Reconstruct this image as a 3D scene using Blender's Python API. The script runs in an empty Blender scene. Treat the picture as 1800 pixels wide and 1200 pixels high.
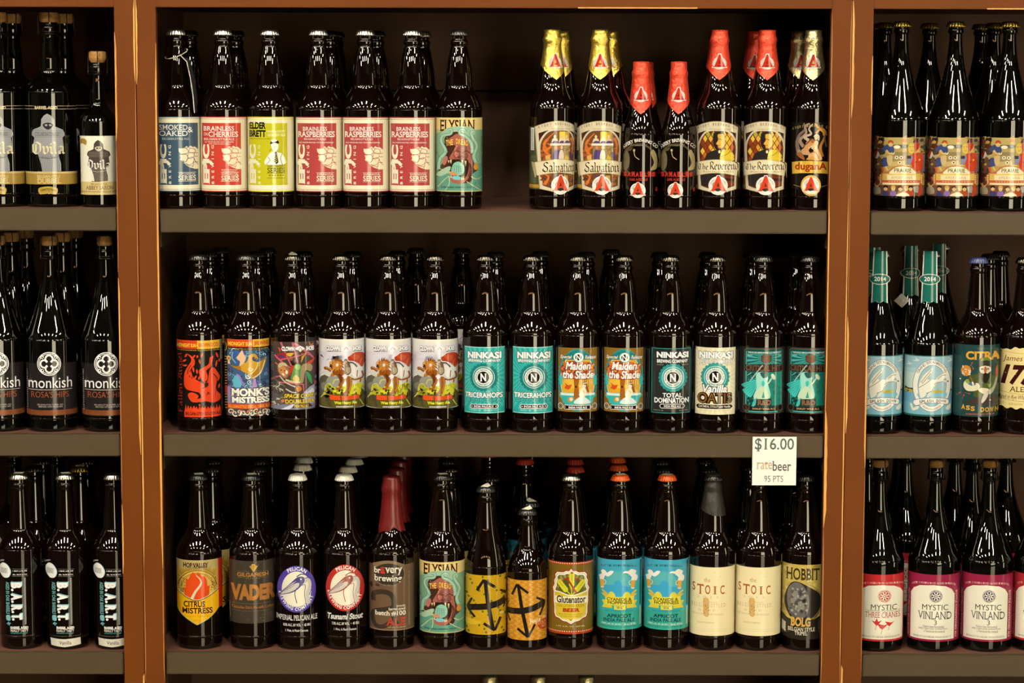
import bpy, bmesh, math, random
from mathutils import Vector, Matrix
from mathutils.geometry import tessellate_polygon
R = math.radians
scene = bpy.context.scene
C = scene.collection
random.seed(7)

# ------------------------------------------------------------------ camera
F = 4150.0                      # focal length in pixels of the 1800 x 1200 frame
EYE, DIST, PITCH, ROLL = 1.60, 3.54, math.atan(459 / 4150), R(0.14)
cam = bpy.data.cameras.new('camera'); cam.sensor_width = 36; cam.lens = F / 1800 * 36
cam.clip_end = 60
cam.dof.use_dof = False
camo = bpy.data.objects.new('camera', cam); C.objects.link(camo)
CROT = Matrix.Rotation(math.pi / 2 - PITCH, 3, 'X') @ Matrix.Rotation(ROLL, 3, 'Z')
CLOC = Vector((0, -DIST, EYE))
camo.matrix_world = Matrix.Translation(CLOC) @ CROT.to_4x4()
scene.camera = camo

# ------------------------------------------------------------------ world, exposure
wd = bpy.data.worlds.new('world'); scene.world = wd; wd.use_nodes = True
wd.node_tree.nodes['Background'].inputs[0].default_value = (0.05, 0.045, 0.04, 1)
wd.node_tree.nodes['Background'].inputs[1].default_value = 0.2
scene.view_settings.view_transform = 'Standard'; scene.view_settings.look = 'None'
scene.view_settings.gamma = 1; scene.view_settings.use_curve_mapping = False
scene.view_settings.exposure = 0.0
LAMP_POWER = 122.0              # emission of the ceiling light diffusers
LAMP_TINT = (1.0, 0.90, 0.70)
TINT = (1.0, 0.925, 0.74)       # tone of that light on white paper

# ------------------------------------------------------------------ helpers
def at(x, y, Y):
    """point on the plane at depth Y seen at a photograph position"""
    d = CROT @ Vector(((x - 900) / F, -(y - 600) / F, -1))
    return CLOC + d * ((Y - CLOC.y) / d.y)
S0 = 0.000868                   # metres per photograph pixel at the front bottles

def lin(h):
    h = h.lstrip('#'); o = []
    for i in (0, 2, 4):
        c = int(h[i:i + 2], 16) / 255
        o.append(c / 12.92 if c <= .04045 else ((c + .055) / 1.055) ** 2.4)
    return o
def ink(h):
    return tuple(min(.92, max(0.004, c / t * .72)) for c, t in zip(lin(h), TINT)) + (1,)

def mat(name, col=None, rough=.5, metal=0, spec=.5, noise=None, coat=0, emit=None, attr=None, bump=None):
    m = bpy.data.materials.new(name); m.use_nodes = True
    nt = m.node_tree; b = nt.nodes['Principled BSDF']
    b.inputs['Roughness'].default_value = rough; b.inputs['Metallic'].default_value = metal
    b.inputs['Specular IOR Level'].default_value = spec
    if coat: b.inputs['Coat Weight'].default_value = coat; b.inputs['Coat Roughness'].default_value = .08
    if col: b.inputs['Base Color'].default_value = tuple(col[:3]) + (1,)
    if attr:
        a = nt.nodes.new('ShaderNodeAttribute'); a.attribute_name = attr
        nt.links.new(a.outputs['Color'], b.inputs['Base Color'])
    if emit:
        b.inputs['Emission Color'].default_value = tuple(emit[0]) + (1,)
        b.inputs['Emission Strength'].default_value = emit[1]
    if noise or bump:
        tc = nt.nodes.new('ShaderNodeTexCoord'); mp = nt.nodes.new('ShaderNodeMapping')
        nt.links.new(tc.outputs['Object'], mp.inputs[0])
    if noise:                   # (scale xyz, second colour, low, high)
        sc, c2, lo, hi = noise
        mp.inputs['Scale'].default_value = sc
        n = nt.nodes.new('ShaderNodeTexNoise'); n.inputs['Scale'].default_value = 1; n.inputs['Detail'].default_value = 6
        r = nt.nodes.new('ShaderNodeValToRGB')
        r.color_ramp.elements[0].position = lo; r.color_ramp.elements[1].position = hi
        r.color_ramp.elements[0].color = tuple(col[:3]) + (1,); r.color_ramp.elements[1].color = tuple(c2[:3]) + (1,)
        nt.links.new(mp.outputs[0], n.inputs[0]); nt.links.new(n.outputs[0], r.inputs[0])
        nt.links.new(r.outputs[0], b.inputs['Base Color'])
    if bump:
        n2 = nt.nodes.new('ShaderNodeTexNoise'); n2.inputs['Scale'].default_value = bump[0]; n2.inputs['Detail'].default_value = 4
        nt.links.new(tc.outputs['Object'], n2.inputs[0])
        bp = nt.nodes.new('ShaderNodeBump'); bp.inputs['Strength'].default_value = bump[1]; bp.inputs['Distance'].default_value = bump[2]
        nt.links.new(n2.outputs[0], bp.inputs['Height']); nt.links.new(bp.outputs[0], b.inputs['Normal'])
    return m

M = {}
M['glass'] = mat('brown_glass', (.0026, .0009, .0004), rough=.015, spec=.58)
M['glass_dark'] = mat('dark_glass', (.0009, .0008, .0005), rough=.015, spec=.58)
M['paper'] = mat('printed_paper', rough=.17, spec=.5, attr='print')
M['foilprint'] = mat('printed_foil', rough=.35, metal=.3, attr='print')
M['panel'] = mat('brown_laminate', ink('#6d360a')[:3], rough=.5, spec=.12, noise=((9, 9, 5), ink('#753c0e')[:3], .3, .7), bump=(420, .12, .0004))
M['panel2'] = mat('brown_laminate_inside', ink('#5c3d25')[:3], rough=.6, spec=.2, noise=((9, 9, 5), ink('#624229')[:3], .3, .7))
M['board'] = mat('grey_brown_laminate', ink('#4f4027')[:3], rough=.5, spec=.22, noise=((14, 14, 40), ink('#55432d')[:3], .3, .7), bump=(500, .1, .0003))
M['boardtop'] = mat('worn_shelf_surface', ink('#6a4434')[:3], rough=.5, spec=.3, noise=((20, 20, 20), ink('#7a503c')[:3], .3, .7))
M['edge'] = mat('bare_wood_edge', ink('#f2a84c')[:3], rough=.55, noise=((60, 60, 8), ink('#d08a38')[:3], .35, .75))
M['edge2'] = mat('worn_brown_edge', ink('#b06c34')[:3], rough=.55)
M['boardedge'] = mat('worn_grey_edge', ink('#8d7d5f')[:3], rough=.5)
M['silver'] = mat('silver_cap', (.62, .60, .55), rough=.28, metal=1)
M['black'] = mat('black_cap', (.010, .010, .010), rough=.22, spec=.6)
M['pewter'] = mat('pewter_cap', (.085, .08, .066), rough=.25, metal=1)
M['gold'] = mat('gold_cap', (.42, .30, .06), rough=.3, metal=1)
M['white'] = mat('white_cap', (.78, .76, .70), rough=.3)
M['orange'] = mat('orange_cap', (.72, .10, .012), rough=.3)
M['redcap'] = mat('red_cap', (.42, .035, .02), rough=.35)
M['blue'] = mat('blue_cap', (.04, .05, .16), rough=.3)
M['cork'] = mat('cork', ink('#c08a42')[:3], rough=.8, noise=((260, 260, 260), ink('#8a5a26')[:3], .35, .8), bump=(300, .4, .001))
M['wire'] = mat('cage_wire', (.045, .035, .028), rough=.35, metal=1)
M['wax'] = mat('red_wax', ink('#6c1512')[:3], rough=.32, bump=(30, .3, .002))
M['foilgold'] = mat('gold_foil', (.62, .47, .09), rough=.3, metal=.9, bump=(190, .8, .002))
M['foilsilver'] = mat('dull_gold_foil', (.46, .42, .22), rough=.3, metal=.9, bump=(160, .9, .002))
M['foilred'] = mat('red_foil', (.66, .055, .025), rough=.36, metal=.45, bump=(190, .8, .002))
M['foilblack'] = mat('black_foil', (.022, .020, .016), rough=.45, metal=.3, bump=(120, .5, .002))
M['card'] = mat('dark_card', (.02, .022, .026), rough=.4)
M['cardedge'] = mat('pale_card', (.6, .55, .44), rough=.6)
M['wall'] = mat('dark_wall', (.035, .026, .018), rough=.8)
M['floor'] = mat('floor_tile', (.035, .025, .017), rough=.16)
M['ceil'] = mat('ceiling_paint', (.06, .05, .04), rough=.9)
M['lampmetal'] = mat('lamp_metal', (.02, .02, .02), rough=.4, metal=1)
M['bulb'] = mat('lit_diffuser', (.8, .8, .8), emit=(LAMP_TINT, LAMP_POWER))
M['pane'] = mat('bright_window', (.5, .5, .5), rough=.2, emit=((1.0, .88, .60), 11.5))

def mk(name, verts, faces, m, parent=None, smooth=True):
    me = bpy.data.meshes.new(name)
    me.from_pydata([tuple(v) for v in verts], [], faces)
    ms = m if isinstance(m, (list, tuple)) else [m]
    for k in ms: me.materials.append(k)
    if smooth: me.polygons.foreach_set('use_smooth', [True] * len(me.polygons))
    me.update()
    return ob(name, me, parent)
def ob(name, me, parent=None):
    o = bpy.data.objects.new(name, me); C.objects.link(o)
    if parent: o.parent = parent
    return o
def thing(name, label, cat, loc=(0, 0, 0), rz=0, group=None):
    o = bpy.data.objects.new(name, None); C.objects.link(o); o.empty_display_size = .02
    o.location = loc; o.rotation_euler = (0, 0, rz); o['label'] = label; o['category'] = cat
    if group: o['group'] = group
    return o
def box_mesh(name, x0, x1, y0, y1, z0, z1, m, bevel=.0008):
    bm = bmesh.new()
    vs = [bm.verts.new((x, y, z)) for x in (x0, x1) for y in (y0, y1) for z in (z0, z1)]
    for f in ((0, 1, 3, 2), (4, 6, 7, 5), (0, 4, 5, 1), (2, 3, 7, 6), (0, 2, 6, 4), (1, 5, 7, 3)):
        bm.faces.new([vs[i] for i in f])
    if bevel: bmesh.ops.bevel(bm, geom=bm.edges[:], offset=bevel, segments=2, affect='EDGES')
    bmesh.ops.recalc_face_normals(bm, faces=bm.faces[:])
    me = bpy.data.meshes.new(name); bm.to_mesh(me); bm.free(); me.materials.append(m)
    return me
def box(name, x0, x1, y0, y1, z0, z1, m, parent=None, bevel=.0008):
    return ob(name, box_mesh(name, x0, x1, y0, y1, z0, z1, m, bevel), parent)

def crom(pts, n=6, closed=False):
    out = []; k = len(pts)
    for i in range(k if closed else k - 1):
        g = lambda j: pts[j % k] if closed else pts[max(0, min(k - 1, j))]
        p0, p1, p2, p3 = g(i - 1), g(i), g(i + 1), g(i + 2)
        for q in range(n):
            t = q / n
            out.append(tuple(.5 * (2 * b + (c - a) * t + (2 * a - 5 * b + 4 * c - d) * t * t + (3 * b - a - 3 * c + d) * t ** 3)
                             for a, b, c, d in zip(p0, p1, p2, p3)))
    if not closed: out.append(tuple(pts[-1]))
    return out
def lathe(prof, seg=48, flute=None):
    """prof: (radius, height); flute(i_angle, ring) -> radius factor"""
    v, f = [], []
    for j, (r, z) in enumerate(prof):
        for i in range(seg):
            a = 2 * math.pi * i / seg; q = r * (flute(a, j) if flute else 1)
            v.append((q * math.sin(a), -q * math.cos(a), z))
    for j in range(len(prof) - 1):
        for i in range(seg):
            i2 = (i + 1) % seg
            f.append((j * seg + i, j * seg + i2, (j + 1) * seg + i2, (j + 1) * seg + i))
    f.append(tuple(range(seg - 1, -1, -1))); f.append(tuple((len(prof) - 1) * seg + i for i in range(seg)))
    return v, f
def tube(pts, r, n=6):
    v, f = [], []
    pts = [Vector(p) for p in pts]
    for i, p in enumerate(pts):
        d = (pts[min(i + 1, len(pts) - 1)] - pts[max(i - 1, 0)]).normalized()
        u = d.orthogonal().normalized(); w = d.cross(u)
        for k in range(n):
            a = 2 * math.pi * k / n; v.append(p + (u * math.cos(a) + w * math.sin(a)) * r)
    for i in range(len(pts) - 1):
        for k in range(n):
            k2 = (k + 1) % n; f.append((i * n + k, i * n + k2, (i + 1) * n + k2, (i + 1) * n + k))
    f.append(tuple(range(n))); f.append(tuple((len(pts) - 1) * n + k for k in range(n - 1, -1, -1)))
    return v, f

# ------------------------------------------------------------------ lettering
_gl, _adv = {}, {}
_fc = bpy.data.curves.new('lettering', 'FONT'); _fo = bpy.data.objects.new('lettering', _fc)
_fc.resolution_u = 3
def _raw(s, off):
    _fc.body = s; _fc.offset = off
    C.objects.link(_fo); dg = bpy.context.evaluated_depsgraph_get(); dg.update()
    me = _fo.evaluated_get(dg).to_mesh()
    v = [(p.co.x, p.co.y) for p in me.vertices]; t = [tuple(p.vertices) for p in me.polygons]
    _fo.to_mesh_clear(); C.objects.unlink(_fo)
    return v, t
def glyph(c, off, serif):
    k = (c, off, serif)
    if k in _gl: return _gl[k]
    v, t = _raw(c, off)
    tris = [[v[i] for i in f] for f in t]
    if serif:
        es = {}
        for f in t:
            for a, b in zip(f, f[1:] + f[:1]): es[tuple(sorted((a, b)))] = es.get(tuple(sorted((a, b))), 0) + 1
        ys = [p[1] for p in v]; y0, y1 = min(ys), max(ys)
        for (a, b), n in es.items():
            (ax, ay), (bx, by) = v[a], v[b]
            if n == 1 and abs(ay - by) < 1e-3 and .03 < abs(ax - bx) < .2:
                lo = min(ax, bx) - .055; hi = max(ax, bx) + .055
                up = ay < (y0 + y1) / 2
                q0, q1 = (ay, ay + .045) if up else (ay - .045, ay)
                tris += [[(lo, q0), (hi, q0), (hi, q1)], [(lo, q0), (hi, q1), (lo, q1)]]
            elif n == 1 and abs(ay - by) < 1e-3 and abs(ax - bx) >= .2 and min(abs(ay - y0), abs(ay - y1)) < .02 and c in 'BDEFLPRZ':
                lo = min(ax, bx); q0, q1 = (ay, ay + .045) if ay < .3 else (ay - .045, ay)
                tris += [[(lo - .055, q0), (lo, q0), (lo, q1)], [(lo - .055, q0), (lo, q1), (lo - .055, q1)]]
            elif n == 1 and abs(ax - bx) < 1e-3 and .05 < abs(ay - by) < .14 and c in 'EFLTZ':
                m_ = (ay + by) / 2; e = -.09 if m_ > (y0 + y1) * .66 else (.09 if m_ < (y0 + y1) * .33 else 0); w_ = -.05 if ax > .25 or c in 'EFL' else .05
                a_ = min(ay, by) if e < 0 else max(ay, by)
                if e: tris += [[(ax, a_), (ax, a_ + e), (ax + w_, a_)]]
    if c not in _adv:
        w = lambda s: (lambda q: max(p[0] for p in q) - min(p[0] for p in q))(_raw(s, 0)[0])
        _adv[c] = w('|' + c + '|') - w('||')
    _gl[k] = tris
    return tris
def advance(c):
    if c == ' ': return .28
    glyph(c, 0, 0); return _adv[c]

_m = lambda x: [(x, 3.7), (x + .5, 3.2), (x + .5, .8), (x + 1, .3)]
BLK = {'i': ([_m(0), [(.3, 5.1), (.7, 4.7)]], 1.5), 'l': ([[(0, 5.9), (.5, 5.4), (.5, .8), (1, .3)]], 1.5),
 'n': ([_m(0), [(.6, 3.2), (1.6, 3.9), (2.1, 3.4), (2.1, .8), (2.6, .3)]], 3.0),
 'u': ([_m(0), [(.8, .4), (2.1, 1.2)], _m(1.6)], 3.0),
 'a': ([[(.2, 3.5), (1, 3.9), (1.8, 3.3), (1.8, .8), (2.3, .3)], [(1.8, 2.2), (.5, 1.7), (.4, .8), (.9, .3), (1.8, .9)]], 2.7),
 'o': ([[(1, 3.9), (.3, 3.2), (.3, .9), (1, .2)], [(1, 3.9), (1.9, 3.2), (1.9, .9), (1, .2)]], 2.6),
 'v': ([[(0, 3.8), (.5, 3.3), (.5, .9), (1.1, .2), (2, 1.1), (2, 3.0), (1.5, 3.9)]], 2.6),
 't': ([[(.5, 5.2), (.5, .8), (1, .3), (1.4, .6)], [(-.1, 3.8), (1.3, 3.8)]], 1.9),
 'e': ([[(1, 3.9), (.3, 3.2), (.3, .9), (.9, .2), (1.7, .7)], [(1, 3.9), (1.7, 3.2), (1.5, 2.5), (.3, 2)]], 2.3),
 'r': ([_m(0), [(.6, 3.2), (1.4, 3.9), (1.8, 3.5)]], 2.2),
 'd': ([[(1, 3.9), (.3, 3.2), (.3, .9), (1, .2)], [(.1, 5.6), (1.2, 5), (1.9, 3.6), (1.9, .9), (1, .2)]], 2.6),
 'h': ([[(0, 5.9), (.5, 5.4), (.5, .3)], [(.6, 3.2), (1.5, 3.9), (2, 3.4), (2, .9), (1.3, -.4)]], 2.7),
 'g': ([[(1, 3.9), (.3, 3.2), (.3, .9), (1, .3)], [(1, 3.9), (1.9, 3.3), (1.9, -.8), (1, -1.6), (.2, -1)]], 2.6),
 'S': ([[(2.9, 5.2), (2, 5.9), (.8, 5.4), (.6, 4.2), (2.6, 2.5), (2.6, 1), (1.5, .2), (.2, 1)], [(.2, .9), (.1, 2)]], 3.4),
 'T': ([[(.1, 5.2), (1, 5.8), (2, 5.3), (3, 5.9)], [(1, 4.8), (.4, 3.5), (.5, 1.2), (1.5, .2), (2.8, 1)], [(1.8, 5.2), (1.8, 1)]], 3.4),
 'R': ([[(.7, 5.7), (.7, .3)], [(.1, 5), (1.2, 5.9), (2.5, 5.3), (2.5, 3.9), (1.2, 3.2)], [(1.3, 3.1), (2.3, 1.2), (3.2, .2)]], 3.5),
 'O': ([[(1.8, 5.9), (.5, 4.8), (.5, 1.4), (1.7, .1)], [(1.8, 5.9), (3.1, 4.8), (3.1, 1.4), (1.7, .1)], [(1.5, 4.8), (1.5, 1.2)]], 3.9),
 'F': ([[(.8, 5.5), (.8, .3)], [(.2, 5.2), (1.2, 5.9), (2.8, 5.4)], [(.9, 3.2), (2.2, 3.4)]], 3.1),
 'A': ([[(.1, 4.9), (1.2, 5.9), (2.3, 5.2), (2.3, .8), (2.9, .3)], [(1.3, 5.3), (.5, 1.2), (0, .2)], [(.6, 2.6), (2.3, 2.6)]], 3.3)}
def black_letter(s, nib=.62):
    tris, x = [], 0
    nx = ny = nib * .7071
    for c in s:
        if c == ' ': x += 1.6; continue
        st, w = BLK[c]
        for pl in st:
            for (ax, ay), (bx, by) in zip(pl, pl[1:]):
                dx, dy = bx - ax, by - ay; L = math.hypot(dx, dy) or 1
                tx, ty = -dy / L * .09, dx / L * .09
                for ox, oy in ((nx / 2, ny / 2), (tx, ty)):
                    a1, a2 = (x + ax - ox, ay - oy), (x + ax + ox, ay + oy)
                    b1, b2 = (x + bx - ox, by - oy), (x + bx + ox, by + oy)
                    tris += [[a1, b1, b2], [a1, b2, a2]]
        x += w
    return tris

# ------------------------------------------------------------------ flat print wrapped round a bottle
COLS = 6.0                       # degrees per facet of a label
class Print:
    """Collects flat shapes given in photograph pixels and wraps them round a bottle of radius r."""
    def __init__(s, ax, by, r, crop=(0, 0, 1), vr=1.0, flat=False, rfun=None):
        by = {367.5: 369.4, 760: 762, 1140.5: 1144, 1141.5: 1142.8, 757: 760.2, 365: 365.1, 362.5: 365.1, 370.5: 372.6, 764: 764.5, 1146.5: 1147.1}.get(by, by)
        if not flat: vr = 1.016 if by < 400 else (.995 if by < 800 else .975)      # height on the bottle per photograph pixel, by shelf
        s.ax, s.by, s.r, s.crop, s.vr, s.flat, s.rfun = ax, by, r, crop, vr, flat, rfun
        s.polys = []; s.layer = 0
    def X(s, x):
        u = x / s.crop[2] + s.crop[0] - s.ax
        if s.flat: return u
        return s.r * math.asin(max(-.992, min(.992, u / s.r)))
    def Y(s, y): return (s.by - (y / s.crop[2] + s.crop[1])) / s.vr
    def pt(s, p): return (s.X(p[0]), s.Y(p[1]))
    def add(s, polys, col, m=0):
        c = ink(col) if isinstance(col, str) else col
        s.layer += 1
        for p in polys: s.polys.append((p, c, s.layer, m))
    # --- shapes
    def B(s, y0, y1, col, a0=-115, a1=115, m=0):
        k = s.r * math.pi / 180
        a, b = s.Y(y1), s.Y(y0)
        s.add([[(a0 * k, a), (a1 * k, a), (a1 * k, b), (a0 * k, b)]], col, m)
    def R(s, x0, y0, x1, y1, col, m=0):
        s.add([[s.pt((x0, y1)), s.pt((x1, y1)), s.pt((x1, y0)), s.pt((x0, y0))]], col, m)
    def P(s, pts, col, sm=0, m=0):
        if sm: pts = crom(pts, sm, True)
        q = [s.pt(p) for p in pts]
        v = [Vector((a, b, 0)) for a, b in q]
        out = []
        for t in tessellate_polygon([v]):
            p = [q[i] for i in t]
            if (p[1][0] - p[0][0]) * (p[2][1] - p[0][1]) - (p[1][1] - p[0][1]) * (p[2][0] - p[0][0]) < 0: p.reverse()
            out.append(p)
        s.add(out, col, m)
    def W(s, pts, w, col, sm=0, m=0, closed=False, w2=None):
        if sm: pts = crom(pts, sm, closed)
        if closed: pts = list(pts) + [pts[0]]
        n = len(pts); L, Rr = [], []
        for i, p in enumerate(pts):
            a = pts[i - 1] if i else (pts[-2] if closed else p); b = pts[i + 1] if i < n - 1 else (pts[1] if closed else p)
            dx, dy = b[0] - a[0], b[1] - a[1]; d = math.hypot(dx, dy) or 1
            ww = (w if w2 is None else w + (w2 - w) * i / max(1, n - 1)) / 2
            L.append(s.pt((p[0] - dy / d * ww, p[1] + dx / d * ww))); Rr.append(s.pt((p[0] + dy / d * ww, p[1] - dx / d * ww)))
        s.add([[L[i], L[i + 1], Rr[i + 1], Rr[i]] for i in range(n - 1)], col, m)
    def E(s, cx, cy, rx, ry, col, m=0, n=28, rot=0):
        c, d = math.cos(R(rot)), math.sin(R(rot)); q = []
        for i in range(n):
            a = -2 * math.pi * i / n; u, w = rx * math.cos(a), ry * math.sin(a)
            q.append(s.pt((cx + u * c - w * d, cy + u * d + w * c)))
        s.add([q], col, m)
    def O(s, cx, cy, rx, ry, w, col, m=0, n=40, a0=0, a1=360):
        pts = [(cx + rx * math.cos(R(a0 + (a1 - a0) * i / n)), cy - ry * math.sin(R(a0 + (a1 - a0) * i / n))) for i in range(n + 1)]
        s.W(pts, w, col, m=m)
    def M(s, blobs, col, m=0, n=9):
        """many small ellipses (x, y, rx, ry, rot) in one ink"""
        out = []
        for cx, cy, rx, ry, rot in blobs:
            c, d = math.cos(R(rot)), math.sin(R(rot)); q = []
            for i in range(n):
                a = -2 * math.pi * i / n; u, w = rx * math.cos(a), ry * math.sin(a)
                q.append(s.pt((cx + u * c - w * d, cy + u * d + w * c)))
            out.append(q)
        s.add(out, col, m)
    def rays(s, cx, cy, r0, r1, n, w, col, a0=0, a1=360, box=None, m=0):
        out = []
        for i in range(n):
            a = R(a0 + (a1 - a0) * (i + .5) / n); h = R((a1 - a0) / n * w / 2)
            q = [(cx + r0 * math.cos(a - h), cy - r0 * math.sin(a - h)), (cx + r1 * math.cos(a - h), cy - r1 * math.sin(a - h)),
                 (cx + r1 * math.cos(a + h), cy - r1 * math.sin(a + h)), (cx + r0 * math.cos(a + h), cy - r0 * math.sin(a + h))]
            if box: q = [(max(box[0], min(box[2], x)), max(box[1], min(box[3], y))) for x, y in q]
            out.append([s.pt(p) for p in q])
        s.add(out, col, m)
    # --- text
    def _lay(s, txt, bold, serif, shear, gap):
        tris, x = [], 0
        for c in txt:
            if c != ' ':
                for t in glyph(c, bold, serif): tris.append([(a + x + b * shear, b) for a, b in t])
            x += advance(c) + gap
        return tris
    def T(s, txt, x0, y0, x1, y1, col, bold=.0, serif=0, shear=0, gap=0, out=None, rot=0, blk=0, m=0, sh=None):
        base = black_letter(txt, blk) if blk else s._lay(txt, bold, serif, shear, gap)
        xs = [p[0] for t in base for p in t]; ys = [p[1] for t in base for p in t]
        bx0, bx1, by0, by1 = min(xs), max(xs), min(ys), max(ys)
        def put(tris, col, dx=0, dy=0):
            res = []
            for t in tris:
                q = []
                for a, b in t:
                    u, v = (a - bx0) / (bx1 - bx0), (b - by0) / (by1 - by0)
                    if rot == 90: px, py = x0 + (1 - v) * (x1 - x0), y1 - u * (y1 - y0)
                    elif rot == -90: px, py = x0 + v * (x1 - x0), y0 + u * (y1 - y0)
                    else: px, py = x0 + u * (x1 - x0), y1 - v * (y1 - y0)
                    q.append(s.pt((px + dx, py + dy)))
                res.append(q)
            s.add(res, col, m)
        if sh: put(base, sh[0], sh[1], sh[2])
        if out: put(black_letter(txt, blk + .5) if blk else s._lay(txt, bold + out[1], serif, shear, gap), out[0])
        put(base, col)
    def A(s, txt, cx, cy, rx, ry, a0, a1, h, col, bold=.0, serif=0, inside=False, wid=1.0, m=0):
        """text round an ellipse from angle a0 to a1 (degrees, counter-clockwise from the right)"""
        tot = sum(advance(c) for c in txt); x = 0; res = []
        k = h / .7
        for c in txt:
            w = advance(c); a = R(a0 + (a1 - a0) * (x + w / 2) / tot); x += w
            if c == ' ': continue
            ox, oy = cx + rx * math.cos(a), cy - ry * math.sin(a)
            nx, ny = math.cos(a) / rx, -math.sin(a) / ry; d = math.hypot(nx, ny); nx, ny = nx / d, ny / d
            if inside: nx, ny = -nx, -ny
            tx, ty = -ny, nx            # reading direction
            for t in glyph(c, bold, serif):
                res.append([s.pt((ox + tx * (p[0] - w / 2) * k * wid + nx * p[1] * k, oy + ty * (p[0] - w / 2) * k * wid + ny * p[1] * k)) for p in t])
        s.add(res, col, m)
    # --- mesh
    def mesh(s, name, off0=.00008):
        step = s.r * R(COLS); V, Fc, Cl, Mi = [], [], [], []
        for p, c, ly, m in s.polys:
            area = sum(p[i][0] * p[(i + 1) % len(p)][1] - p[(i + 1) % len(p)][0] * p[i][1] for i in range(len(p)))
            if abs(area) < 1e-9: continue
            if area < 0: p = p[::-1]
            xs = [q[0] for q in p]; parts = []
            k0, k1 = math.floor(min(xs) / step + 1e-6), math.ceil(max(xs) / step - 1e-6)
            if s.flat or k1 - k0 <= 1: parts = [p]
            else:
                for k in range(k0, k1):
                    q = p
                    for lim, sg in ((k * step, 1), ((k + 1) * step, -1)):
                        o = []
                        for i in range(len(q)):
                            a, b = q[i], q[(i + 1) % len(q)]
                            da, db = (a[0] - lim) * sg, (b[0] - lim) * sg
                            if da >= 0: o.append(a)
                            if (da > 0 > db) or (da < 0 < db):
                                t = da / (da - db); o.append((lim, a[1] + (b[1] - a[1]) * t))
                        q = o
                        if len(q) < 3: break
                    if len(q) >= 3: parts.append(q)
            for q in parts:
                i0 = len(V); mx = sum(a for a, _ in q) / len(q); k = math.floor(mx / step)
                for a, b in q:
                    e = off0 + ly * 3.2e-6
                    if s.flat: V.append((a * S0, -e, b * S0)); continue
                    # position along the chord of facet k
                    rr = (s.rfun(b) if s.rfun else s.r + .1) * S0 + e
                    t = a / step - k; A0, A1 = R(COLS * k), R(COLS * (k + 1))
                    V.append((rr * (math.sin(A0) * (1 - t) + math.sin(A1) * t), -rr * (math.cos(A0) * (1 - t) + math.cos(A1) * t), b * S0))
                Fc.append(tuple(range(i0, len(V)))); Cl.append(c); Mi.append(m)
        me = bpy.data.meshes.new(name); me.from_pydata(V, [], Fc)
        me.materials.append(M['paper']); me.materials.append(M['foilprint'])
        at_ = me.color_attributes.new('print', 'FLOAT_COLOR', 'CORNER'); buf = []
        for f, c in zip(Fc, Cl): buf += list(c) * len(f)
        at_.data.foreach_set('color', buf)
        me.polygons.foreach_set('material_index', Mi)
        if not s.flat:
            me.polygons.foreach_set('use_smooth', [True] * len(Fc))
            me.normals_split_custom_set_from_vertices([(lambda l: (x / l, y / l, 0))(math.hypot(x, y) or 1) for x, y, z in V])
        me.update()
        return me

# ================================================================== label artwork (flat print)
D = {}                                   # design name -> (mesh, bottle kind)
def scat(n, x0, y0, x1, y1, r0, r1, seed=1, asp=1.0):
    g = random.Random(seed); o = []
    for _ in range(n):
        r = g.uniform(r0, r1); o.append((g.uniform(x0, x1), g.uniform(y0, y1), r, r * asp, g.uniform(0, 180)))
    return o
def swirl(d, cx, cy, r, w, col, turns=1.4, a0=0, sg=1):
    d.W([(cx + r * (1 - t / 16) * math.cos(R(a0) + sg * turns * 6.283 * t / 16), cy + r * (1 - t / 16) * math.sin(R(a0) + sg * turns * 6.283 * t / 16)) for t in range(15)], w, col, sm=2, w2=w * .5)
def hop(d, x0, y0, x1, y1, col, dark):
    f = lambda L: [(x0 + (x - 225) / 207 * (x1 - x0), y0 + (y - 345) / 245 * (y1 - y0)) for x, y in L]
    d.P(f([(225, 370), (290, 366), (310, 348), (330, 362), (350, 345), (375, 360), (395, 355), (432, 385), (432, 590), (395, 590), (340, 572), (300, 547), (272, 525), (290, 522), (258, 502), (240, 490), (248, 470), (238, 445), (250, 432), (230, 405)]), col)
    for L in ([(228, 372), (300, 370), (332, 408), (305, 430), (248, 432)], [(300, 370), (330, 362), (352, 372)], [(332, 408), (350, 372), (400, 388), (396, 420), (345, 416), (332, 408)], [(246, 440), (302, 434), (322, 470), (300, 518), (258, 492)], [(322, 468), (330, 424), (380, 424), (390, 455), (352, 482), (322, 468)], [(390, 424), (430, 422)], [(392, 458), (430, 458)], [(300, 518), (330, 475), (386, 470), (376, 530), (332, 546), (300, 530)], [(386, 470), (402, 512), (430, 520)], [(376, 530), (400, 515), (432, 545)], [(370, 575), (384, 535)], [(275, 527), (320, 550), (370, 562)]):
        d.W(f(L), (x1 - x0) * .026, dark, 2)

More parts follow.
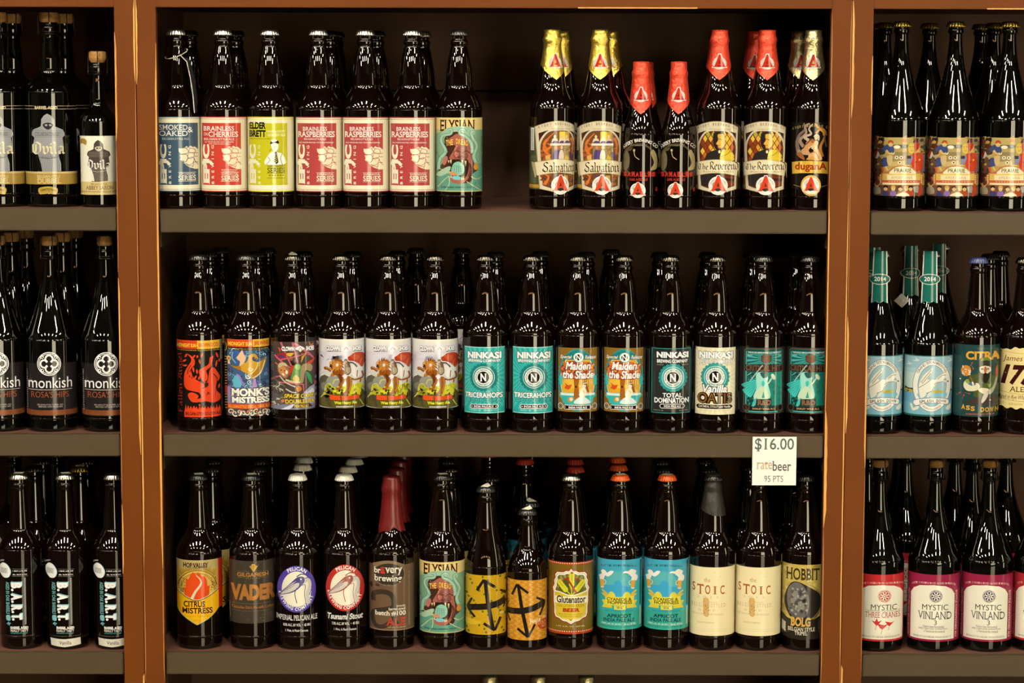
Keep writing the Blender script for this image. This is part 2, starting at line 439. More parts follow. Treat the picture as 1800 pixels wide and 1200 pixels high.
def epic(name, c, col, lines, dx, dark=None, fig=False, edge=None, pap='#efe3b6'):
    # c: axis in photograph pixels; drawn from the middle of the three raspberry labels (crop 510,20 x3, middle 153)
    d = Print(c, 367.5, 40.4, (c - 51, 20, 3)); o = 153 - 153 + dx
    edge = edge or col
    d.B(562, 957, pap); d.B(562, 567, edge); d.B(573, 575, edge); d.B(952, 957, edge); d.B(944, 946, edge)
    for x in (265, 271): d.W([(x + o, 575), (x + o, 944)], 1.5, edge)
    d.R(42 + o, 595, 243 + o, 922, col)
    if dark: d.M([(x + o, y, r, r, 0) for x, y, r, _, _ in scat(260, 46, 690, 240, 918, .6, 1.5, 5)], dark, n=5)
    ltr = '#f3e8c0' if not fig else '#e9e0b0'
    # vertical wordmark
    d.M([(52 + o, 800, 9, 18, 20), (88 + o, 806, 8, 16, -30)], ltr)
    d.T('EPIC', 46 + o, 708, 80 + o, 918, ltr, .055, 1, rot=90, gap=.0)
    d.T('BREWING', 90 + o, 712, 103 + o, 916, ltr, .01, rot=90, gap=.5)
    for (t, x0, y0, x1, y1, cc, b, sf) in lines: d.T(t, x0 + o, y0, x1 + o, y1, cc, b, sf)
    if fig:       # person in shirt and tie
        ox = o
        d.P([(128 + ox, 812), (138 + ox, 770), (160 + ox, 748), (185 + ox, 742), (215 + ox, 758), (232 + ox, 790), (222 + ox, 812)], '#f2eccb', 4)
        d.P([(158 + ox, 705), (176 + ox, 690), (194 + ox, 700), (196 + ox, 726), (184 + ox, 742), (168 + ox, 738)], '#efe7c4', 4)
        d.P([(154 + ox, 706), (160 + ox, 688), (182 + ox, 680), (198 + ox, 692), (196 + ox, 704), (176 + ox, 698)], '#1b1a12', 3)
        d.P([(160 + ox, 684), (180 + ox, 680), (190 + ox, 688), (165 + ox, 696)], '#f2eccb', 3)
        d.P([(178 + ox, 746), (186 + ox, 744), (196 + ox, 800), (186 + ox, 812), (174 + ox, 800)], '#1d1c12')
        for q in range(5): d.W([(176 + ox, 762 + q * 10), (192 + ox, 754 + q * 10)], 3, '#c9b41a')
        for pts in ([(138, 770), (152, 790), (132, 812)], [(214, 758), (206, 782), (216, 812)], [(186, 744), (204, 748)], [(172, 720), (182, 722)], [(150, 742), (160, 730)]):
            d.W([(x + ox, y) for x, y in pts], 2, '#2a2814', 2)
        d.T('EXPONENTIAL', 140 + ox, 818, 226 + ox, 828, '#3b3a10', .0, 1); d.T('SERIES', 138 + ox, 830, 228 + ox, 856, '#3b3a10', .01, 1)
        for y in (816, 860, 884): d.W([(136 + ox, y), (230 + ox, y)], 2, '#3b3a10')
        d.M([(150 + ox + i * 14, 870, 5, 2.4, 0) for i in range(6)], '#3b3a10')
    else:
        hop(d, 142 + o, 715, 243 + o, 838, '#efdcae', col if not dark else '#9c3a34')
        for y in (855, 902): d.W([(138 + o, y), (230 + o, y)], 1.6, ltr)
        d.T('EXPONENTIAL', 142 + o, 859, 228 + o, 869, ltr, .0, 1); d.T('SERIES', 140 + o, 872, 230 + o, 898, ltr, .01, 1)
    D[name] = (d.mesh('label'), 'bomber')
EL = '#f4ead0'
epic('smoked', 312, '#3f5661', [('SMOKED', 44, 605, 190, 632, EL, .005, 1), ('&', 190, 617, 218, 645, EL, .0, 0), ('OAKED', 44, 636, 190, 664, EL, .005, 1), ('BELGIAN-STYLE ALE', 58, 673, 196, 684, '#c9cfc0', 0, 1)], 16, edge='#4a6470')
epic('cherry', 394, '#c8402f', [('BRAINLESS', 50, 612, 208, 636, EL, .01, 1), ('ON', 52, 646, 72, 662, EL, 0, 1), ('CHERRIES', 76, 640, 228, 668, EL, .01, 1), ('BELGIAN-STYLE ALE', 52, 674, 208, 686, EL, 0, 1), ('ALE REFERMENTED WITH CHERRIES', 54, 692, 205, 698, EL, 0, 0), ('AND AGED IN OAK BARRELS', 76, 702, 190, 708, EL, 0, 0), ('AGED IN FRENCH', 140, 838, 220, 845, EL, 0, 0), ('OAK BARRELS', 146, 848, 214, 854, EL, 0, 0)], -3)
epic('elder', 476, '#c3bb1e', [('ELDER', 48, 590, 132, 626, '#17150c', .05, 0), ('BRETT', 48, 632, 132, 668, '#17150c', .05, 0), ('SAISON-BRETT', 138, 632, 232, 644, '#e5de9c', .02, 0), ('GOLDEN ALE', 142, 650, 232, 664, '#e5de9c', .03, 0), ('A BLEND OF ALES AGED IN WINE BARRELS', 48, 674, 158, 680, '#2a2814', 0, 0)], -4, fig=True, edge='#d9c81c')
epic('rasp', 643, '#b2443e', [('BRAINLESS', 70, 614, 195, 635, EL, .005, 1), ('RASPBERRIES', 45, 638, 235, 668, EL, .012, 1), ('BELGIAN-STYLE ALE', 76, 673, 190, 683, EL, 0, 1), ('ALE REFERMENTED WITH RASPBERRIES', 50, 693, 228, 700, EL, 0, 0)], -1, dark='#8e2f30', edge='#a83a38')

# --- teal monster label
def dread():
    d = Print(807, 367.5, 40.6, (760, 200, 8))
    d.B(64, 1104, '#5f9a7c'); d.B(64, 300, '#e6c878'); d.B(230, 420, '#b3bd7e'); d.B(400, 560, '#86aa7c'); d.B(1090, 1104, '#c9b774')
    d.P([(55, 300), (140, 260), (700, 230), (700, 700), (55, 760)], '#7fa57c', 0)
    d.T('ELYSIAN', 108, 92, 594, 258, '#3a1a10', .02, 1)
    d.P([(120, 300), (240, 200), (520, 190), (600, 280), (500, 330), (180, 340)], '#9dbc94', 4)
    d.P([(85, 800), (180, 640), (170, 380), (230, 300), (330, 260), (470, 300), (560, 430), (580, 640), (640, 780), (560, 860), (540, 960), (400, 990), (300, 960), (250, 850)], '#46291d', 5)
    d.P([(190, 400), (280, 330), (350, 290), (430, 330), (520, 430), (540, 600), (555, 750), (520, 900), (400, 990), (280, 970), (256, 900), (330, 900), (430, 930), (500, 820), (510, 700), (470, 640), (330, 650), (240, 640), (290, 540), (330, 470), (280, 430)], '#a8604a', 4)
    d.P([(140, 690), (190, 600), (220, 640), (180, 730)], '#b8705a', 4)
    d.P([(300, 560), (420, 530), (500, 580), (480, 640), (330, 640)], '#8c4a3c', 4); d.P([(340, 480), (450, 450), (500, 540), (400, 560)], '#94564a', 4)
    d.E(340, 575, 30, 24, '#c08068'); d.E(340, 578, 14, 10, '#5a2a20')
    for q in range(5): d.W([(300 + q * 44, 440), (280 + q * 60, 380)], 14, '#7a4030')
    d.P([(250, 670), (340, 650), (470, 660), (500, 740), (490, 860), (420, 930), (300, 910), (260, 820)], '#2f1d14', 5)
    d.P([(265, 800), (300, 710), (370, 680), (440, 730), (440, 830), (360, 880), (290, 840)], '#8fc0a0', 5)
    for q in range(5): d.W([(290 + q * 26, 720 + q * 6), (270 + q * 34, 830)], 5, '#3f6a58'); d.W([(280, 730 + q * 24), (430, 750 + q * 24)], 4, '#5f8a70')
    d.P([(240, 820), (310, 830), (350, 860), (300, 880), (250, 860)], '#c98a58', 3)
    d.P([(280, 890), (350, 880), (400, 900), (390, 935), (300, 930)], '#7fc4c0', 3)
    for x, y, q in ((262, 655, 60), (232, 665, 40), (420, 655, 60), (466, 670, 80), (414, 935, -50), (436, 930, -45), (266, 905, -40)):
        d.P([(x - 12, y), (x + 12, y), (x + 2, y + q)], '#ecd28c')
    for pts in ([(90, 790), (110, 650), (190, 540), (130, 400), (150, 320), (260, 290), (270, 230), (220, 240)], [(560, 560), (540, 420), (470, 330), (390, 290), (385, 240), (440, 230), (470, 270)], [(610, 700), (580, 600), (620, 460), (560, 340), (540, 270), (580, 260)]):
        d.W(pts, 56, '#4f7a5c', 6, w2=34); d.W(pts, 42, '#9fc4a2', 6, w2=24)
    d.W([(350, 640), (320, 520), (350, 450)], 22, '#cc7c66', 4)
    for i, c in enumerate('THE DREAD'):
        if c != ' ':
            x = 195 + i * 34.5; y = 352 + 24 * abs(i - 4) / 4
            d.T(c, x, y, x + 30, y + 84, '#f0b450', .05, 0, out=('#6a2a14', .06))
    d.P([(575, 760), (600, 690), (630, 720), (640, 780), (600, 800)], '#cf8a34', 3)
    for pts in ([(55, 880), (160, 850), (250, 830), (130, 790), (60, 800)], [(80, 1040), (170, 940), (240, 880)], [(540, 890), (620, 930), (700, 890)], [(480, 960), (600, 1040), (680, 1090)], [(240, 890), (240, 1000), (180, 1090)]):
        d.W(pts, 12, '#d6cf8c', 4, w2=5)
    d.P([(60, 860), (180, 770), (260, 750), (230, 830), (120, 890)], '#a9c49a', 4)
    g = random.Random(31)
    for q in range(60):                      # engraved hatching on the sea and on the creature
        x, y = g.choice(((g.uniform(60, 110), g.uniform(420, 760)), (g.uniform(600, 690), g.uniform(420, 980)), (g.uniform(80, 680), g.uniform(960, 1020)), (g.uniform(130, 240), g.uniform(330, 640))))
        d.W([(x, y), (x + g.uniform(-14, 14), y + g.uniform(14, 44))], 5, g.choice(('#4a8068', '#3c6a5a', '#8fb890')), w2=2)
    for q in range(46):
        x, y = g.uniform(300, 540), g.uniform(470, 650)
        d.W([(x, y), (x + g.uniform(10, 34), y + g.uniform(-12, 16))], 6, g.choice(('#6a3426', '#7c4232', '#c88068', '#5a2a20')), w2=2)
    for pts in ([(300, 545), (350, 525), (400, 550)], [(420, 560), (470, 530), (530, 560)], [(330, 630), (400, 612), (480, 630)], [(500, 690), (530, 780), (500, 890)], [(520, 700), (548, 790), (510, 910)]): d.W(pts, 9, '#4c2018', 4)
    d.T('OAK-AGED IMPERIAL STOUT', 124, 1030, 590, 1052, '#23241a', .0, 1, gap=.06)
    d.T('IMPERIAL STOUT', 676, 330, 692, 760, '#5d6a3a', 0, rot=-90)
    return d
d = dread(); D['dread'] = (d.mesh('label'), 'bomber')

# --- arched cream labels with a ribbon banner
def a_badge(d, cx, cy, r, rim='#f4ead2', red='#d9421f', s=1.0):
    d.E(cx, cy, r, r, rim); d.O(cx, cy, r * .86, r * .86, r * .02, '#a99870'); d.E(cx, cy, r * .62, r * .62, '#2c2018'); d.O(cx, cy, r * .62, r * .62, r * .07, '#efe2c2')
    d.A('AVERY', cx, cy, r * .68, r * .68, 168, 118, r * .15, '#6b5c44', 0, 1); d.A('BREWING', cx, cy, r * .68, r * .68, 66, 8, r * .15, '#6b5c44', 0, 1)
    t = cy - r * 1.06; b = cy + r * .6
    for k, col in ((r * .06, '#f4ead2'), (0, red)):
        d.P([(cx - r * .1 - k, t - k), (cx + r * .12 + k, t - k), (cx + r * .78, b - r * .08 - k), (cx + r * .95 + k, b - r * .06), (cx + r * .95 + k, b + k), (cx + r * .3, b + k), (cx + r * .3, b - r * .1), (cx + r * .22, b - r * .22),
             (cx - r * .3, b - r * .22), (cx - r * .36, b - r * .1), (cx - r * .32, b + k), (cx - r * .9 - k, b + k), (cx - r * .9 - k, b - r * .06), (cx - r * .7, b - r * .1)], col)
    d.P([(cx, cy - r * .38), (cx + r * .14, cy + r * .1), (cx - r * .14, cy + r * .1)], '#43382c'); d.P([(cx - r * .36, b - r * .12), (cx - r * .2, b - r * .3), (cx + r * .24, b - r * .3), (cx + r * .36, b - r * .12), (cx + r * .1, b - r * .04), (cx - r * .05, b + r * .02)], '#3a3026', 2)
def f_badge(d, cx, cy, r, red, foil):
    d.O(cx, cy, r * .78, r * .78, r * .36, '#e6dcc4'); d.M([(cx + r * .78 * math.cos(R(t)), cy - r * .78 * math.sin(R(t)), r * .06, r * .06, 0) for t in range(0, 360, 14)], '#a8947c', n=5)
    t, b = cy - r * 1.35, cy + r * .62
    for k, col in ((r * .1, '#f0e8d4'), (0, red)):
        d.P([(cx - r * .12 - k, t - k), (cx + r * .14 + k, t - k), (cx + r * .74, b - r * .12), (cx + r * .92 + k, b - r * .1), (cx + r * .92 + k, b + k), (cx - r * .9 - k, b + k), (cx - r * .9 - k, b - r * .1), (cx - r * .7, b - r * .12)], col)
    d.P([(cx, cy - r * .5), (cx + r * .18, cy + r * .06), (cx - r * .18, cy + r * .06)], foil); d.P([(cx - r * .3, b - r * .3), (cx + r * .3, b - r * .3), (cx + r * .2, b - r * .05), (cx - r * .2, b - r * .05)], foil)
def arch(name, ax, crop, title, sub, scene_fn, side, kind='avery'):
    d = Print(ax, 367.5, 39.6, crop)
    if side: d.B(150, 1030, side, -100, -20); d.B(960, 1010, '#b8892c' if side[1] < '6' else '#6d6a3c', -98, -20)
    if side == '#4a4a2e':
        k = d.r * math.pi / 180
        d.add([[(k * -84, d.Y(480)), (k * -68, d.Y(480)), (k * -68, d.Y(165)), (k * -84, d.Y(165))]], '#e4dec4')
        d.add([[(k * -82, d.Y(y + 5)), (k * -70, d.Y(y + 5)), (k * -70, d.Y(y)), (k * -82, d.Y(y))] for y in range(185, 470, 14)], '#2a2620')
        d.add([[(k * -84, d.Y(y + 6)), (k * -60, d.Y(y + 6)), (k * -60, d.Y(y)), (k * -84, d.Y(y))] for y in range(560, 940, 22)], '#7a7a58')
    L, Rr = 62, 650
    body = [(L, 150)] + [(L + (Rr - L) * t / 12, 150 - 84 * math.sin(math.pi * t / 12) ** .8) for t in range(1, 12)] + [(Rr, 150), (Rr - 12, 640), (Rr - 16, 1020), (520, 1052), (380, 1060), (250, 1052), (112, 1020), (90, 640)]
    d.P(body, '#dccaa0'); d.W(body, 8, '#8a7650', closed=True)
    pan = [(100, 240), (200, 200), (360, 190), (520, 200), (625, 235), (616, 640), (606, 975), (500, 1010), (250, 1010), (150, 975), (122, 640)]
    d.P(pan, '#3a2318')
    inner = [(120, 640), (112, 420), (150, 300), (230, 215), (360, 200), (490, 215), (590, 300), (625, 420), (618, 640), (600, 970), (500, 1000), (250, 1000), (155, 970)]
    scene_fn(d, inner)
    d.W([(118, 640), (110, 420), (150, 290), (230, 205), (360, 190), (500, 205), (590, 290), (630, 420), (624, 640)], 22, '#ead9b0', 5)
    d.W([(118, 640), (110, 420), (150, 290), (230, 205), (360, 190), (500, 205), (590, 290), (630, 420), (624, 640)], 3, '#8a7040', 5)
    for i, c in enumerate('AVERY BREWING CO'):
        if c != ' ':
            x = 92 + i * 34.5; y = 150 - 62 * math.sin(math.pi * (x + 15 - L) / (Rr - L)); d.T(c, x, y, x + 25, y + 36, '#8c7d5c', .02, 1)
    d.T('THE BREWERS OF ALES', 250, 170, 545, 186, '#8c7d5c', 0, 1)
    for x0, x1, up in ((40, 78, 0), (Rr - 10, Rr + 22, 0)): d.P([(x0, 640), (x1, 660), (x1, 850), (x0 + 30, 868)], '#bfa873')
    ban = [(62, 650)] + [(62 + 600 * t / 10, 650 - 48 * math.sin(math.pi * t / 10)) for t in range(1, 10)] + [(662, 650), (640, 836)] + [(640 - 555 * t / 10, 836 - 44 * math.sin(math.pi * t / 10)) for t in range(1, 10)] + [(85, 836)]
    d.P(ban, '#e4d3a4'); d.W(ban, 6, '#9a8556', closed=True)
    for t, x0, y0, x1, y1 in title: d.T(t, x0, y0, x1, y1, '#2c1710', blk=.75)
    d.T(sub, 175, 764, 590, 786, '#6d5c3c', 0, 1)
    a_badge(d, 385, 970, 132)
    D[name] = (d.mesh('label'), kind)
def sc_salv(d, inner):
    d.P(inner, '#6d4426')
    d.M(scat(60, 130, 480, 240, 960, 10, 26, 3), '#b0582a'); d.M(scat(40, 500, 300, 620, 960, 10, 24, 4), '#a5662e'); d.M(scat(30, 130, 300, 610, 960, 8, 16, 6), '#47304a')
    for pts in ([(240, 560), (160, 460), (200, 330), (280, 240)], [(180, 480), (250, 420), (200, 380)], [(200, 330), (160, 400), (220, 470)], [(560, 300), (590, 420), (570, 560)], [(140, 700), (220, 620)], [(170, 960), (220, 860), (180, 820)]):
        d.W(pts, 38, '#d9752a', 5, w2=12)
    d.R(360, 220, 520, 370, '#d0a02c'); d.R(372, 215, 450, 330, '#f2d03c')
    for x, c in ((300, '#e2c89c'), (400, '#e8d2a6'), (476, '#dcc090')):
        d.P([(x - 40, 378), (x - 34, 322), (x, 304), (x + 34, 322), (x + 40, 378)], c, 3); d.E(x, 285, 17, 22, '#e6c794'); d.P([(x - 40, 380), (x - 10, 345), (x + 40, 350), (x + 40, 380)], '#584068', 2)
    d.R(240, 380, 540, 410, '#efe0c0'); d.R(258, 410, 520, 620, '#8d7346'); d.M(scat(60, 440, 420, 530, 600, 6, 13, 9), '#b79458')
    for x, c, h in ((310, '#4d3a6c', '#c98850'), (350, '#5b4478', '#b06a3a'), (395, '#e2cfa8', '#e4c38c')):
        d.P([(x - 36, 612), (x - 28, 500), (x, 470), (x + 30, 500), (x + 34, 612)], c, 3); d.E(x + 4, 438, 20, 26, h)
    d.P([(440, 600), (470, 540), (510, 580), (510, 612)], '#d9ba3c'); d.R(180, 550, 240, 612, '#d8a85c'); d.E(548, 560, 26, 50, '#4a3866')
    d.R(440, 830, 500, 1000, '#c99a34'); d.P([(290, 840), (350, 820), (330, 900)], '#4d3a6c')
arch('salvation', 1054, (1010, 205, 8), [('Salvation', 145, 640, 622, 790)], 'BELGIAN STYLE GOLDEN ALE', sc_salv, '#4a4a2e')
def sc_rev(d, inner):
    d.P(inner, '#5e2a14')
    g = random.Random(3); cols = ('#d8992c', '#e6bc3e', '#c06a20', '#a8a03a', '#8a3a18', '#e0a83a', '#b84a1c')
    for i in range(7):
        for j in range(7):
            cx = 165 + i * 74 + (j % 2) * 37; cy = 250 + j * 60
            if cx > 600 or (cx < 190 and j == 0): continue
            d.P([(cx, cy - 52), (cx + 32, cy), (cx, cy + 52), (cx - 32, cy)], g.choice(cols))
    for k in range(-4, 12):
        d.W([(130 + k * 74 - 180, 200), (130 + k * 74 + 80, 620)], 4, '#2a1508') if 130 + k * 74 - 180 > 120 and 130 + k * 74 + 80 < 620 else None
    d.P([(190, 612), (230, 520), (330, 470), (420, 460), (470, 640), (430, 790), (330, 860), (160, 960), (140, 640)], '#2b2320', 3)
    d.P([(440, 470), (530, 470), (590, 560), (590, 620), (420, 620), (410, 540)], '#e3c02c', 3)
    d.P([(310, 260), (330, 225), (420, 205), (460, 240), (475, 330), (470, 420), (430, 460), (380, 470), (330, 440), (310, 340)], '#2a201c', 4)
    d.P([(372, 250), (450, 246), (468, 290), (474, 350), (466, 410), (430, 446), (385, 452), (372, 400), (350, 380), (378, 330)], '#dca83c', 3)
    d.W([(345, 318), (400, 312), (430, 330)], 7, '#2a1810'); d.W([(366, 405), (412, 398)], 5, '#5a2814'); d.W([(375, 440), (430, 448), (470, 415)], 14, '#7a3a18', 4); d.E(398, 492, 16, 22, '#efdc9c'); d.W([(420, 560), (500, 530), (545, 480)], 6, '#3a2410', 3); d.W([(410, 590), (470, 570)], 5, '#6b5010')
    d.P([(150, 850), (330, 840), (290, 990), (155, 965)], '#2b2320'); d.P([(470, 840), (610, 850), (600, 960), (500, 990)], '#7a3018'); d.P([(480, 860), (610, 870), (606, 910), (470, 900)], '#3a2018')
arch('reverend', 1348, (1300, 205, 8), [('The', 106, 660, 246, 760), ('Reverend', 262, 628, 655, 748)], 'BELGIAN STYLE QUADRUPEL ALE', sc_rev, '#7a3a16')

def dugana():
    d = Print(1423, 367.5, 39.7, (1380, 205, 8))
    d.B(75, 1010, '#17110e', -100, 100)
    for i, c in enumerate('AVERY BREWING CO'):
        if c != ' ':
            x = 70 + i * 33; y = 148 - 44 * math.sin(math.pi * (x - 60) / 560); d.T(c, x, y, x + 24, y + 36, '#a8935a', .02, 1)
    for k, (pts, c, w) in enumerate((([(170, 520), (140, 380), (170, 260), (240, 180), (230, 90)], '#7a6450', 60), ([(230, 420), (180, 330), (260, 230), (250, 130), (310, 90)], '#a08468', 50), ([(300, 330), (240, 280), (330, 240), (300, 170), (350, 100)], '#c0a888', 44), ([(520, 260), (500, 190), (430, 150), (380, 90)], '#c8872c', 60), ([(490, 560), (460, 430), (510, 300), (520, 210), (440, 140)], '#b8752a', 46), ([(400, 230), (450, 180), (500, 230)], '#dba040', 30), ([(540, 420), (520, 300), (540, 220)], '#5a4630', 30), ([(200, 560), (160, 470), (230, 520), (320, 530)], '#a8967c', 40))):
        d.W(pts, w, c, 6, w2=w * .3)
    d.P([(330, 600), (300, 540), (370, 480), (330, 420), (380, 340), (430, 350), (420, 430), (460, 520), (480, 605)], '#e0b070', 4)
    d.P([(200, 470), (240, 430), (270, 350), (330, 330), (350, 390), (300, 470), (330, 520), (240, 520)], '#c8935a', 4)
    d.E(402, 292, 24, 32, '#e2b478', rot=15); d.E(352, 340, 24, 32, '#a85f38', rot=-20); d.W([(370, 280), (400, 250), (436, 270), (434, 330)], 16, '#d8c8a8', 4)
    d.W([(330, 300), (300, 350), (230, 410)], 14, '#5a3018', 3); d.P([(270, 600), (340, 550), (420, 600)], '#d49a48', 3); d.P([(130, 520), (200, 500), (250, 600), (200, 590)], '#a05a2c', 3)
    d.W([(330, 500), (400, 500), (440, 590)], 10, '#8a4a28', 3); d.W([(410, 420), (350, 410), (300, 440)], 12, '#f0cf98', 3); d.E(392, 440, 16, 14, '#f0cf98'); d.E(350, 440, 14, 12, '#e8c088')
    ban = [(72, 640), (200, 622), (340, 616), (480, 622), (604, 636), (596, 806), (470, 792), (330, 788), (190, 792), (80, 806)]
    d.P(ban, '#d8a838')
    for x in (200, 340, 460): d.W([(x, 622), (x, 788)], 34, '#efc452')
    d.T('duganA', 116, 640, 552, 775, '#9c2e10', .03)
    d.M([(330 + i * 26, 770, 8, 4, 0) for i in range(8)], '#a8832c')
    d.W([(100, 960), (200, 985)], 7, '#a08450'); d.W([(560, 960), (470, 985)], 7, '#a08450')
    d.E(338, 965, 138, 148, '#d8ac44'); a_badge(d, 338, 970, 118)
    return d
D['dugana'] = (dugana().mesh('label'), 'avery')

# --- small black labels with red title
d = Print(1126, 367.5, 30.6, (900, 20, 3))
d.A('AVERY BREWING CO', 677, 800, 112, 112, 138, 42, 17, '#e2d8bc', .02, 1, wid=.92); d.T('THE BREWERS OF ALE', 620, 700, 712, 710, '#b8ae94', 0)
d.O(670, 785, 84, 84, 9, '#55492e', a0=-60, a1=240); d.P([(592, 830), (586, 780), (606, 735), (622, 770), (618, 820), (600, 842)], '#6f6243', 4); d.P([(762, 830), (764, 770), (744, 730), (732, 750), (748, 800), (728, 836)], '#a5915c', 4); d.P([(596, 740), (640, 716), (628, 735)], '#5a4d30')
d.W([(645, 740), (650, 765), (672, 782)], 4, '#b9a468', 4); d.E(645, 733, 6, 7, '#b9a468')
for i, c in enumerate("SAMAEL'S"): d.T(c, 590 + i * 21, 846 + (3 if i % 2 else 0), 608 + i * 21, 872, '#c23220', .06, 1, out=('#5a120c', .05))
d.T('OAK AGED ALE', 622, 880, 716, 894, '#b33424', .03)
a_badge(d, 666, 945, 40); d.M([(585, 940, 5, 9, 0), (762, 940, 6, 12, 0)], '#a02a1c')
D['samael'] = (d.mesh('label'), 'avery12')

# --- red figure in flames
def fallen():
    d = Print(351, 760, 40.4, (300, 590, 8), .99)
    d.B(85, 1165, '#1b1410', -80, 112); d.B(85, 200, '#d2421c', -78, 0)
    d.R(90, 88, 378, 205, '#d2421c'); d.R(376, 88, 690, 205, '#e8b02c')
    d.T('MIDNIGHT SUN', 96, 130, 358, 182, '#f2c83a', .03); d.T('BREWING CO.', 398, 122, 676, 178, '#c8481c', .03); d.E(376, 158, 9, 10, '#f2c83a')
    d.T('HAND CRAFTED IN ANCHORAGE, ALASKA', 96, 212, 370, 234, '#c9a23c'); d.T('FULL STRENGTH BY VOLUME', 386, 212, 680, 234, '#c9a23c')
    red = '#e0431c'; blk = '#1b1410'
    d.T('Fallen Angel', 102, 262, 180, 1112, '#b8301a', rot=90, blk=.7)
    d.P([(190, 700), (196, 560), (232, 470), (290, 380), (280, 320), (225, 270), (290, 300), (340, 360), (335, 430), (290, 480), (300, 560), (340, 620), (420, 670), (480, 700), (520, 640), (548, 500), (600, 470), (640, 520), (690, 620), (640, 700), (640, 800), (690, 860), (690, 930), (600, 965), (480, 940), (410, 950), (300, 950), (250, 890), (245, 840), (300, 815), (380, 850), (380, 890), (350, 905), (420, 890), (400, 820), (300, 795), (220, 770)], red, 4)
    d.P([(405, 570), (400, 500), (450, 470), (530, 420), (550, 330), (600, 310), (580, 400), (560, 460), (500, 510), (520, 600), (480, 690), (440, 640)], red, 4)
    for pts in ([(240, 560), (250, 500), (290, 420)], [(270, 600), (265, 540), (320, 440)], [(300, 620), (310, 560)], [(600, 560), (650, 640), (630, 760), (620, 880)], [(470, 680), (520, 640)], [(500, 850), (540, 810)], [(510, 810), (545, 850)], [(440, 760), (520, 720)]):
        d.W(pts, 12, blk, 4, w2=5)
    d.P([(470, 700), (520, 680), (525, 720), (480, 750)], '#3a1a10', 3)
    for x, y, a, l in ((220, 300, 60, 60), (200, 370, 30, 60), (205, 440, 10, 60), (330, 310, 50, 60), (378, 310, 80, 40), (410, 380, 100, 70), (440, 290, 70, 70), (320, 490, 100, 90), (370, 520, 95, 70), (350, 600, 60, 60), (400, 610, 70, 60), (650, 300, 110, 90), (640, 420, 80, 100), (680, 380, 90, 50), (260, 540, 95, 70), (675, 740, 80, 70), (400, 990, 80, 30)):
        c, s_ = math.cos(R(a)), math.sin(R(a))
        d.P([(x - c * l / 2, y + s_ * l / 2), (x + s_ * 14, y + c * 14), (x + c * l / 2, y - s_ * l / 2), (x - s_ * 14, y - c * 14)], red, 3)
    fl = [(190, 1165), (190, 1090)]
    for i in range(13): fl += [(200 + i * 39, 1040 - (i * 37 % 40)), (208 + i * 39, 985 + (i * 53 % 36)), (222 + i * 39, 1060 - (i * 29 % 22))]
    d.P(fl + [(698, 1090), (698, 1165)], red)
    d.T('BELGIAN STYLE GOLDEN ALE', 205, 1092, 694, 1136, blk, .02)
    d.R(692, 88, 730, 370, '#8d8a72'); d.R(700, 380, 726, 1105, '#4c463c')
    for q in range(7): d.W([(694, 110 + q * 38), (730, 108 + q * 38)], 5, '#5c5a48')
    return d
D['fallen'] = (fallen().mesh('label'), 'bomber')
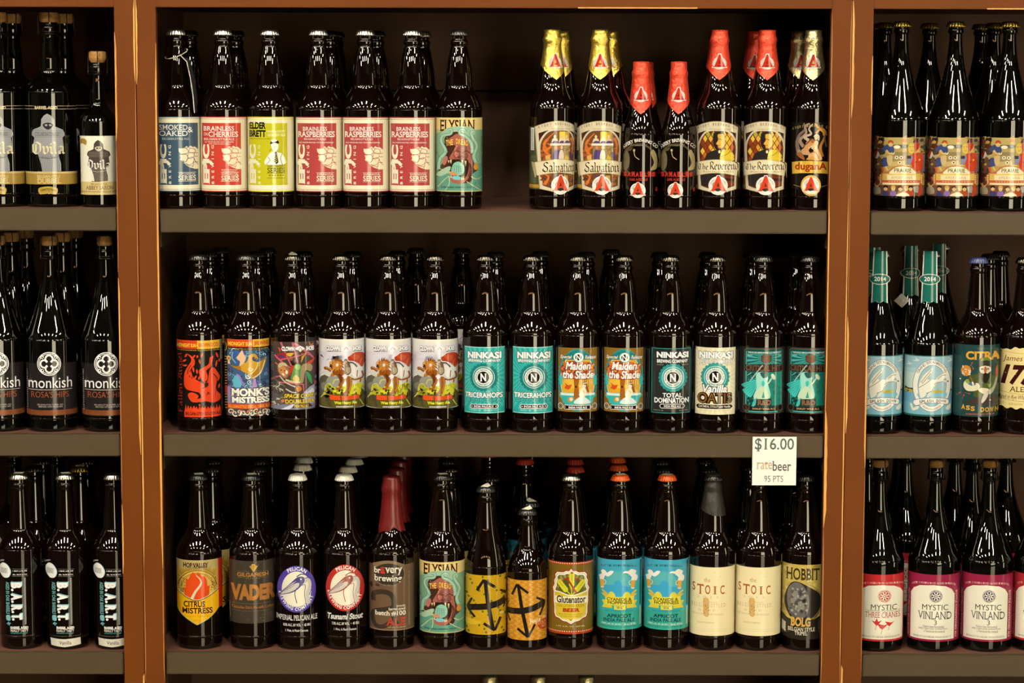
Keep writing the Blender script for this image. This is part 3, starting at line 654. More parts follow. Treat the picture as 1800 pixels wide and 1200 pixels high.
def monks():
    d = Print(435, 760, 40.4, (385, 590, 8), .99)
    d.B(70, 1145, '#1b1410', -112, 112)
    for q in range(20): d.W([(70, 335 + q * 38), (112, 320 + q * 38)], 14, '#b08a3a')
    d.R(66, 740, 116, 840, '#b03a1c'); d.O(88, 185, 22, 60, 9, '#b89a40')
    d.R(122, 70, 480, 178, '#d2461c'); d.R(478, 70, 706, 178, '#e8b030'); d.T('MIDNIGHT SUN', 134, 105, 466, 160, '#f2c83a', .03); d.T('BREWING', 502, 92, 696, 152, '#c8481c', .03)
    d.T('HAND CRAFTED IN ANCHORAGE ALASKA', 134, 192, 690, 214, '#d0b050')
    d.R(122, 220, 706, 980, '#3f5f78')
    g = random.Random(5)
    for q in range(110):
        swirl(d, g.uniform(140, 690), g.choice((g.uniform(235, 330), g.uniform(460, 740), g.uniform(640, 750))), g.uniform(18, 40), 12, g.choice(('#7fbcc4', '#5a4a86', '#9fd0d0', '#3a3050', '#8a6aaa', '#2c4660', '#6fa8b0', '#241c34')), 1.2, g.uniform(0, 360), g.choice((1, -1)))
    d.P([(190, 230), (260, 225), (280, 270), (240, 330), (280, 370), (290, 410), (220, 420), (180, 340)], '#3c5f8c', 4)
    d.W([(200, 250), (190, 330), (240, 400)], 14, '#7fc0c4', 4); d.W([(235, 240), (220, 330), (270, 390)], 10, '#5a4a90', 4)
    d.P([(290, 440), (300, 380), (255, 330), (290, 270), (330, 220), (350, 270), (380, 330), (340, 420)], '#eab88a', 4)
    d.P([(300, 440), (390, 380), (430, 290), (500, 270), (545, 330), (520, 360), (480, 320), (470, 360), (540, 390), (620, 360), (660, 320), (640, 430), (560, 560), (470, 620), (420, 560), (320, 510)], '#c9992c', 4)
    d.P([(450, 530), (560, 450), (600, 370), (650, 350), (620, 470), (540, 590), (450, 615)], '#a87a20', 4)
    d.W([(440, 560), (520, 480), (545, 390)], 16, '#ecd078', 4); d.W([(470, 615), (580, 540), (640, 370)], 14, '#f0d88a', 4)
    d.P([(160, 430), (240, 450), (300, 440), (310, 500), (220, 470)], '#a8701c', 3)
    swirl(d, 440, 480, 36, 12, '#f2e6c0'); swirl(d, 400, 590, 36, 14, '#f4e6cc'); swirl(d, 490, 335, 34, 13, '#3a2a60')
    d.E(145, 340, 30, 34, '#e8c088'); d.E(146, 344, 20, 22, '#c07828'); d.P([(135, 370), (155, 370), (165, 420), (130, 420)], '#e8c8a0')
    d.P([(200, 640), (260, 560), (330, 640), (300, 740), (220, 740)], '#5fb0bc', 4); d.W([(250, 560), (300, 600), (330, 690)], 24, '#a070b0', 4); d.P([(480, 620), (510, 620), (530, 750), (460, 750)], '#b58ab8')
    d.R(122, 745, 172, 980, '#8b84a8'); d.P([(165, 760), (706, 735), (706, 980), (165, 980)], '#6b6580')
    d.T("MONK'S", 172, 752, 700, 868, '#f6eed2', .05, 1, out=('#2a1a14', .07)); d.T('MISTRESS', 176, 874, 700, 964, '#f6eed2', .05, 1, out=('#2a1a14', .07))
    d.R(122, 976, 706, 1042, '#d2461c'); d.T('BELGIAN-STYLE SPECIAL DARK ALE', 136, 990, 700, 1034, '#f0b03a', .01)
    d.R(122, 1042, 706, 1145, '#3c4a44')
    for q in range(10): swirl(d, 165 + q * 58, 1092 + (q % 2) * 16, 44, 17, '#f0e6cc' if q % 2 else '#e8d4b0', 1.2, q * 50, 1 if q % 2 else -1)
    d.M(scat(26, 130, 1055, 700, 1135, 7, 14, 8), '#d2582c')
    return d
D['monks'] = (monks().mesh('label'), 'bomber')
def clown_mark(d, x0, y0, x1, y1, sp=.5):
    h = y1 - y0; w = x1 - x0
    d.T('CLOWN', x0, y0, x0 + w * .40, y1, '#f4eee0', .06, 1, sh=('#3a1612', 6, 10), out=('#4a3a34', .05))
    d.P([(x0 + w * .42, y0 + h * .5), (x0 + w * .57, y0 - h * .15), (x0 + w * .72, y0 + h * .5), (x0 + w * .62, y0 + h * .8), (x0 + w * .57, y0 + h * 1.2), (x0 + w * .52, y0 + h * .8)], '#f4eee0', 2)
    d.W([(x0 + w * .51, y0 + h * .7), (x0 + w * .57, y0 + h * .2), (x0 + w * .63, y0 + h * .7)], 10, '#b83a28')
    d.T('SHOES', x0 + w * .75, y0, x1, y1, '#f4eee0', .06, 1, sh=('#3a1612', 6, 10), out=('#4a3a34', .05))
def space():
    d = Print(516, 760, 40.4, (465, 595, 8.89), .99)
    d.B(70, 1130, '#4a3c34', -112, 112)
    d.P([(85, 860), (300, 900), (480, 1000), (780, 1000), (780, 1100), (85, 1090)], '#544a4c')
    d.M(scat(26, 180, 130, 760, 430, 20, 60, 11), '#4f3a30'); d.M(scat(12, 180, 130, 760, 330, 14, 32, 14), '#8f5a34')
    for pts, w in (([(160, 280), (420, 480)], 26), ([(260, 80), (420, 440)], 30), ([(440, 80), (520, 400)], 34), ([(240, 355), (560, 280), (690, 230)], 20), ([(470, 90), (760, 330)], 40), ([(170, 400), (230, 440)], 20), ([(100, 680), (250, 600), (160, 640)], 26), ([(200, 700), (420, 710), (620, 740)], 24), ([(600, 740), (615, 860)], 18)):
        d.W(pts, w, '#c8606c', w2=w * .6)
    d.P([(210, 150), (260, 180), (250, 240)], '#d2531c'); d.P([(340, 250), (460, 240), (400, 300)], '#d8a82c', 3); d.P([(570, 400), (580, 300), (650, 250), (610, 320)], '#d89a2c'); d.P([(690, 60), (700, 130), (770, 100), (740, 160)], '#d8742c'); d.P([(210, 260), (330, 240), (330, 320), (220, 330)], '#9c2e22', 3); d.E(270, 300, 50, 24, '#5a3060')
    d.P([(640, 420), (780, 330), (775, 370), (700, 440)], '#d2421c', 2)
    d.P([(205, 470), (220, 410), (290, 385), (350, 420), (385, 500), (370, 600), (320, 640), (250, 590), (215, 540)], '#8f6a48', 4)
    d.P([(220, 500), (250, 450), (320, 460), (350, 540), (320, 620), (250, 570)], '#c8854a', 4); d.P([(215, 440), (260, 395), (330, 400), (360, 450), (290, 440), (230, 480)], '#c8b080', 3)
    d.M([(264, 512, 12, 8, 20), (316, 520, 12, 8, 0)], '#2a1810'); d.P([(270, 560), (310, 570), (300, 600)], '#f0e0c0', 2); d.E(348, 540, 16, 30, '#e8d8b0')
    d.P([(390, 480), (460, 430), (430, 540), (390, 600)], '#b8381c', 2)
    d.P([(410, 650), (430, 560), (470, 430), (540, 410), (580, 470), (570, 600), (560, 700), (460, 710)], '#5c8a3c', 4); d.P([(470, 440), (530, 420), (560, 450), (540, 500), (490, 490)], '#8fb45c', 3); d.P([(440, 640), (490, 580), (550, 660), (480, 700)], '#d8b058', 3)
    d.P([(580, 440), (700, 420), (750, 470), (720, 540), (640, 520), (600, 700), (560, 690)], '#a08a60', 4); d.P([(650, 540), (720, 600), (745, 740), (690, 680)], '#3d9a54', 3); d.W([(330, 660), (430, 690), (560, 700)], 30, '#d0bc88', 3)
    g = random.Random(4)
    for q in range(26):
        x, y = g.uniform(105, 330), g.uniform(620, 1040); d.W([(x, y), (x + g.uniform(-60, 60), y + g.uniform(-50, 50)), (x + g.uniform(-80, 80), y + g.uniform(10, 70))], 18, g.choice(('#8f8a70', '#c8c4a0', '#5c5a4c', '#6a7048')), 3, w2=6)
    for pts in ([(240, 600), (330, 700), (480, 770)], [(330, 800), (420, 850), (490, 860)]): d.W(pts, 18, '#c8b89c', 3)
    d.P([(600, 870), (700, 780), (780, 740), (780, 1080), (620, 1050)], '#a9a8b4'); d.P([(640, 880), (740, 800), (780, 860), (700, 920)], '#d8d4cc'); d.P([(490, 780), (540, 750), (580, 810), (520, 850)], '#c8742c', 3); d.E(774, 710, 14, 34, '#b8281c')
    d.P([(85, 1090), (420, 1030), (780, 1050), (780, 1120), (85, 1126)], '#7c7a86'); d.P([(250, 1126), (430, 1040), (520, 1040), (380, 1120)], '#cfcdd0')
    d.T('SPACE CAKE', 300, 880, 775, 944, '#eac52c', .03, 0, .25, out=('#2a1a10', .05)); d.T('DOUBLE IPA', 320, 966, 775, 1032, '#eac52c', .03, 0, -.1, out=('#2a1a10', .05)); d.P([(250, 990), (300, 960), (310, 1000), (280, 1020)], '#d8742c')
    d.P([(420, 1100), (470, 1036), (700, 1036), (740, 1090)], '#3a2a24'); d.T('INDIA PALE ALE', 462, 1046, 680, 1092, '#e8c02c', .02)
    d.M([(120, 250 + q * 27, 34, 7, 5) for q in range(11)], '#7c7264')
    clown_mark(d, 272, 142, 772, 214)
    d.R(790, 70, 830, 1120, '#6a1c3c'); d.M([(800, 640 + q * 90, 20, 30, 0) for q in range(4)], '#7c8494')
    return d
D['space'] = (space().mesh('label'), 'bomber')
def wee():
    d = Print(601, 760, 40.4, (550, 590, 8.57), .99)
    d.B(70, 1105, '#e2dccb', -105, 105); d.B(70, 100, '#ece2c4', -105, 105)
    d.P([(95, 260), (785, 240), (785, 500), (95, 560)], '#d9d2cb'); d.M(scat(14, 130, 280, 500, 420, 40, 90, 2, .4), '#dcd4d2')
    d.P([(100, 700), (160, 620), (240, 600), (290, 700), (300, 900), (100, 1000)], '#5c5444', 4); d.P([(140, 580), (230, 520), (300, 590), (260, 640)], '#cfc8b4', 3); d.P([(200, 700), (280, 620), (400, 650), (420, 800), (240, 860)], '#94907c', 4); d.E(180, 780, 60, 60, '#7d7866')
    d.P([(560, 660), (620, 500), (700, 450), (780, 540), (785, 900), (640, 800)], '#cbc4ae', 4); d.P([(570, 470), (650, 460), (740, 480), (730, 600), (640, 650), (580, 590)], '#e4dccb', 4)
    d.P([(525, 340), (570, 310), (640, 270), (760, 290), (785, 400), (740, 500), (680, 440), (600, 400), (540, 390)], '#b43a1c', 5); d.W([(700, 460), (720, 400), (740, 370)], 10, '#d8762c'); d.P([(560, 330), (620, 300), (700, 330), (660, 390)], '#c8501f', 3)
    d.W([(735, 560), (750, 650), (640, 680), (580, 660)], 26, '#8f4a20', 5); d.W([(720, 680), (700, 760), (670, 750)], 24, '#a05a2a', 3); d.W([(660, 640), (670, 540)], 14, '#9c5a30')
    d.P([(95, 1000), (200, 850), (420, 800), (640, 760), (785, 900), (785, 1090), (95, 1090)], '#5c5222', 3)
    d.M(scat(30, 170, 780, 720, 900, 26, 60, 5, .55), '#b9b428'); d.M(scat(20, 340, 760, 730, 870, 20, 46, 6, .6), '#d8d02c'); d.M(scat(16, 200, 820, 740, 1000, 20, 40, 7, .6), '#3c3418'); d.M(scat(14, 110, 900, 300, 1080, 20, 44, 8, .5), '#4a4430'); d.M(scat(10, 540, 760, 720, 900, 22, 46, 17, .6), '#d2cc24')
    for pts in ([(180, 860), (200, 760), (260, 740), (290, 800)], [(300, 740), (330, 680), (390, 670)], [(120, 960), (180, 880)], [(700, 980), (760, 1080)]): d.W(pts, 14, '#c8c65a', 4)
    # rearing lion with rider
    d.P([(165, 505), (195, 482), (245, 500), (285, 530), (262, 562), (215, 532), (182, 536)], '#8a4814', 2); d.P([(266, 632), (278, 582), (330, 556), (400, 560), (402, 602), (342, 606), (300, 628)], '#b06a22', 2); d.W([(190, 492), (240, 512), (275, 538)], 10, '#c98a3c', 3); d.W([(285, 588), (335, 568), (390, 570)], 10, '#d6a050', 3)
    d.P([(300, 540), (430, 520), (490, 560), (480, 690), (425, 775), (380, 768), (405, 690), (362, 622), (312, 600)], '#8c4a16', 3); d.P([(380, 590), (430, 600), (440, 680), (410, 720), (400, 650)], '#5c3010', 3); d.W([(470, 580), (468, 680), (420, 760)], 14, '#b8742c', 4)
    g = random.Random(21)
    for lay, (r0, r1, cols) in enumerate(((40, 128, ('#5e300c', '#74400f', '#8a4a16')), (30, 104, ('#a0601c', '#b8721f', '#8a4c16')), (24, 74, ('#c8842c', '#b06a1e', '#d09a44')))):
        for q in range(26):
            a = R(-150 + q * 11.5 + g.uniform(-5, 5)); rr = r1 * g.uniform(.8, 1.05)
            d.W([(366 + r0 * math.cos(a), 452 + r0 * math.sin(a)), (366 + .65 * rr * math.cos(a + .12), 452 + .65 * rr * math.sin(a + .12)), (366 + rr * math.cos(a + .3), 452 + rr * math.sin(a + .3) + 10)], 20, g.choice(cols), 2, w2=4)
    d.P([(250, 425), (270, 402), (310, 396), (345, 424), (348, 480), (326, 524), (285, 536), (266, 522), (256, 488)], '#bf7c34', 3); d.P([(250, 425), (275, 405), (300, 410), (290, 438), (258, 446)], '#d8a050', 2); d.P([(252, 452), (284, 448), (292, 500), (264, 508)], '#4c130c', 2); d.P([(254, 452), (264, 452), (258, 470)], '#f0e4c8'); d.P([(266, 506), (276, 504), (272, 486)], '#f0e4c8'); d.M([(300, 420, 10, 6, 20)], '#1c120a'); d.W([(290, 438), (300, 480), (290, 520)], 8, '#7a4412', 3)
    d.P([(495, 640), (560, 630), (590, 700), (575, 790), (540, 880), (470, 885), (505, 790)], '#94561e', 3); d.W([(560, 650), (572, 740), (540, 850)], 12, '#c48a40', 3); d.P([(470, 860), (540, 850), (545, 890), (440, 895)], '#8a5426', 2); d.W([(430, 745), (405, 800), (345, 812)], 34, '#9c5a22', 3)
    d.P([(478, 450), (500, 392), (540, 402), (565, 480), (572, 570), (510, 610), (478, 540)], '#6c4c30', 2); d.E(492, 392, 24, 28, '#b08a64'); d.P([(470, 392), (480, 362), (516, 366), (516, 392)], '#3c2a1c', 2); d.W([(530, 420), (600, 425), (662, 490)], 20, '#4c4030', 3); d.P([(500, 500), (550, 490), (562, 560), (512, 586)], '#a89a74', 2); d.W([(490, 440), (520, 470), (505, 540)], 10, '#a88a5c', 3); d.P([(440, 620), (490, 590), (512, 640), (470, 662)], '#d8d0c4', 2); d.P([(440, 640), (460, 630), (462, 656)], '#b83424')
    clown_mark(d, 205, 170, 725, 246)
    d.P([(256, 900), (330, 912), (412, 914), (412, 978), (330, 984), (258, 974)], '#e2501c'); d.P([(430, 914), (560, 920), (690, 902), (690, 970), (560, 976), (432, 984)], '#e2501c')
    d.M([(300 + i * 33, 945 + (i % 3) * 9, 2.5, 9, 0) for i in range(12)], '#b8401a', n=5)
    d.T('Wee Heavy Ale', 320, 996, 655, 1058, '#dcd42c', .05, 0, out=('#3a3010', .03)); d.R(350, 1072, 600, 1092, '#d8d2c0'); d.T('ALE BREWED WITH NATURAL FLAVOR', 356, 1074, 594, 1090, '#4c4434')
    return d
D['wee'] = (wee().mesh('label'), 'bomber')

# --- four labels with an N roundel
def roundel(d, cx, cy, r, teal='#2f9488', fill='#15100e'):
    n = 22
    d.M([(cx + r * 1.04 * math.cos(6.283 * i / n), cy + r * 1.04 * math.sin(6.283 * i / n), r * .17, r * .17, 0) for i in range(n)], teal)
    d.E(cx, cy, r * 1.02, r * 1.02, teal); d.O(cx, cy, r * .9, r * .9, r * .05, '#bfe0d4')
    d.E(cx, cy, r * .78, r * .78, '#dfe6d0'); d.A('NINKASI BREWING CO', cx, cy, r * .56, r * .56, 205, -25, r * .15, '#33544c', .01); d.A('EUGENE OREGON', cx, cy, r * .7, r * .7, 218, 322, r * .13, '#33544c', .01, inside=True)
    d.E(cx, cy, r * .52, r * .52, fill); d.O(cx, cy, r * .52, r * .52, r * .05, '#e8ead8')
    d.T('N', cx - r * .28, cy - r * .33, cx + r * .28, cy + r * .33, '#f2efe0', .03, 1)
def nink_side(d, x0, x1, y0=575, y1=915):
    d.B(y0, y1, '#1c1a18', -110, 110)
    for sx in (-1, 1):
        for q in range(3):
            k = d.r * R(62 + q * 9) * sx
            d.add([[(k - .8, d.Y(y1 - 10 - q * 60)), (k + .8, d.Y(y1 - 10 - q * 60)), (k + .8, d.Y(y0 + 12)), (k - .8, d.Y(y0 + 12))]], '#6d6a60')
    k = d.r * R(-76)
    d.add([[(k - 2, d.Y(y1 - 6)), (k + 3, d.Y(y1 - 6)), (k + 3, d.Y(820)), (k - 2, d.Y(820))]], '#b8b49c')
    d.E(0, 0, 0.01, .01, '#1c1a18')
def trice():
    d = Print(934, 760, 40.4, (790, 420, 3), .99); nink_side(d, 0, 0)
    d.R(335, 572, 545, 922, '#2aa596'); d.rays(440, 725, 70, 190, 40, .45, '#4cb8a6', box=(338, 576, 542, 918)); d.W([(336, 575), (544, 575)], 3, '#bfe0c8'); d.W([(336, 919), (544, 919)], 3, '#bfe0c8')
    d.T('NINKASI', 358, 598, 532, 634, '#f4f2e2', .05, out=('#1c2422', .05)); d.T('BREWING COMPANY', 362, 637, 530, 652, '#f4f2e2', .03, out=('#1c2422', .05)); d.W([(362, 658), (388, 658)], 3, '#1f6a60'); d.W([(500, 658), (528, 658)], 3, '#1f6a60')
    roundel(d, 445, 732, 62, '#1f7a70')
    d.T('TRICERAHOPS', 342, 812, 538, 840, '#f4f2e2', .03, out=('#1c2422', .05)); d.T('DOUBLE IPA', 354, 842, 532, 862, '#54c8b4', .02, out=('#1c2a28', .06))
    d.P([(372, 886), (378, 874), (512, 874), (520, 886), (512, 898), (378, 898)], '#f0ead8'); d.P([(375, 886), (380, 877), (510, 877), (517, 886), (510, 895), (380, 895)], '#1c1412'); d.T('INDIA PALE ALE', 394, 880, 496, 892, '#f4f0e0', .02); d.M([(384, 886, 3, 3, 0), (508, 886, 3, 3, 0)], '#f0ead8')
    d.T('1 PINT 6 FL. OZ.', 372, 903, 432, 909, '#cfeadc'); d.T('8.8% ALC. BY VOL.', 448, 903, 514, 909, '#cfeadc')
    return d
D['trice'] = (trice().mesh('label'), 'bomber')
def total():
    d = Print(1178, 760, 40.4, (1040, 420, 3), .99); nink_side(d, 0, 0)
    d.R(320, 577, 523, 920, '#26867a'); d.R(324, 581, 519, 916, '#1a1c1a'); d.R(328, 585, 515, 912, '#2a2c28')
    d.T('NINKASI', 346, 596, 512, 628, '#f4f2e2', .05, out=('#101010', .05)); d.T('BREWING COMPANY', 348, 636, 510, 654, '#f4f2e2', .03); d.T('EUGENE', 348, 660, 382, 668, '#8c8c78'); d.T('OREGON', 478, 660, 510, 668, '#8c8c78')
    roundel(d, 432, 732, 63)
    d.T('TOTAL', 378, 812, 482, 836, '#f4f2e2', .03, out=('#101010', .05)); d.T('DOMINATION', 336, 838, 516, 866, '#f4f2e2', .03, out=('#101010', .05))
    d.P([(362, 882), (370, 870), (488, 870), (496, 882), (488, 894), (370, 894)], '#e8e0c8'); d.P([(366, 882), (372, 873), (486, 873), (492, 882), (486, 891), (372, 891)], '#1c1412'); d.T('INDIA PALE ALE', 386, 876, 474, 888, '#f4f0e0', .02)
    d.T('1 PINT 6 FL. OZ.', 330, 902, 384, 908, '#a8a890'); d.T('ALC. 6.7% BY VOL.', 466, 902, 514, 908, '#a8a890')
    return d
D['total'] = (total().mesh('label'), 'bomber')
def oatis():
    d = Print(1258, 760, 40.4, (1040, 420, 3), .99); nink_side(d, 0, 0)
    d.R(548, 573, 756, 926, '#e6d6a6'); d.rays(652, 740, 60, 190, 44, .4, '#efe4bc', box=(552, 577, 752, 922))
    d.T('NINKASI', 566, 594, 742, 632, '#f4f2e2', .05, out=('#2c3a38', .05)); d.T('BREWING COMPANY', 568, 638, 740, 656, '#f4f2e2', .03, out=('#2c3a38', .06)); d.T('EUGENE', 566, 660, 604, 668, '#b09a68'); d.T('OREGON', 704, 660, 740, 668, '#b09a68')
    roundel(d, 652, 728, 64)
    d.T('Vanilla', 586, 768, 714, 812, '#f4efe0', .03, 0, .2, out=('#4a4238', .06)); d.T('OATIS', 562, 812, 738, 866, '#2a1a10', .05, 0, out=('#2a1a10', .06)); d.T('OATIS', 562, 812, 738, 866, '#8a5c24', .0)
    d.P([(554, 884), (562, 874), (734, 874), (744, 884), (734, 896), (562, 896)], '#1c1412'); d.T('OATMEAL STOUT with Vanilla', 566, 878, 732, 890, '#f0e6c8', .01); d.T('1 PINT 6 FL. OZ.   7.2% ALC. BY VOL.', 578, 902, 722, 908, '#b8a67c')
    return d
D['oatis'] = (oatis().mesh('label'), 'bomber')
def maiden():
    d = Print(1015, 760, 40.4, (970, 600, 8.89), .99)
    d.B(105, 1108, '#1c1a18', -110, 110)
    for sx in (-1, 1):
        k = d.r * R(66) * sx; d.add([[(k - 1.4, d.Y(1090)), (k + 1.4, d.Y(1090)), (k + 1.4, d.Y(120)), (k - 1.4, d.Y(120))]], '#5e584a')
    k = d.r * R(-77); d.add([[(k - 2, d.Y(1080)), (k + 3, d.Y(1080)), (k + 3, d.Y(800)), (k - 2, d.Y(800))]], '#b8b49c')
    d.R(100, 108, 708, 1106, '#8a6420')
    n = 46; d.M([(405 + 285 * math.cos(6.283 * i / n), 610 + 465 * math.sin(6.283 * i / n), 27, 27, 0) for i in range(n)], '#2a9488')
    d.E(405, 610, 290, 470, '#1f7a72'); d.E(405, 612, 272, 440, '#cfe0c4'); d.E(405, 612, 264, 428, '#e0a82c')
    d.rays(405, 760, 60, 250, 26, .5, '#efc84a', 20, 160); d.P([(140, 815), (670, 815), (650, 900), (590, 1000), (230, 1000), (170, 920)], '#35b0a2', 2); d.P([(140, 815), (670, 815), (668, 850), (145, 855)], '#d8e6d4')
    d.P([(345, 590), (430, 590), (415, 700), (430, 900), (345, 900), (355, 720)], '#a05c1c', 2); d.E(378, 712, 18, 18, '#3c3020')
    cloud = [(150, 500), (130, 430), (180, 370), (260, 320), (400, 310), (520, 330), (620, 350), (670, 420), (650, 500), (660, 560), (560, 600), (400, 600), (260, 590), (180, 570)]
    d.P(cloud, '#9c3c1c', 4); d.M(scat(60, 160, 340, 650, 580, 14, 28, 3), '#d8752c'); d.M(scat(40, 160, 340, 650, 580, 8, 18, 5), '#e8b058')
    d.T('Maiden', 216, 326, 606, 450, '#f6efdc', .03, 0, .2, out=('#8c2c18', .06)); d.T('the Shade', 172, 462, 654, 588, '#f6efdc', .03, 0, .12, out=('#8c2c18', .06))
    d.P([(196, 650), (260, 690), (316, 680), (280, 750), (240, 755), (200, 735), (225, 700)], '#d2501c', 2)
    d.P([(490, 640), (540, 640), (560, 700), (580, 800), (540, 780), (520, 700)], '#8a5424', 3)
    for q in range(6): d.W([(450 + q * 30, 600), (440 + q * 34, 680 + (q % 3) * 40)], 14, '#a8742c')
    d.E(505, 700, 30, 36, '#eadab0'); d.P([(480, 660), (520, 640), (550, 690), (510, 680)], '#9c5a28', 3); d.W([(480, 660), (545, 655)], 10, '#d8e0d0')
    d.P([(470, 740), (520, 730), (545, 800), (520, 860), (500, 900), (440, 870), (440, 800)], '#efe2bc', 4); d.W([(440, 800), (460, 750), (520, 810)], 22, '#e0c894', 3); d.P([(350, 970), (420, 880), (520, 880), (600, 950), (560, 980)], '#d8e4d0', 4)
    d.P([(260, 890), (330, 875), (330, 940), (265, 950)], '#d8852c', 2); d.E(305, 908, 26, 26, '#efdcb0')
    for sx, x in ((1, 145), (-1, 672)): d.P([(x - 24, 560), (x + 24, 560), (x + 20, 680), (x, 700), (x - 20, 680)], '#46b8aa', 3)
    d.P([(180, 250), (300, 180), (405, 150), (510, 180), (640, 250), (640, 290), (180, 290)], '#1f7a72', 2)
    d.T('Special', 132, 225, 312, 290, '#f2e8d0', .02, 0, .25, out=('#5a3a1c', .05)); d.T('Release', 518, 222, 684, 282, '#f2e8d0', .02, 0, .25, out=('#5a3a1c', .05))
    d.E(415, 255, 84, 80, '#2a9488'); d.E(415, 255, 76, 72, '#dfe6d0'); d.E(415, 255, 48, 48, '#15100e'); d.T('N', 378, 212, 452, 298, '#f2efe0', .02, 1)
    d.T('Summer Ale', 300, 985, 520, 1010, '#d88c2c', .02, 0, .2)
    d.P([(184, 1035), (205, 1000), (600, 1000), (622, 1035), (600, 1072), (205, 1072)], '#f0e6d0'); d.P([(190, 1035), (208, 1008), (597, 1008), (615, 1035), (597, 1064), (208, 1064)], '#1c1412'); d.T('INDIA PALE ALE', 268, 1020, 550, 1056, '#f4f0e0', .03); d.M([(212, 1036, 8, 9, 0), (603, 1036, 8, 9, 0)], '#f0e6d0')
    for x in (142, 668): d.E(x, 1024, 38, 48, '#f0e6d0'); d.E(x, 1024, 31, 40, '#4c3a1c'); d.O(x, 1024, 16, 22, 6, '#b8a070')
    return d
D['maiden'] = (maiden().mesh('label'), 'bomber')
def rnd():
    d = Print(1340.6, 760, 40.4, (1290, 600, 8.89), .99)
    d.B(95, 1130, '#2a2a26', -110, 110); k = d.r * R(-76)
    d.add([[(k - 3, d.Y(1100)), (k + 3, d.Y(1100)), (k + 3, d.Y(810)), (k - 3, d.Y(810))]], '#b8b49c'); k = d.r * R(-72); d.add([[(k - 2, d.Y(780)), (k + 2, d.Y(780)), (k + 2, d.Y(110)), (k - 2, d.Y(110))]], '#6d6a52')
    fr = [(172, 150), (210, 112), (740, 112), (772, 150), (772, 1080), (740, 1125), (210, 1125), (168, 1080)]
    d.P(fr, '#7a5a38', m=1); d.P([(180, 155), (215, 122), (735, 122), (764, 155), (764, 1076), (735, 1116), (215, 1116), (178, 1076)], '#154a42'); d.W([(205, 1010), (205, 170), (740, 160), (752, 1000)], 12, '#4fbfa8')
    d.R(215, 170, 742, 1000, '#1c5a50'); d.rays(515, 270, 60, 300, 26, .45, '#49b0a0', 0, 360, box=(218, 190, 740, 372)); d.P([(540, 480), (742, 480), (742, 1000), (600, 1000)], '#1f8a70'); d.M(scat(40, 560, 500, 730, 960, 8, 26, 3), '#2c7a66'); d.M(scat(50, 225, 500, 380, 990, 6, 20, 4), '#123830'); d.M(scat(30, 225, 500, 380, 990, 6, 16, 6), '#2c9a88')
    d.T('NINKASI BREWING COMPANY', 234, 162, 738, 188, '#cfe6d0', .02, out=('#0f2a28', .05)); d.T('Eugene', 222, 202, 300, 234, '#cfe0d0', 0, 0, .2); d.T('Oregon', 690, 202, 742, 232, '#cfe0d0', 0, 0, .2)
    d.P([(515, 185), (595, 225), (590, 310), (515, 352), (440, 310), (435, 225)], '#4a2c1c'); d.P([(515, 195), (585, 230), (580, 305), (515, 342), (450, 305), (445, 230)], '#6d4a30', m=1); d.W([(450, 232), (515, 262), (582, 232)], 5, '#2c1a10'); d.W([(515, 262), (515, 340)], 5, '#2c1a10')
    d.P([(185, 400), (200, 372), (330, 362), (460, 352), (620, 356), (740, 368), (760, 420), (740, 470), (520, 480), (330, 472), (210, 472), (185, 440)], '#38211a', 2); d.T('CRITICAL HIT', 196, 372, 742, 462, '#7a5a40', .03, 1, m=1, out=('#22120c', .05))
    d.W([(235, 670), (300, 580), (460, 365)], 16, '#a8c0a8'); d.W([(225, 540), (290, 490)], 12, '#7fb09c')
    d.P([(130, 700), (230, 640), (380, 600), (360, 720), (330, 800), (270, 880), (150, 780), (200, 740)], '#46c8b4', 3)
    for q in range(6): d.W([(360 - q * 4, 620 + q * 22), (160 + q * 24, 700 + q * 30)], 5, '#1c6a60')
    d.P([(360, 520), (440, 470), (500, 490), (545, 560), (540, 640), (580, 880), (330, 890), (370, 720)], '#9fd8bc', 4); d.P([(420, 490), (490, 480), (535, 545), (470, 570)], '#2c5a50', 3); d.P([(445, 640), (480, 610), (500, 680), (460, 700)], '#3fb8a4', 3); d.P([(380, 760), (480, 700), (570, 870), (440, 890), (330, 900)], '#c8d8ac', 3); d.P([(450, 880), (480, 770), (500, 880)], '#2c9a88')
    d.W([(490, 690), (550, 650), (610, 560)], 22, '#b8d8b8', 3); d.P([(590, 520), (620, 505), (660, 560), (640, 600), (600, 560)], '#d8e0c0', 3); d.P([(300, 1010), (330, 920), (380, 880), (370, 960), (330, 1020)], '#46b8a8', 3)
    d.P([(370, 900), (600, 895), (606, 1000), (360, 1005)], '#38261c'); d.T('R&D', 385, 912, 600, 995, '#8a6a48', .04, 1, m=1)
    d.P([(260, 1020), (700, 1020), (700, 1080), (260, 1080)], '#2a1a14'); d.T('BARLEY WINE ALE', 312, 1036, 655, 1066, '#c8a878', .02, m=1); d.E(212, 1040, 52, 54, '#6d5030', m=1); d.E(212, 1040, 42, 44, '#1c1a18'); d.E(735, 1040, 40, 50, '#1c1a18'); d.O(735, 1040, 36, 44, 5, '#7a5c38')
    d.W([(250, 1098), (700, 1098)], 14, '#4fbfa8')
    return d
D['rnd'] = (rnd().mesh('label'), 'bomber')

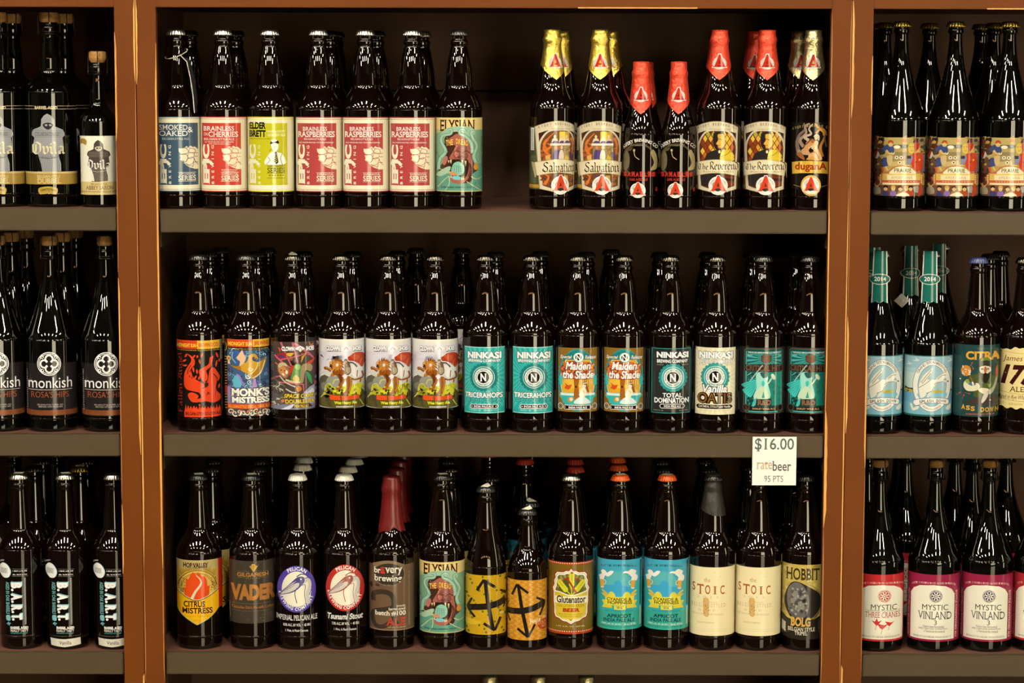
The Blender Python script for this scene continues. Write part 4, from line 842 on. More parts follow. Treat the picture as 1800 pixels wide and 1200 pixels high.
# ================================================================== label artwork, continued
def citrus():
    d = Print(350.7, 1140.5, 40.4, (305, 980, 8.57), .98)
    d.B(60, 800, '#c8281c', -88, 88)
    for q in range(3): pass
    top = [(48, 60), (672, 60), (676, 800), (620, 870), (520, 950), (350, 1035), (190, 940), (90, 860), (55, 800)]
    d.P(top, '#cdbb8a', m=1); d.R(52, 66, 670, 520, '#c9a03c'); d.R(52, 66, 670, 190, '#b8a060')
    g = random.Random(2)
    for i in range(50):
        a = R(180 * i / 49); r0, r1 = 300 + g.uniform(0, 14), 350 + g.uniform(0, 50)
        x0, y0, x1, y1 = 362 + r0 * math.cos(a), 470 - r0 * math.sin(a) * .9, 362 + r1 * math.cos(a), 470 - r1 * math.sin(a) * .95
        if 58 < x1 < 664 and y1 > 72: d.W([(x0, y0), (x1, y1)], 9, '#4a3010', w2=3)
    d.O(362, 480, 290, 270, 8, '#4a3612', a0=5, a1=175); d.E(362, 470, 270, 250, '#d8ac48')
    for x, y, a in [(362 + 235 * math.cos(R(t)), 470 - 215 * math.sin(R(t)), t) for t in range(8, 175, 7)]: d.M([(x, y, 5, 22, a + 90 + 80)], '#5a4016', n=6)
    d.M(scat(60, 110, 330, 180, 540, 3, 8, 4), '#6a4c18'); d.M(scat(60, 560, 330, 640, 520, 3, 8, 5), '#6a4c18')
    d.T('HOP VALLEY', 150, 98, 526, 170, '#3c1c0c', .03, 1)
    d.P([(170, 640), (160, 470), (185, 480), (190, 330), (225, 350), (270, 260), (300, 235), (340, 280), (370, 235), (430, 300), (470, 300), (500, 360), (510, 450), (545, 440), (530, 600), (400, 660), (250, 660)], '#dc4a16')
    d.W([(345, 285), (405, 350), (410, 420), (330, 530), (275, 640)], 10, '#d8cfa0', 5, w2=44)
    d.P([(55, 520), (200, 620), (350, 668), (520, 612), (676, 515), (678, 800), (615, 860), (520, 935), (350, 1020), (195, 928), (95, 850), (58, 800)], '#e8ae12'); d.W([(55, 520), (200, 618), (350, 664), (520, 608), (676, 512)], 14, '#4a3010', 4); d.W([(55, 512), (200, 608), (350, 654), (520, 598), (676, 502)], 8, '#e8dcb0', 4)
    d.T('CITRUS', 152, 672, 472, 764, '#3a1608', .03); d.T('MISTRESS', 132, 772, 586, 862, '#3a1608', .03)
    d.T('INDIA PALE ALE', 262, 880, 440, 894, '#b8860e'); d.T('HOPPED WITH GRAPEFRUIT PEEL', 180, 898, 540, 914, '#b8860e'); d.T('1 PINT 6 FL OZ', 300, 950, 402, 972, '#9a700e')
    return d
D['citrus'] = (citrus().mesh('label'), 'round')
def vader():
    d = Print(443.4, 1140.5, 40.4, (395, 980, 9.23), .98)
    d.B(72, 1085, '#40372a', -105, 105); k = d.r * R(-78); d.add([[(k - 3, d.Y(1020)), (k + 2, d.Y(1020)), (k + 2, d.Y(755)), (k - 3, d.Y(755))]], '#8d8672')
    d.P([(440, 120), (495, 120), (500, 145), (545, 152), (520, 185), (472, 262), (425, 190), (400, 155), (436, 145)], '#c89a34', m=1); d.W([(472, 125), (470, 255)], 4, '#6a4a14'); d.W([(430, 165), (515, 165)], 4, '#6a4a14')
    for y, x0, x1 in ((245, 205, 400), (245, 525, 715), (346, 205, 345), (346, 575, 715), (764, 115, 740), (882, 115, 740)): d.W([(x0, y), (x1, y)], 5, '#8a6428', m=1)
    d.T('GILGAMESH', 202, 262, 712, 328, '#c08434', .03, 0, m=1); d.T('BREWING', 350, 336, 570, 366, '#9a7028', 0, 0, gap=.3, m=1)
    d.T('VADER', 98, 448, 828, 712, '#c07a30', .06, m=1)
    d.T('Cascadian Dark Ale with Coffee', 112, 798, 790, 846, '#b06a28', .02, m=1)
    d.M(scat(46, 140, 130, 780, 1060, 2, 6, 8), '#a39a80', n=6)
    return d
D['vader'] = (vader().mesh('label'), 'round')
def pelican(name, ax, crop, rim, l1, cx, cy, fig):
    d = Print(ax, 1140.5, 40.4, crop, .98); s = crop[2]
    def egg(k): return [(cx + (100 * k) * math.cos(6.283 * i / 40) * (1 + .05 * math.sin(6.283 * i / 40)), cy + 120 * k * math.sin(6.283 * i / 40)) for i in range(40)]
    d.P(egg(1.0), rim); d.P(egg(.76), '#efe4c0')
    d.A('PELICAN', cx, cy, 80, 97, 122, 54, 17, '#f4ecd0', .03, 1, wid=1.02); d.A('BREWING COMPANY', cx, cy, 92, 110, 188, 340, 16, '#f4ecd0', .03, 1, inside=True, wid=.95)
    o = cx - 703; q = cy - 723
    d.W([(738 + o, 690 + q), (762 + o, 676 + q), (772 + o, 706 + q), (758 + o, 752 + q), (766 + o, 800 + q)], 16, '#cfc4b4', 4); d.W([(744 + o, 668 + q), (778 + o, 668 + q), (784 + o, 706 + q), (768 + o, 756 + q)], 3.5, fig, 4); d.W([(728 + o, 704 + q), (748 + o, 704 + q), (744 + o, 750 + q), (752 + o, 800 + q)], 3, fig, 4)
    d.P([(612 + o, 755 + q), (675 + o, 690 + q), (708 + o, 662 + q), (738 + o, 660 + q), (744 + o, 684 + q), (722 + o, 712 + q), (690 + o, 736 + q), (650 + o, 750 + q)], fig, 3)
    d.P([(620 + o, 752 + q), (680 + o, 702 + q), (716 + o, 690 + q), (712 + o, 712 + q), (684 + o, 732 + q), (650 + o, 746 + q)], '#d2c6b0', 2)
    d.P([(624 + o, 742 + q), (682 + o, 690 + q), (704 + o, 680 + q), (686 + o, 696 + q)], '#b8aca0', 0)
    d.W([(704 + o, 660 + q), (728 + o, 646 + q), (762 + o, 652 + q)], 6, fig, 4); d.W([(706 + o, 716 + q), (694 + o, 745 + q), (704 + o, 795 + q)], 4, fig, 4); d.M([(726 + o, 672 + q, 4, 4, 0)], '#f4ecd0')
    for i in range(5): d.W([(640 + o + i * 14, 738 + q - i * 9), (690 + o, 702 + q)], 2, '#9a8c80')
    for t, y0, y1, w, b, sf, sh in l1: d.T(t, cx - w, y0 + q, cx + w, y1 + q, '#e6e0cc', b, sf, sh)
    D[name] = (d.mesh('label'), 'round')
pelican('pelican_purple', 524.6, (280, 790, 2.927), '#55449a', [('IMPERIAL PELICAN ALE', 857, 884, 106, .01, 1, 0), ('8.0% ALC. BY VOL.  •  65 IBU', 900, 914, 70, .02, 0, 0), ('1 Pint, 6 Fluid Ounces', 930, 944, 58, .01, 0, 0)], 706, 723, '#4c4674')
pelican('pelican_red', 606, (550, 790, 2.929), '#c03024', [('Tsunami Stout', 855, 886, 92, .03, 0, .2), ('7.0% ALC. BY VOL.  •  45 IBU', 900, 914, 70, .02, 0, 0), ('1 Pint, 6 Fluid Ounces', 930, 944, 58, .01, 0, 0)], 166, 716, '#a05a48')
def bravery():
    d = Print(688.6, 1140.5, 40.4, (645, 980, 8.89), .98)
    d.B(130, 1150, '#6d5238', -100, 100); d.B(1132, 1150, '#8a6e4a', -100, 100); d.P([(90, 140), (140, 100), (230, 70), (320, 58), (420, 66), (520, 100), (580, 150), (340, 260)], '#8a6e4a', 2)
    dk = '#3a3024'
    d.E(345, 275, 250, 180, '#8a6e4a'); d.E(345, 275, 242, 172, dk)
    d.T('br', 108, 168, 216, 262, '#efe3c2', .02, 1); d.T('ä', 208, 160, 284, 268, '#c23a2c', .04, 1); d.T('very', 282, 166, 560, 290, '#efe3c2', .02, 1); d.T('brewing', 112, 286, 552, 398, '#efe3c2', .02, 1); d.T('EST 2011', 250, 430, 382, 444, '#b8a47c')
    d.W([(130, 290), (555, 290)], 4, '#6d5238')
    d.E(68, 455, 22, 46, dk); d.E(165, 450, 34, 20, dk)
    d.W([(100, 700), (110, 590), (210, 550), (330, 560), (410, 640), (420, 800), (420, 960), (470, 1060)], 76, dk, 6); d.W([(400, 790), (260, 820), (120, 860), (85, 960), (140, 1080), (260, 1085), (380, 1000)], 66, dk, 6)
    d.T('brandy', 462, 748, 602, 790, '#e8d8b4', .02, 1); d.T('barrel-aged', 336, 790, 602, 838, '#e8d8b4', .02, 1); d.T('batch #100', 122, 842, 606, 922, '#efe3c2', .02, 1); d.T('ALE', 292, 950, 608, 1072, '#c2402c', .01, 1); d.T('1 PT. 6 FL. OZ. (650 ML)', 330, 1092, 606, 1112, '#e0d0ac')
    d.T('ALE BREWED WITH TRADITIONAL HOPS AND AGED IN', 650, 240, 672, 1085, '#a08c62', rot=90)
    return d
D['bravery'] = (bravery().mesh('label'), 'waxed')
def arrows(d, x0, pts_w, col='#211a12'):
    for pts, w, w2 in pts_w: d.W([(x + x0, y) for x, y in pts], w, col, 0, w2=w2)
def arrow1():
    d = Print(854, 1140.5, 36.4, (810, 1000, 9.23), .98)
    d.B(110, 1072, '#cfa018', -120, 120)
    g = random.Random(9); rings, cubes, dk = [], [], []
    for i in range(12):
        for j in range(17):
            x, y = 70 + i * 57 + (j % 2) * 28, 135 + j * 56
            if (i * 7 + j * 3) % 5 == 0: cubes.append((x, y))
            else: rings.append((x + g.uniform(-6, 6), y + g.uniform(-6, 6), 24, 20, g.uniform(0, 90)))
    d.M(rings, '#9a6f10'); d.M([(x, y, a * .78, b * .76, r) for x, y, a, b, r in rings], '#d8ac20'); d.M([(x, y, 6, 5, 0) for x, y, a, b, r in rings], '#8a6410', n=6)
    for x, y in cubes: d.P([(x - 20, y - 6), (x, y - 24), (x + 20, y - 6), (x + 16, y + 18), (x - 14, y + 20)], '#5f6a1c')
    d.P([(80, 820), (300, 850), (330, 880), (250, 910), (80, 920)], '#d8b02c', 2)
    arrows(d, 0, [([(395, 190), (440, 560), (520, 980)], 62, 66), ([(115, 648), (430, 610), (620, 570), (728, 520)], 96, 110), ([(375, 180), (262, 360)], 44, 44), ([(370, 190), (545, 298)], 48, 48), ([(552, 1005), (372, 888)], 44, 44), ([(552, 1005), (645, 800)], 44, 44), ([(108, 645), (182, 490)], 34, 34), ([(108, 640), (232, 795)], 36, 36), ([(728, 430), (640, 360)], 40, 30), ([(720, 560), (690, 650)], 24, 20)])
    d.T('IPA', 640, 710, 700, 750, '#f0d890', .02)
    return d
D['arrow1'] = (arrow1().mesh('label'), 'slope')
def arrow2():
    d = Print(926.7, 1140.5, 35.5, (810, 1000, 9.23), .98)
    d.B(190, 1162, '#d08f28', -120, 120)
    g = random.Random(3); a, b = [], []
    for i in range(12):
        for j in range(24):
            t = (a if (i + j) % 2 else b); t.append((760 + i * 58 + (j % 2) * 26, 220 + j * 40, 30, 11, g.uniform(-14, 14)))
    d.M(a, '#dba640', n=7); d.M(b, '#c47c1c', n=7)
    arrows(d, 0, [([(930, 270), (990, 640), (1085, 1080)], 50, 66), ([(745, 715), (985, 690), (1160, 650), (1350, 560)], 100, 100), ([(915, 258), (832, 440)], 36, 36), ([(915, 265), (1095, 395)], 40, 40), ([(1095, 1110), (920, 975)], 42, 42), ([(1095, 1110), (1205, 905)], 36, 36), ([(1365, 555), (1228, 475)], 38, 38), ([(1362, 555), (1282, 765)], 34, 34), ([(750, 640), (775, 560)], 18, 14), ([(752, 760), (808, 868)], 24, 24)])
    d.T('HALF', 1130, 820, 1300, 885, '#f0dcae', .02, 0, .1); d.T('IPA', 1330, 780, 1380, 825, '#f0dcae', .02); d.P([(1240, 880), (1390, 830), (1390, 990), (1290, 990)], '#b8481c', 2); d.T('STOUT', 1255, 862, 1388, 920, '#e0a060', .02); d.T('ALE', 1310, 925, 1386, 965, '#e0a060', .02)
    return d
D['arrow2'] = (arrow2().mesh('label'), 'stubby')
def glut():
    d = Print(1003, 1140.5, 40.4, (960, 975, 8.28), .98)
    d.B(118, 1158, '#7a5c1a', -115, 115)
    for y0, y1, yy in ((112, 152, 132), (1106, 1158, 1120)): d.B(y0, y1, '#b03a18', -115, 115); k = d.r * R(1); d.add([[(k * a - 1.0, d.Y(yy + 6)), (k * a + 1.0, d.Y(yy + 6)), (k * a + 1.0, d.Y(yy - 6)), (k * a - 1.0, d.Y(yy - 6))] for a in range(-111, 112, 6)], '#f0dca8')
    half = [(0, 208), (30, 245), (70, 240), (110, 262), (200, 265), (230, 300), (224, 350), (245, 390), (240, 450), (265, 500), (250, 560), (250, 700), (240, 760), (240, 860), (222, 915), (170, 930), (120, 965), (60, 975), (0, 1010)]
    def sh(k, yk): return [(362 + x * k, 610 + (y - 610) * yk) for x, y in half] + [(362 - x * k, 610 + (y - 610) * yk) for x, y in half[::-1][1:-1]]
    d.P(sh(1.06, 1.03), '#a8301c'); d.P(sh(1, 1), '#f4ecc8'); d.P(sh(.95, .955), '#a8964c'); d.P(sh(.93, .94), '#f4ecc8'); d.P(sh(.86, .89), '#6d6a28')
    d.rays(365, 560, 60, 290, 12, .5, '#9a9650', 10, 170, box=(165, 300, 565, 560))
    d.O(365, 500, 170, 165, 24, '#b03020', a0=0, a1=180); d.E(365, 470, 150, 130, '#4c5420'); d.R(180, 480, 550, 560, '#5c5c20')
    for cx, cy, a in ((240, 460, -40), (372, 370, 0), (490, 460, 40)):
        c, s_ = math.cos(R(a)), math.sin(R(a)); d.W([(cx, cy), (370, 600)], 14, '#d6cc2c')
        for q in range(5):
            for sx in (-1, 1):
                u, v = sx * 20, -74 + q * 36; d.M([(cx + u * c - v * s_, cy + u * s_ + v * c, 18, 32, a + sx * 22)], '#d9d02e')
        d.M([(cx + 86 * s_, cy - 86 * c, 14, 26, a)], '#d9d02e')
        for q in range(5): d.W([(cx - 4 * c + (70 - q * 34) * s_, cy - (70 - q * 34) * c), (cx + 14 * c + (52 - q * 34) * s_, cy + 14 * s_ - (52 - q * 34) * c)], 5, '#7c7a18')
    d.W([(310, 350), (440, 560)], 26, '#b03020'); d.W([(340, 440), (370, 520), (372, 600)], 14, '#d6cc2c', 3)
    d.P([(130, 545), (200, 548), (290, 580), (375, 596), (470, 575), (570, 540), (592, 545), (590, 720), (575, 880), (500, 925), (362, 950), (230, 930), (150, 890), (135, 720)], '#d6ba2c'); d.W([(130, 545), (200, 548), (290, 580), (375, 596), (470, 575), (592, 540)], 14, '#f4ecc8', 4)
    d.P([(128, 610), (600, 610), (600, 712), (128, 712)], '#efe2b0'); d.T('Glutenator', 155, 600, 578, 708, '#3c2414', .03); d.T('GLUTEN-FREE', 168, 726, 558, 764, '#a07c1c', .01, 1); d.T('BEER', 240, 780, 494, 836, '#b02c1c', .05, 1)
    d.T('Beer brewed with sweet', 190, 855, 530, 876, '#8a6a1c', 0, 1); d.T('potato and molasses', 214, 888, 506, 910, '#8a6a1c', 0, 1); d.T('1 PT. 6 FL. OZ.  650 ML.', 152, 1036, 574, 1054, '#d8c88a', .01)
    st = [(375 + (26 if i % 2 == 0 else 11) * math.sin(i * .6283), 265 - (26 if i % 2 == 0 else 11) * math.cos(i * .6283)) for i in range(10)]; d.P(st, '#b03020')
    return d
D['glut'] = (glut().mesh('label'), 'bomber')
def cyan():
    d = Print(1089, 1140.5, 40.2, (1040, 975, 8.57), .98)
    d.B(80, 1130, '#38a8a0', -100, 105); d.B(80, 420, '#44a4b0', -100, 105); d.B(860, 1130, '#36a68c', -100, 105)
    k = d.r * R(64); d.add([[(k - 1, d.Y(780)), (k + 4, d.Y(780)), (k + 4, d.Y(110)), (k - 1, d.Y(110))]], '#3c4c48'); d.add([[(k - 1, d.Y(1080)), (k + 5, d.Y(1080)), (k + 5, d.Y(800)), (k - 1, d.Y(800))]], '#c8c8a0')
    d.E(400, 440, 250, 220, '#3fa2bc'); d.rays(395, 450, 60, 210, 18, .42, '#5fb878', -10, 190); d.rays(395, 450, 60, 190, 18, .3, '#68b8d0', -16, 184)
    for i, c in enumerate('FLAT TAIL BREWING PRESENTS...'):
        if c != ' ': x = 136 + i * 18.6; y = 148 + 26 * ((x - 400) / 270) ** 2; d.T(c, x, y, x + (6 if c == '.' else 14), y + (30 if c != '.' else 30), '#1c3a44', .02)
    for m_, pts in ((0, [(120, 370), (110, 340), (150, 310), (140, 270), (170, 245), (210, 260), (230, 285), (280, 250), (330, 255), (290, 310), (240, 340), (200, 330), (180, 380)]), (1, [(680, 400), (692, 340), (660, 300), (670, 260), (630, 232), (590, 225), (550, 250), (500, 250), (470, 275), (530, 280), (570, 310), (600, 340), (640, 400)])):
        d.P(pts, '#efe8cc', 3)
    for sg, x in ((1, 150), (-1, 628)):
        d.P([(x - 32 * sg, 370), (x + 30 * sg, 360), (x + 36 * sg, 500), (x - 14 * sg, 512)], '#e0a02c'); d.P([(x - 32 * sg, 360), (x + 30 * sg, 355), (x + 30 * sg, 392), (x - 30 * sg, 398)], '#efe8cc'); d.P([(x - 18 * sg, 505), (x + 36 * sg, 498), (x + 30 * sg, 518), (x - 10 * sg, 526)], '#d8ccb0'); d.W([(x + 30 * sg, 390), (x + 62 * sg, 410), (x + 56 * sg, 450), (x + 34 * sg, 460)], 10, '#d8ccb0', 3)
    for sg in (1, -1):
        c = 415
        d.P([(c - sg * 60, 640), (c - sg * 80, 580), (c - sg * 120, 560), (c - sg * 160, 590), (c - sg * 170, 640)], '#d8cc3c', 3); d.P([(c - sg * 175, 645), (c - sg * 180, 590), (c - sg * 250, 540), (c - sg * 262, 560), (c - sg * 220, 595), (c - sg * 270, 600), (c - sg * 215, 640)], '#d6b434', 2)
    d.P([(152, 700), (230, 690), (310, 740), (310, 806), (156, 810), (188, 755)], '#d8c634'); d.P([(690, 700), (610, 690), (530, 740), (530, 806), (682, 806), (655, 755)], '#d8c634')
    d.P([(206, 640), (640, 632), (636, 750), (520, 762), (320, 762), (212, 752)], '#e2d23c')
    d.T('CYANIDE &', 228, 650, 604, 698, '#5a4c14', .03); d.T('HOPPINESS', 242, 700, 612, 748, '#5a4c14', .03)
    d.R(330, 762, 524, 834, '#3f8ca0'); d.R(340, 768, 516, 828, '#e2d23c'); d.T('APRICOT', 362, 774, 490, 786, '#5a4c14', .02); d.T('IPA', 384, 790, 472, 816, '#3f6a80', .03)
    d.T('WHEN HOPS REQUIRE ACTION PLEASE', 202, 838, 632, 862, '#2c6a68')
    d.T('APRICOT', 232, 896, 606, 952, '#1c3a3c', .03); d.T('INDIA PALE ALE', 184, 960, 646, 1014, '#1c3a3c', .025)
    d.T('1 PINT, 6 FL. OZ. (22 OZ.)', 148, 1034, 450, 1066, '#cfe8c8', .03); d.T('5% ALC. BY VOL', 496, 1034, 672, 1064, '#cfe8c8', .03); d.T('CORVALLIS OREGON   FLAT TAIL BREWING COMPANY', 140, 1078, 680, 1096, '#1f5a4c')
    return d
D['cyan'] = (cyan().mesh('label'), 'bomber')
def stoic():
    d = Print(1333.6, 1140.5, 40.4, (1240, 990, 9.23), .98)
    d.B(66, 1175, '#f0dda4', -130, 130)
    d.T('the', 726, 236, 832, 306, '#c09058', 0, 1)
    for c, x0, y0, x1, y1 in (('S', 544, 322, 590, 462), ('T', 620, 346, 728, 508), ('O', 750, 352, 836, 502), ('I', 884, 368, 940, 500), ('C', 996, 358, 1066, 502)): d.T(c, x0, y0, x1, y1, '#a8582c', .015, 1)
    d.M([(1074, 496, 6, 6, 0)], '#a8582c'); d.P([(722, 590), (760, 556), (812, 580), (816, 700), (806, 860), (740, 850), (726, 760)], '#dcae5c', 3); d.M(scat(30, 726, 580, 810, 850, 4, 10, 3), '#b8823c', n=6)
    d.T('2 0 1 3', 610, 530, 970, 566, '#d2b686', 0, 1); d.T('ALE BREWED', 700, 620, 960, 640, '#c8a878', 0, 1); d.T('BELGIAN-STYLED', 530, 650, 1084, 712, '#bfa070', 0, 1, gap=.25); d.T('QUAD', 640, 745, 920, 780, '#bfa070', 0, 1, gap=.5); d.T('AGED IN RYE WHISKEY AND RED WINE BARRELS', 530, 810, 1050, 845, '#c8aa7c', 0, 1); d.T('ALE BREWED WITH POMEGRANATE', 620, 950, 910, 976, '#b89868', 0, 1); d.W([(560, 1068), (1180, 1068)], 3, '#d0b680'); d.W([(560, 1100), (1180, 1100)], 3, '#d0b680'); d.M([(910, 145, 8, 10, 0), (998, 142, 8, 9, 0), (908, 240, 7, 8, 0), (996, 215, 9, 10, 0)], '#dcc090')
    return d
D['stoic'] = (stoic().mesh('label'), 'bomber')
def hobbit():
    d = Print(1413.5, 1140.5, 40.4, (1200, 790, 2.927), .98)
    d.B(592, 965, '#c8ac52', -110, 110); d.M(scat(40, 512, 600, 738, 900, 6, 18, 3), '#b89a44'); d.M(scat(30, 512, 600, 738, 900, 6, 16, 4), '#d8c06c')
    d.T('HOBBIT', 530, 610, 702, 672, '#3c3018', .02, 1); d.T('THE DESOLATION OF SMAUG', 552, 658, 672, 666, '#6a5a30')
    # plain grey stone relief in the oval
    d.P([(524, 800), (530, 740), (556, 690), (590, 680), (640, 700), (700, 740), (712, 800), (690, 860), (620, 880), (560, 868)], '#2c2820', 4); d.P([(545, 820), (540, 730), (575, 684), (620, 700), (650, 770), (640, 850), (590, 868)], '#6d675a', 4); d.P([(560, 800), (565, 740), (600, 720), (630, 770), (615, 840)], '#8a8474', 4); d.M(scat(40, 550, 700, 640, 860, 4, 12, 6), '#5c574c'); d.M(scat(24, 560, 710, 640, 850, 3, 8, 7), '#a09a86')
    d.O(618, 785, 96, 96, 4, '#a08a48', a0=-75, a1=70)
    d.P([(505, 850), (540, 870), (600, 880), (680, 870), (740, 850), (740, 965), (505, 965)], '#2a241a', 2); d.P([(510, 885), (532, 895), (532, 945), (510, 935)], '#c8c2a8')
    d.T('BOLG', 556, 862, 660, 910, '#d8a850', .04, 1, .05); d.T('BELGIAN STYLE', 544, 914, 682, 934, '#e0d4b0', .01, 1); d.T('TRIPEL', 578, 936, 644, 954, '#e0d4b0', .01, 1); d.T('ALE BREWED', 700, 880, 707, 948, '#8a7a50', rot=90)
    return d
D['hobbit'] = (hobbit().mesh('label'), 'bomber')

# --- left bay
def monk(d, cx, top, bot, col, dark, k):
    h = bot - top
    d.P([(cx - .10 * h, bot), (cx - .16 * h, top + .72 * h), (cx - .25 * h, top + .62 * h), (cx - .22 * h, top + .42 * h), (cx - .26 * h, top + .38 * h), (cx - .24 * h, top + .28 * h), (cx - .11 * h, top + .22 * h), (cx - .10 * h, top + .10 * h), (cx, top), (cx + .12 * h, top + .10 * h), (cx + .13 * h, top + .22 * h), (cx + .26 * h, top + .28 * h), (cx + .29 * h, top + .38 * h), (cx + .25 * h, top + .42 * h), (cx + .27 * h, top + .62 * h), (cx + .18 * h, top + .72 * h), (cx + .22 * h, bot), (cx - .17 * h, bot)], col, 2)
    d.P([(cx - .08 * h, top + .2 * h), (cx - .03 * h, top + .16 * h), (cx + .05 * h, top + .16 * h), (cx + .1 * h, top + .2 * h), (cx + .04 * h, top + .27 * h), (cx - .02 * h, top + .27 * h)], dark, 2); d.M([(cx - .02 * h, top + .2 * h, .025 * h, .02 * h, 0), (cx + .05 * h, top + .2 * h, .025 * h, .02 * h, 0)], col)
    for u in range(14): d.W([(cx - .2 * h + u * .03 * h, top + .62 * h), (cx - .15 * h + u * .026 * h, bot)], 1.2 * k, dark)
    for u in range(4): d.W([(cx - .22 * h, top + (.3 + u * .035) * h), (cx + .24 * h, top + (.3 + u * .035) * h)], 1.0 * k, dark)
    d.W([(cx - .2 * h, top + .74 * h), (cx, top + .78 * h), (cx + .2 * h, top + .74 * h)], 2 * k, dark, 3)
d = Print(90, 365, 44.4, (0, 0, 3))
k = d.r * R(1)
for a0, a1 in ((-90, -38), (14, 90)):
    for y in (562, 578): d.add([[(k * a0, d.Y(y + 1.4)), (k * a1, d.Y(y + 1.4)), (k * a1, d.Y(y - 1.4)), (k * a0, d.Y(y - 1.4))]], '#a8926a')
d.T('BARREL-AGED', 190, 562, 305, 580, '#d8c48c', .03)
monk(d, 252, 602, 906, '#9a9890', '#2c2a2a', 1)
d.T('COLLABORATION ALES', 190, 700, 312, 720, '#5c5a58', 0, 1); d.T('Abbey Ales', 218, 824, 292, 842, '#5c5a58', 0, 1)
d.T('Ovila', 174, 748, 340, 818, '#e8d8a0', blk=.8)
d.B(908, 975, '#a8853a', -120, 120); d.B(908, 918, '#c9b070', -120, 120); d.T('BELGIAN-STYLE', 196, 926, 312, 940, '#e0cc90', 0, 1); d.T('DUBBEL', 196, 944, 316, 970, '#e0cc90', .0, 1)
d.P([(200, 1000), (215, 990), (250, 985), (285, 990), (300, 1000), (292, 1028), (250, 1022), (208, 1028)], '#b8963c', 2); d.O(250, 1060, 60, 62, 3, '#5c4a1c', a0=55, a1=125); d.T('SIERRA NEVADA', 210, 998, 290, 1012, '#5c4414', 0, 1)
D['ovila'] = (d.mesh('label'), 'cork750')
d = Print(174, 362.5, 33, (0, 0, 3))
d.B(720, 1026, '#efe6c4', -75, 75); d.B(960, 1026, '#d8bc78', -75, 75); k = d.r * R(1)
d.M([(424 + i * 13, 722, 8, 4, 0) for i in range(15)], '#efe6c4'); d.M([(424 + i * 13, 1026, 8, 4, 0) for i in range(15)], '#d8bc78')
monk(d, 517, 740, 956, '#4c4038', '#c9bda0', .7)
d.T('Ovila', 456, 842, 582, 896, '#f4ecd0', blk=.8); d.P([(420, 740), (445, 732), (460, 745), (455, 768), (438, 758), (422, 762)], '#a8853a', 2)
d.T('BELGIAN STYLE', 478, 968, 558, 978, '#6a5428', 0, 1); d.T('ABBEY SAISON', 452, 982, 592, 1002, '#4c3a1c', 0, 1); d.T('BREWED WITH MANDARIN ORANGES AND PEPPER', 430, 1008, 608, 1018, '#4c3a1c')
D['saison'] = (d.mesh('label'), 'cork375')
d = Print(90.6, 757, 44.4, (0, 380, 2.727), .99)
d.B(708, 960, '#231e1b', -150, 150); d.B(932, 956, '#8a4a24', -150, 150, m=1)
d.E(236, 710, 56, 57, '#f4ecdc'); d.E(236, 710, 52, 53, '#231e1b'); d.O(236, 710, 47, 48, 3, '#f4ecdc')
for dx, dy in ((0, -23), (23, 0), (0, 23), (-23, 0)): d.O(236 + dx, 710 + dy, 17, 18, 8, '#f4ecdc', n=24)
d.M([(236 + a * 33, 710 + b * 33, 9, 9, 0) for a in (-1, 1) for b in (-1, 1)], '#f4ecdc'); d.M([(236 + a * 31, 710 + b * 31, 4, 4, 0) for a in (-1, 1) for b in (-1, 1)], '#231e1b'); d.P([(236, 694), (252, 710), (236, 726), (220, 710)], '#231e1b')
d.T('monkish', 138, 774, 342, 826, '#f4ecdc', .0); d.W([(138, 834), (342, 834)], 2.5, '#c8b8a0')
d.T("ROSA'S HIPS", 150, 842, 326, 872, '#a8502c', .0, m=1); d.T('BELGIAN-STYLE DUBBEL ALE', 178, 902, 298, 909, '#b8a894'); d.T('BREWED WITH ROSE HIPS', 184, 912, 296, 919, '#b8a894')
k = d.r * R(-72); d.add([[(k - 2, d.Y(y + 4)), (k + 3, d.Y(y + 4)), (k + 3, d.Y(y)), (k - 2, d.Y(y))] for y in range(740, 930, 9)], '#a89a88')
D['monkish'] = (d.mesh('label'), 'belgian')
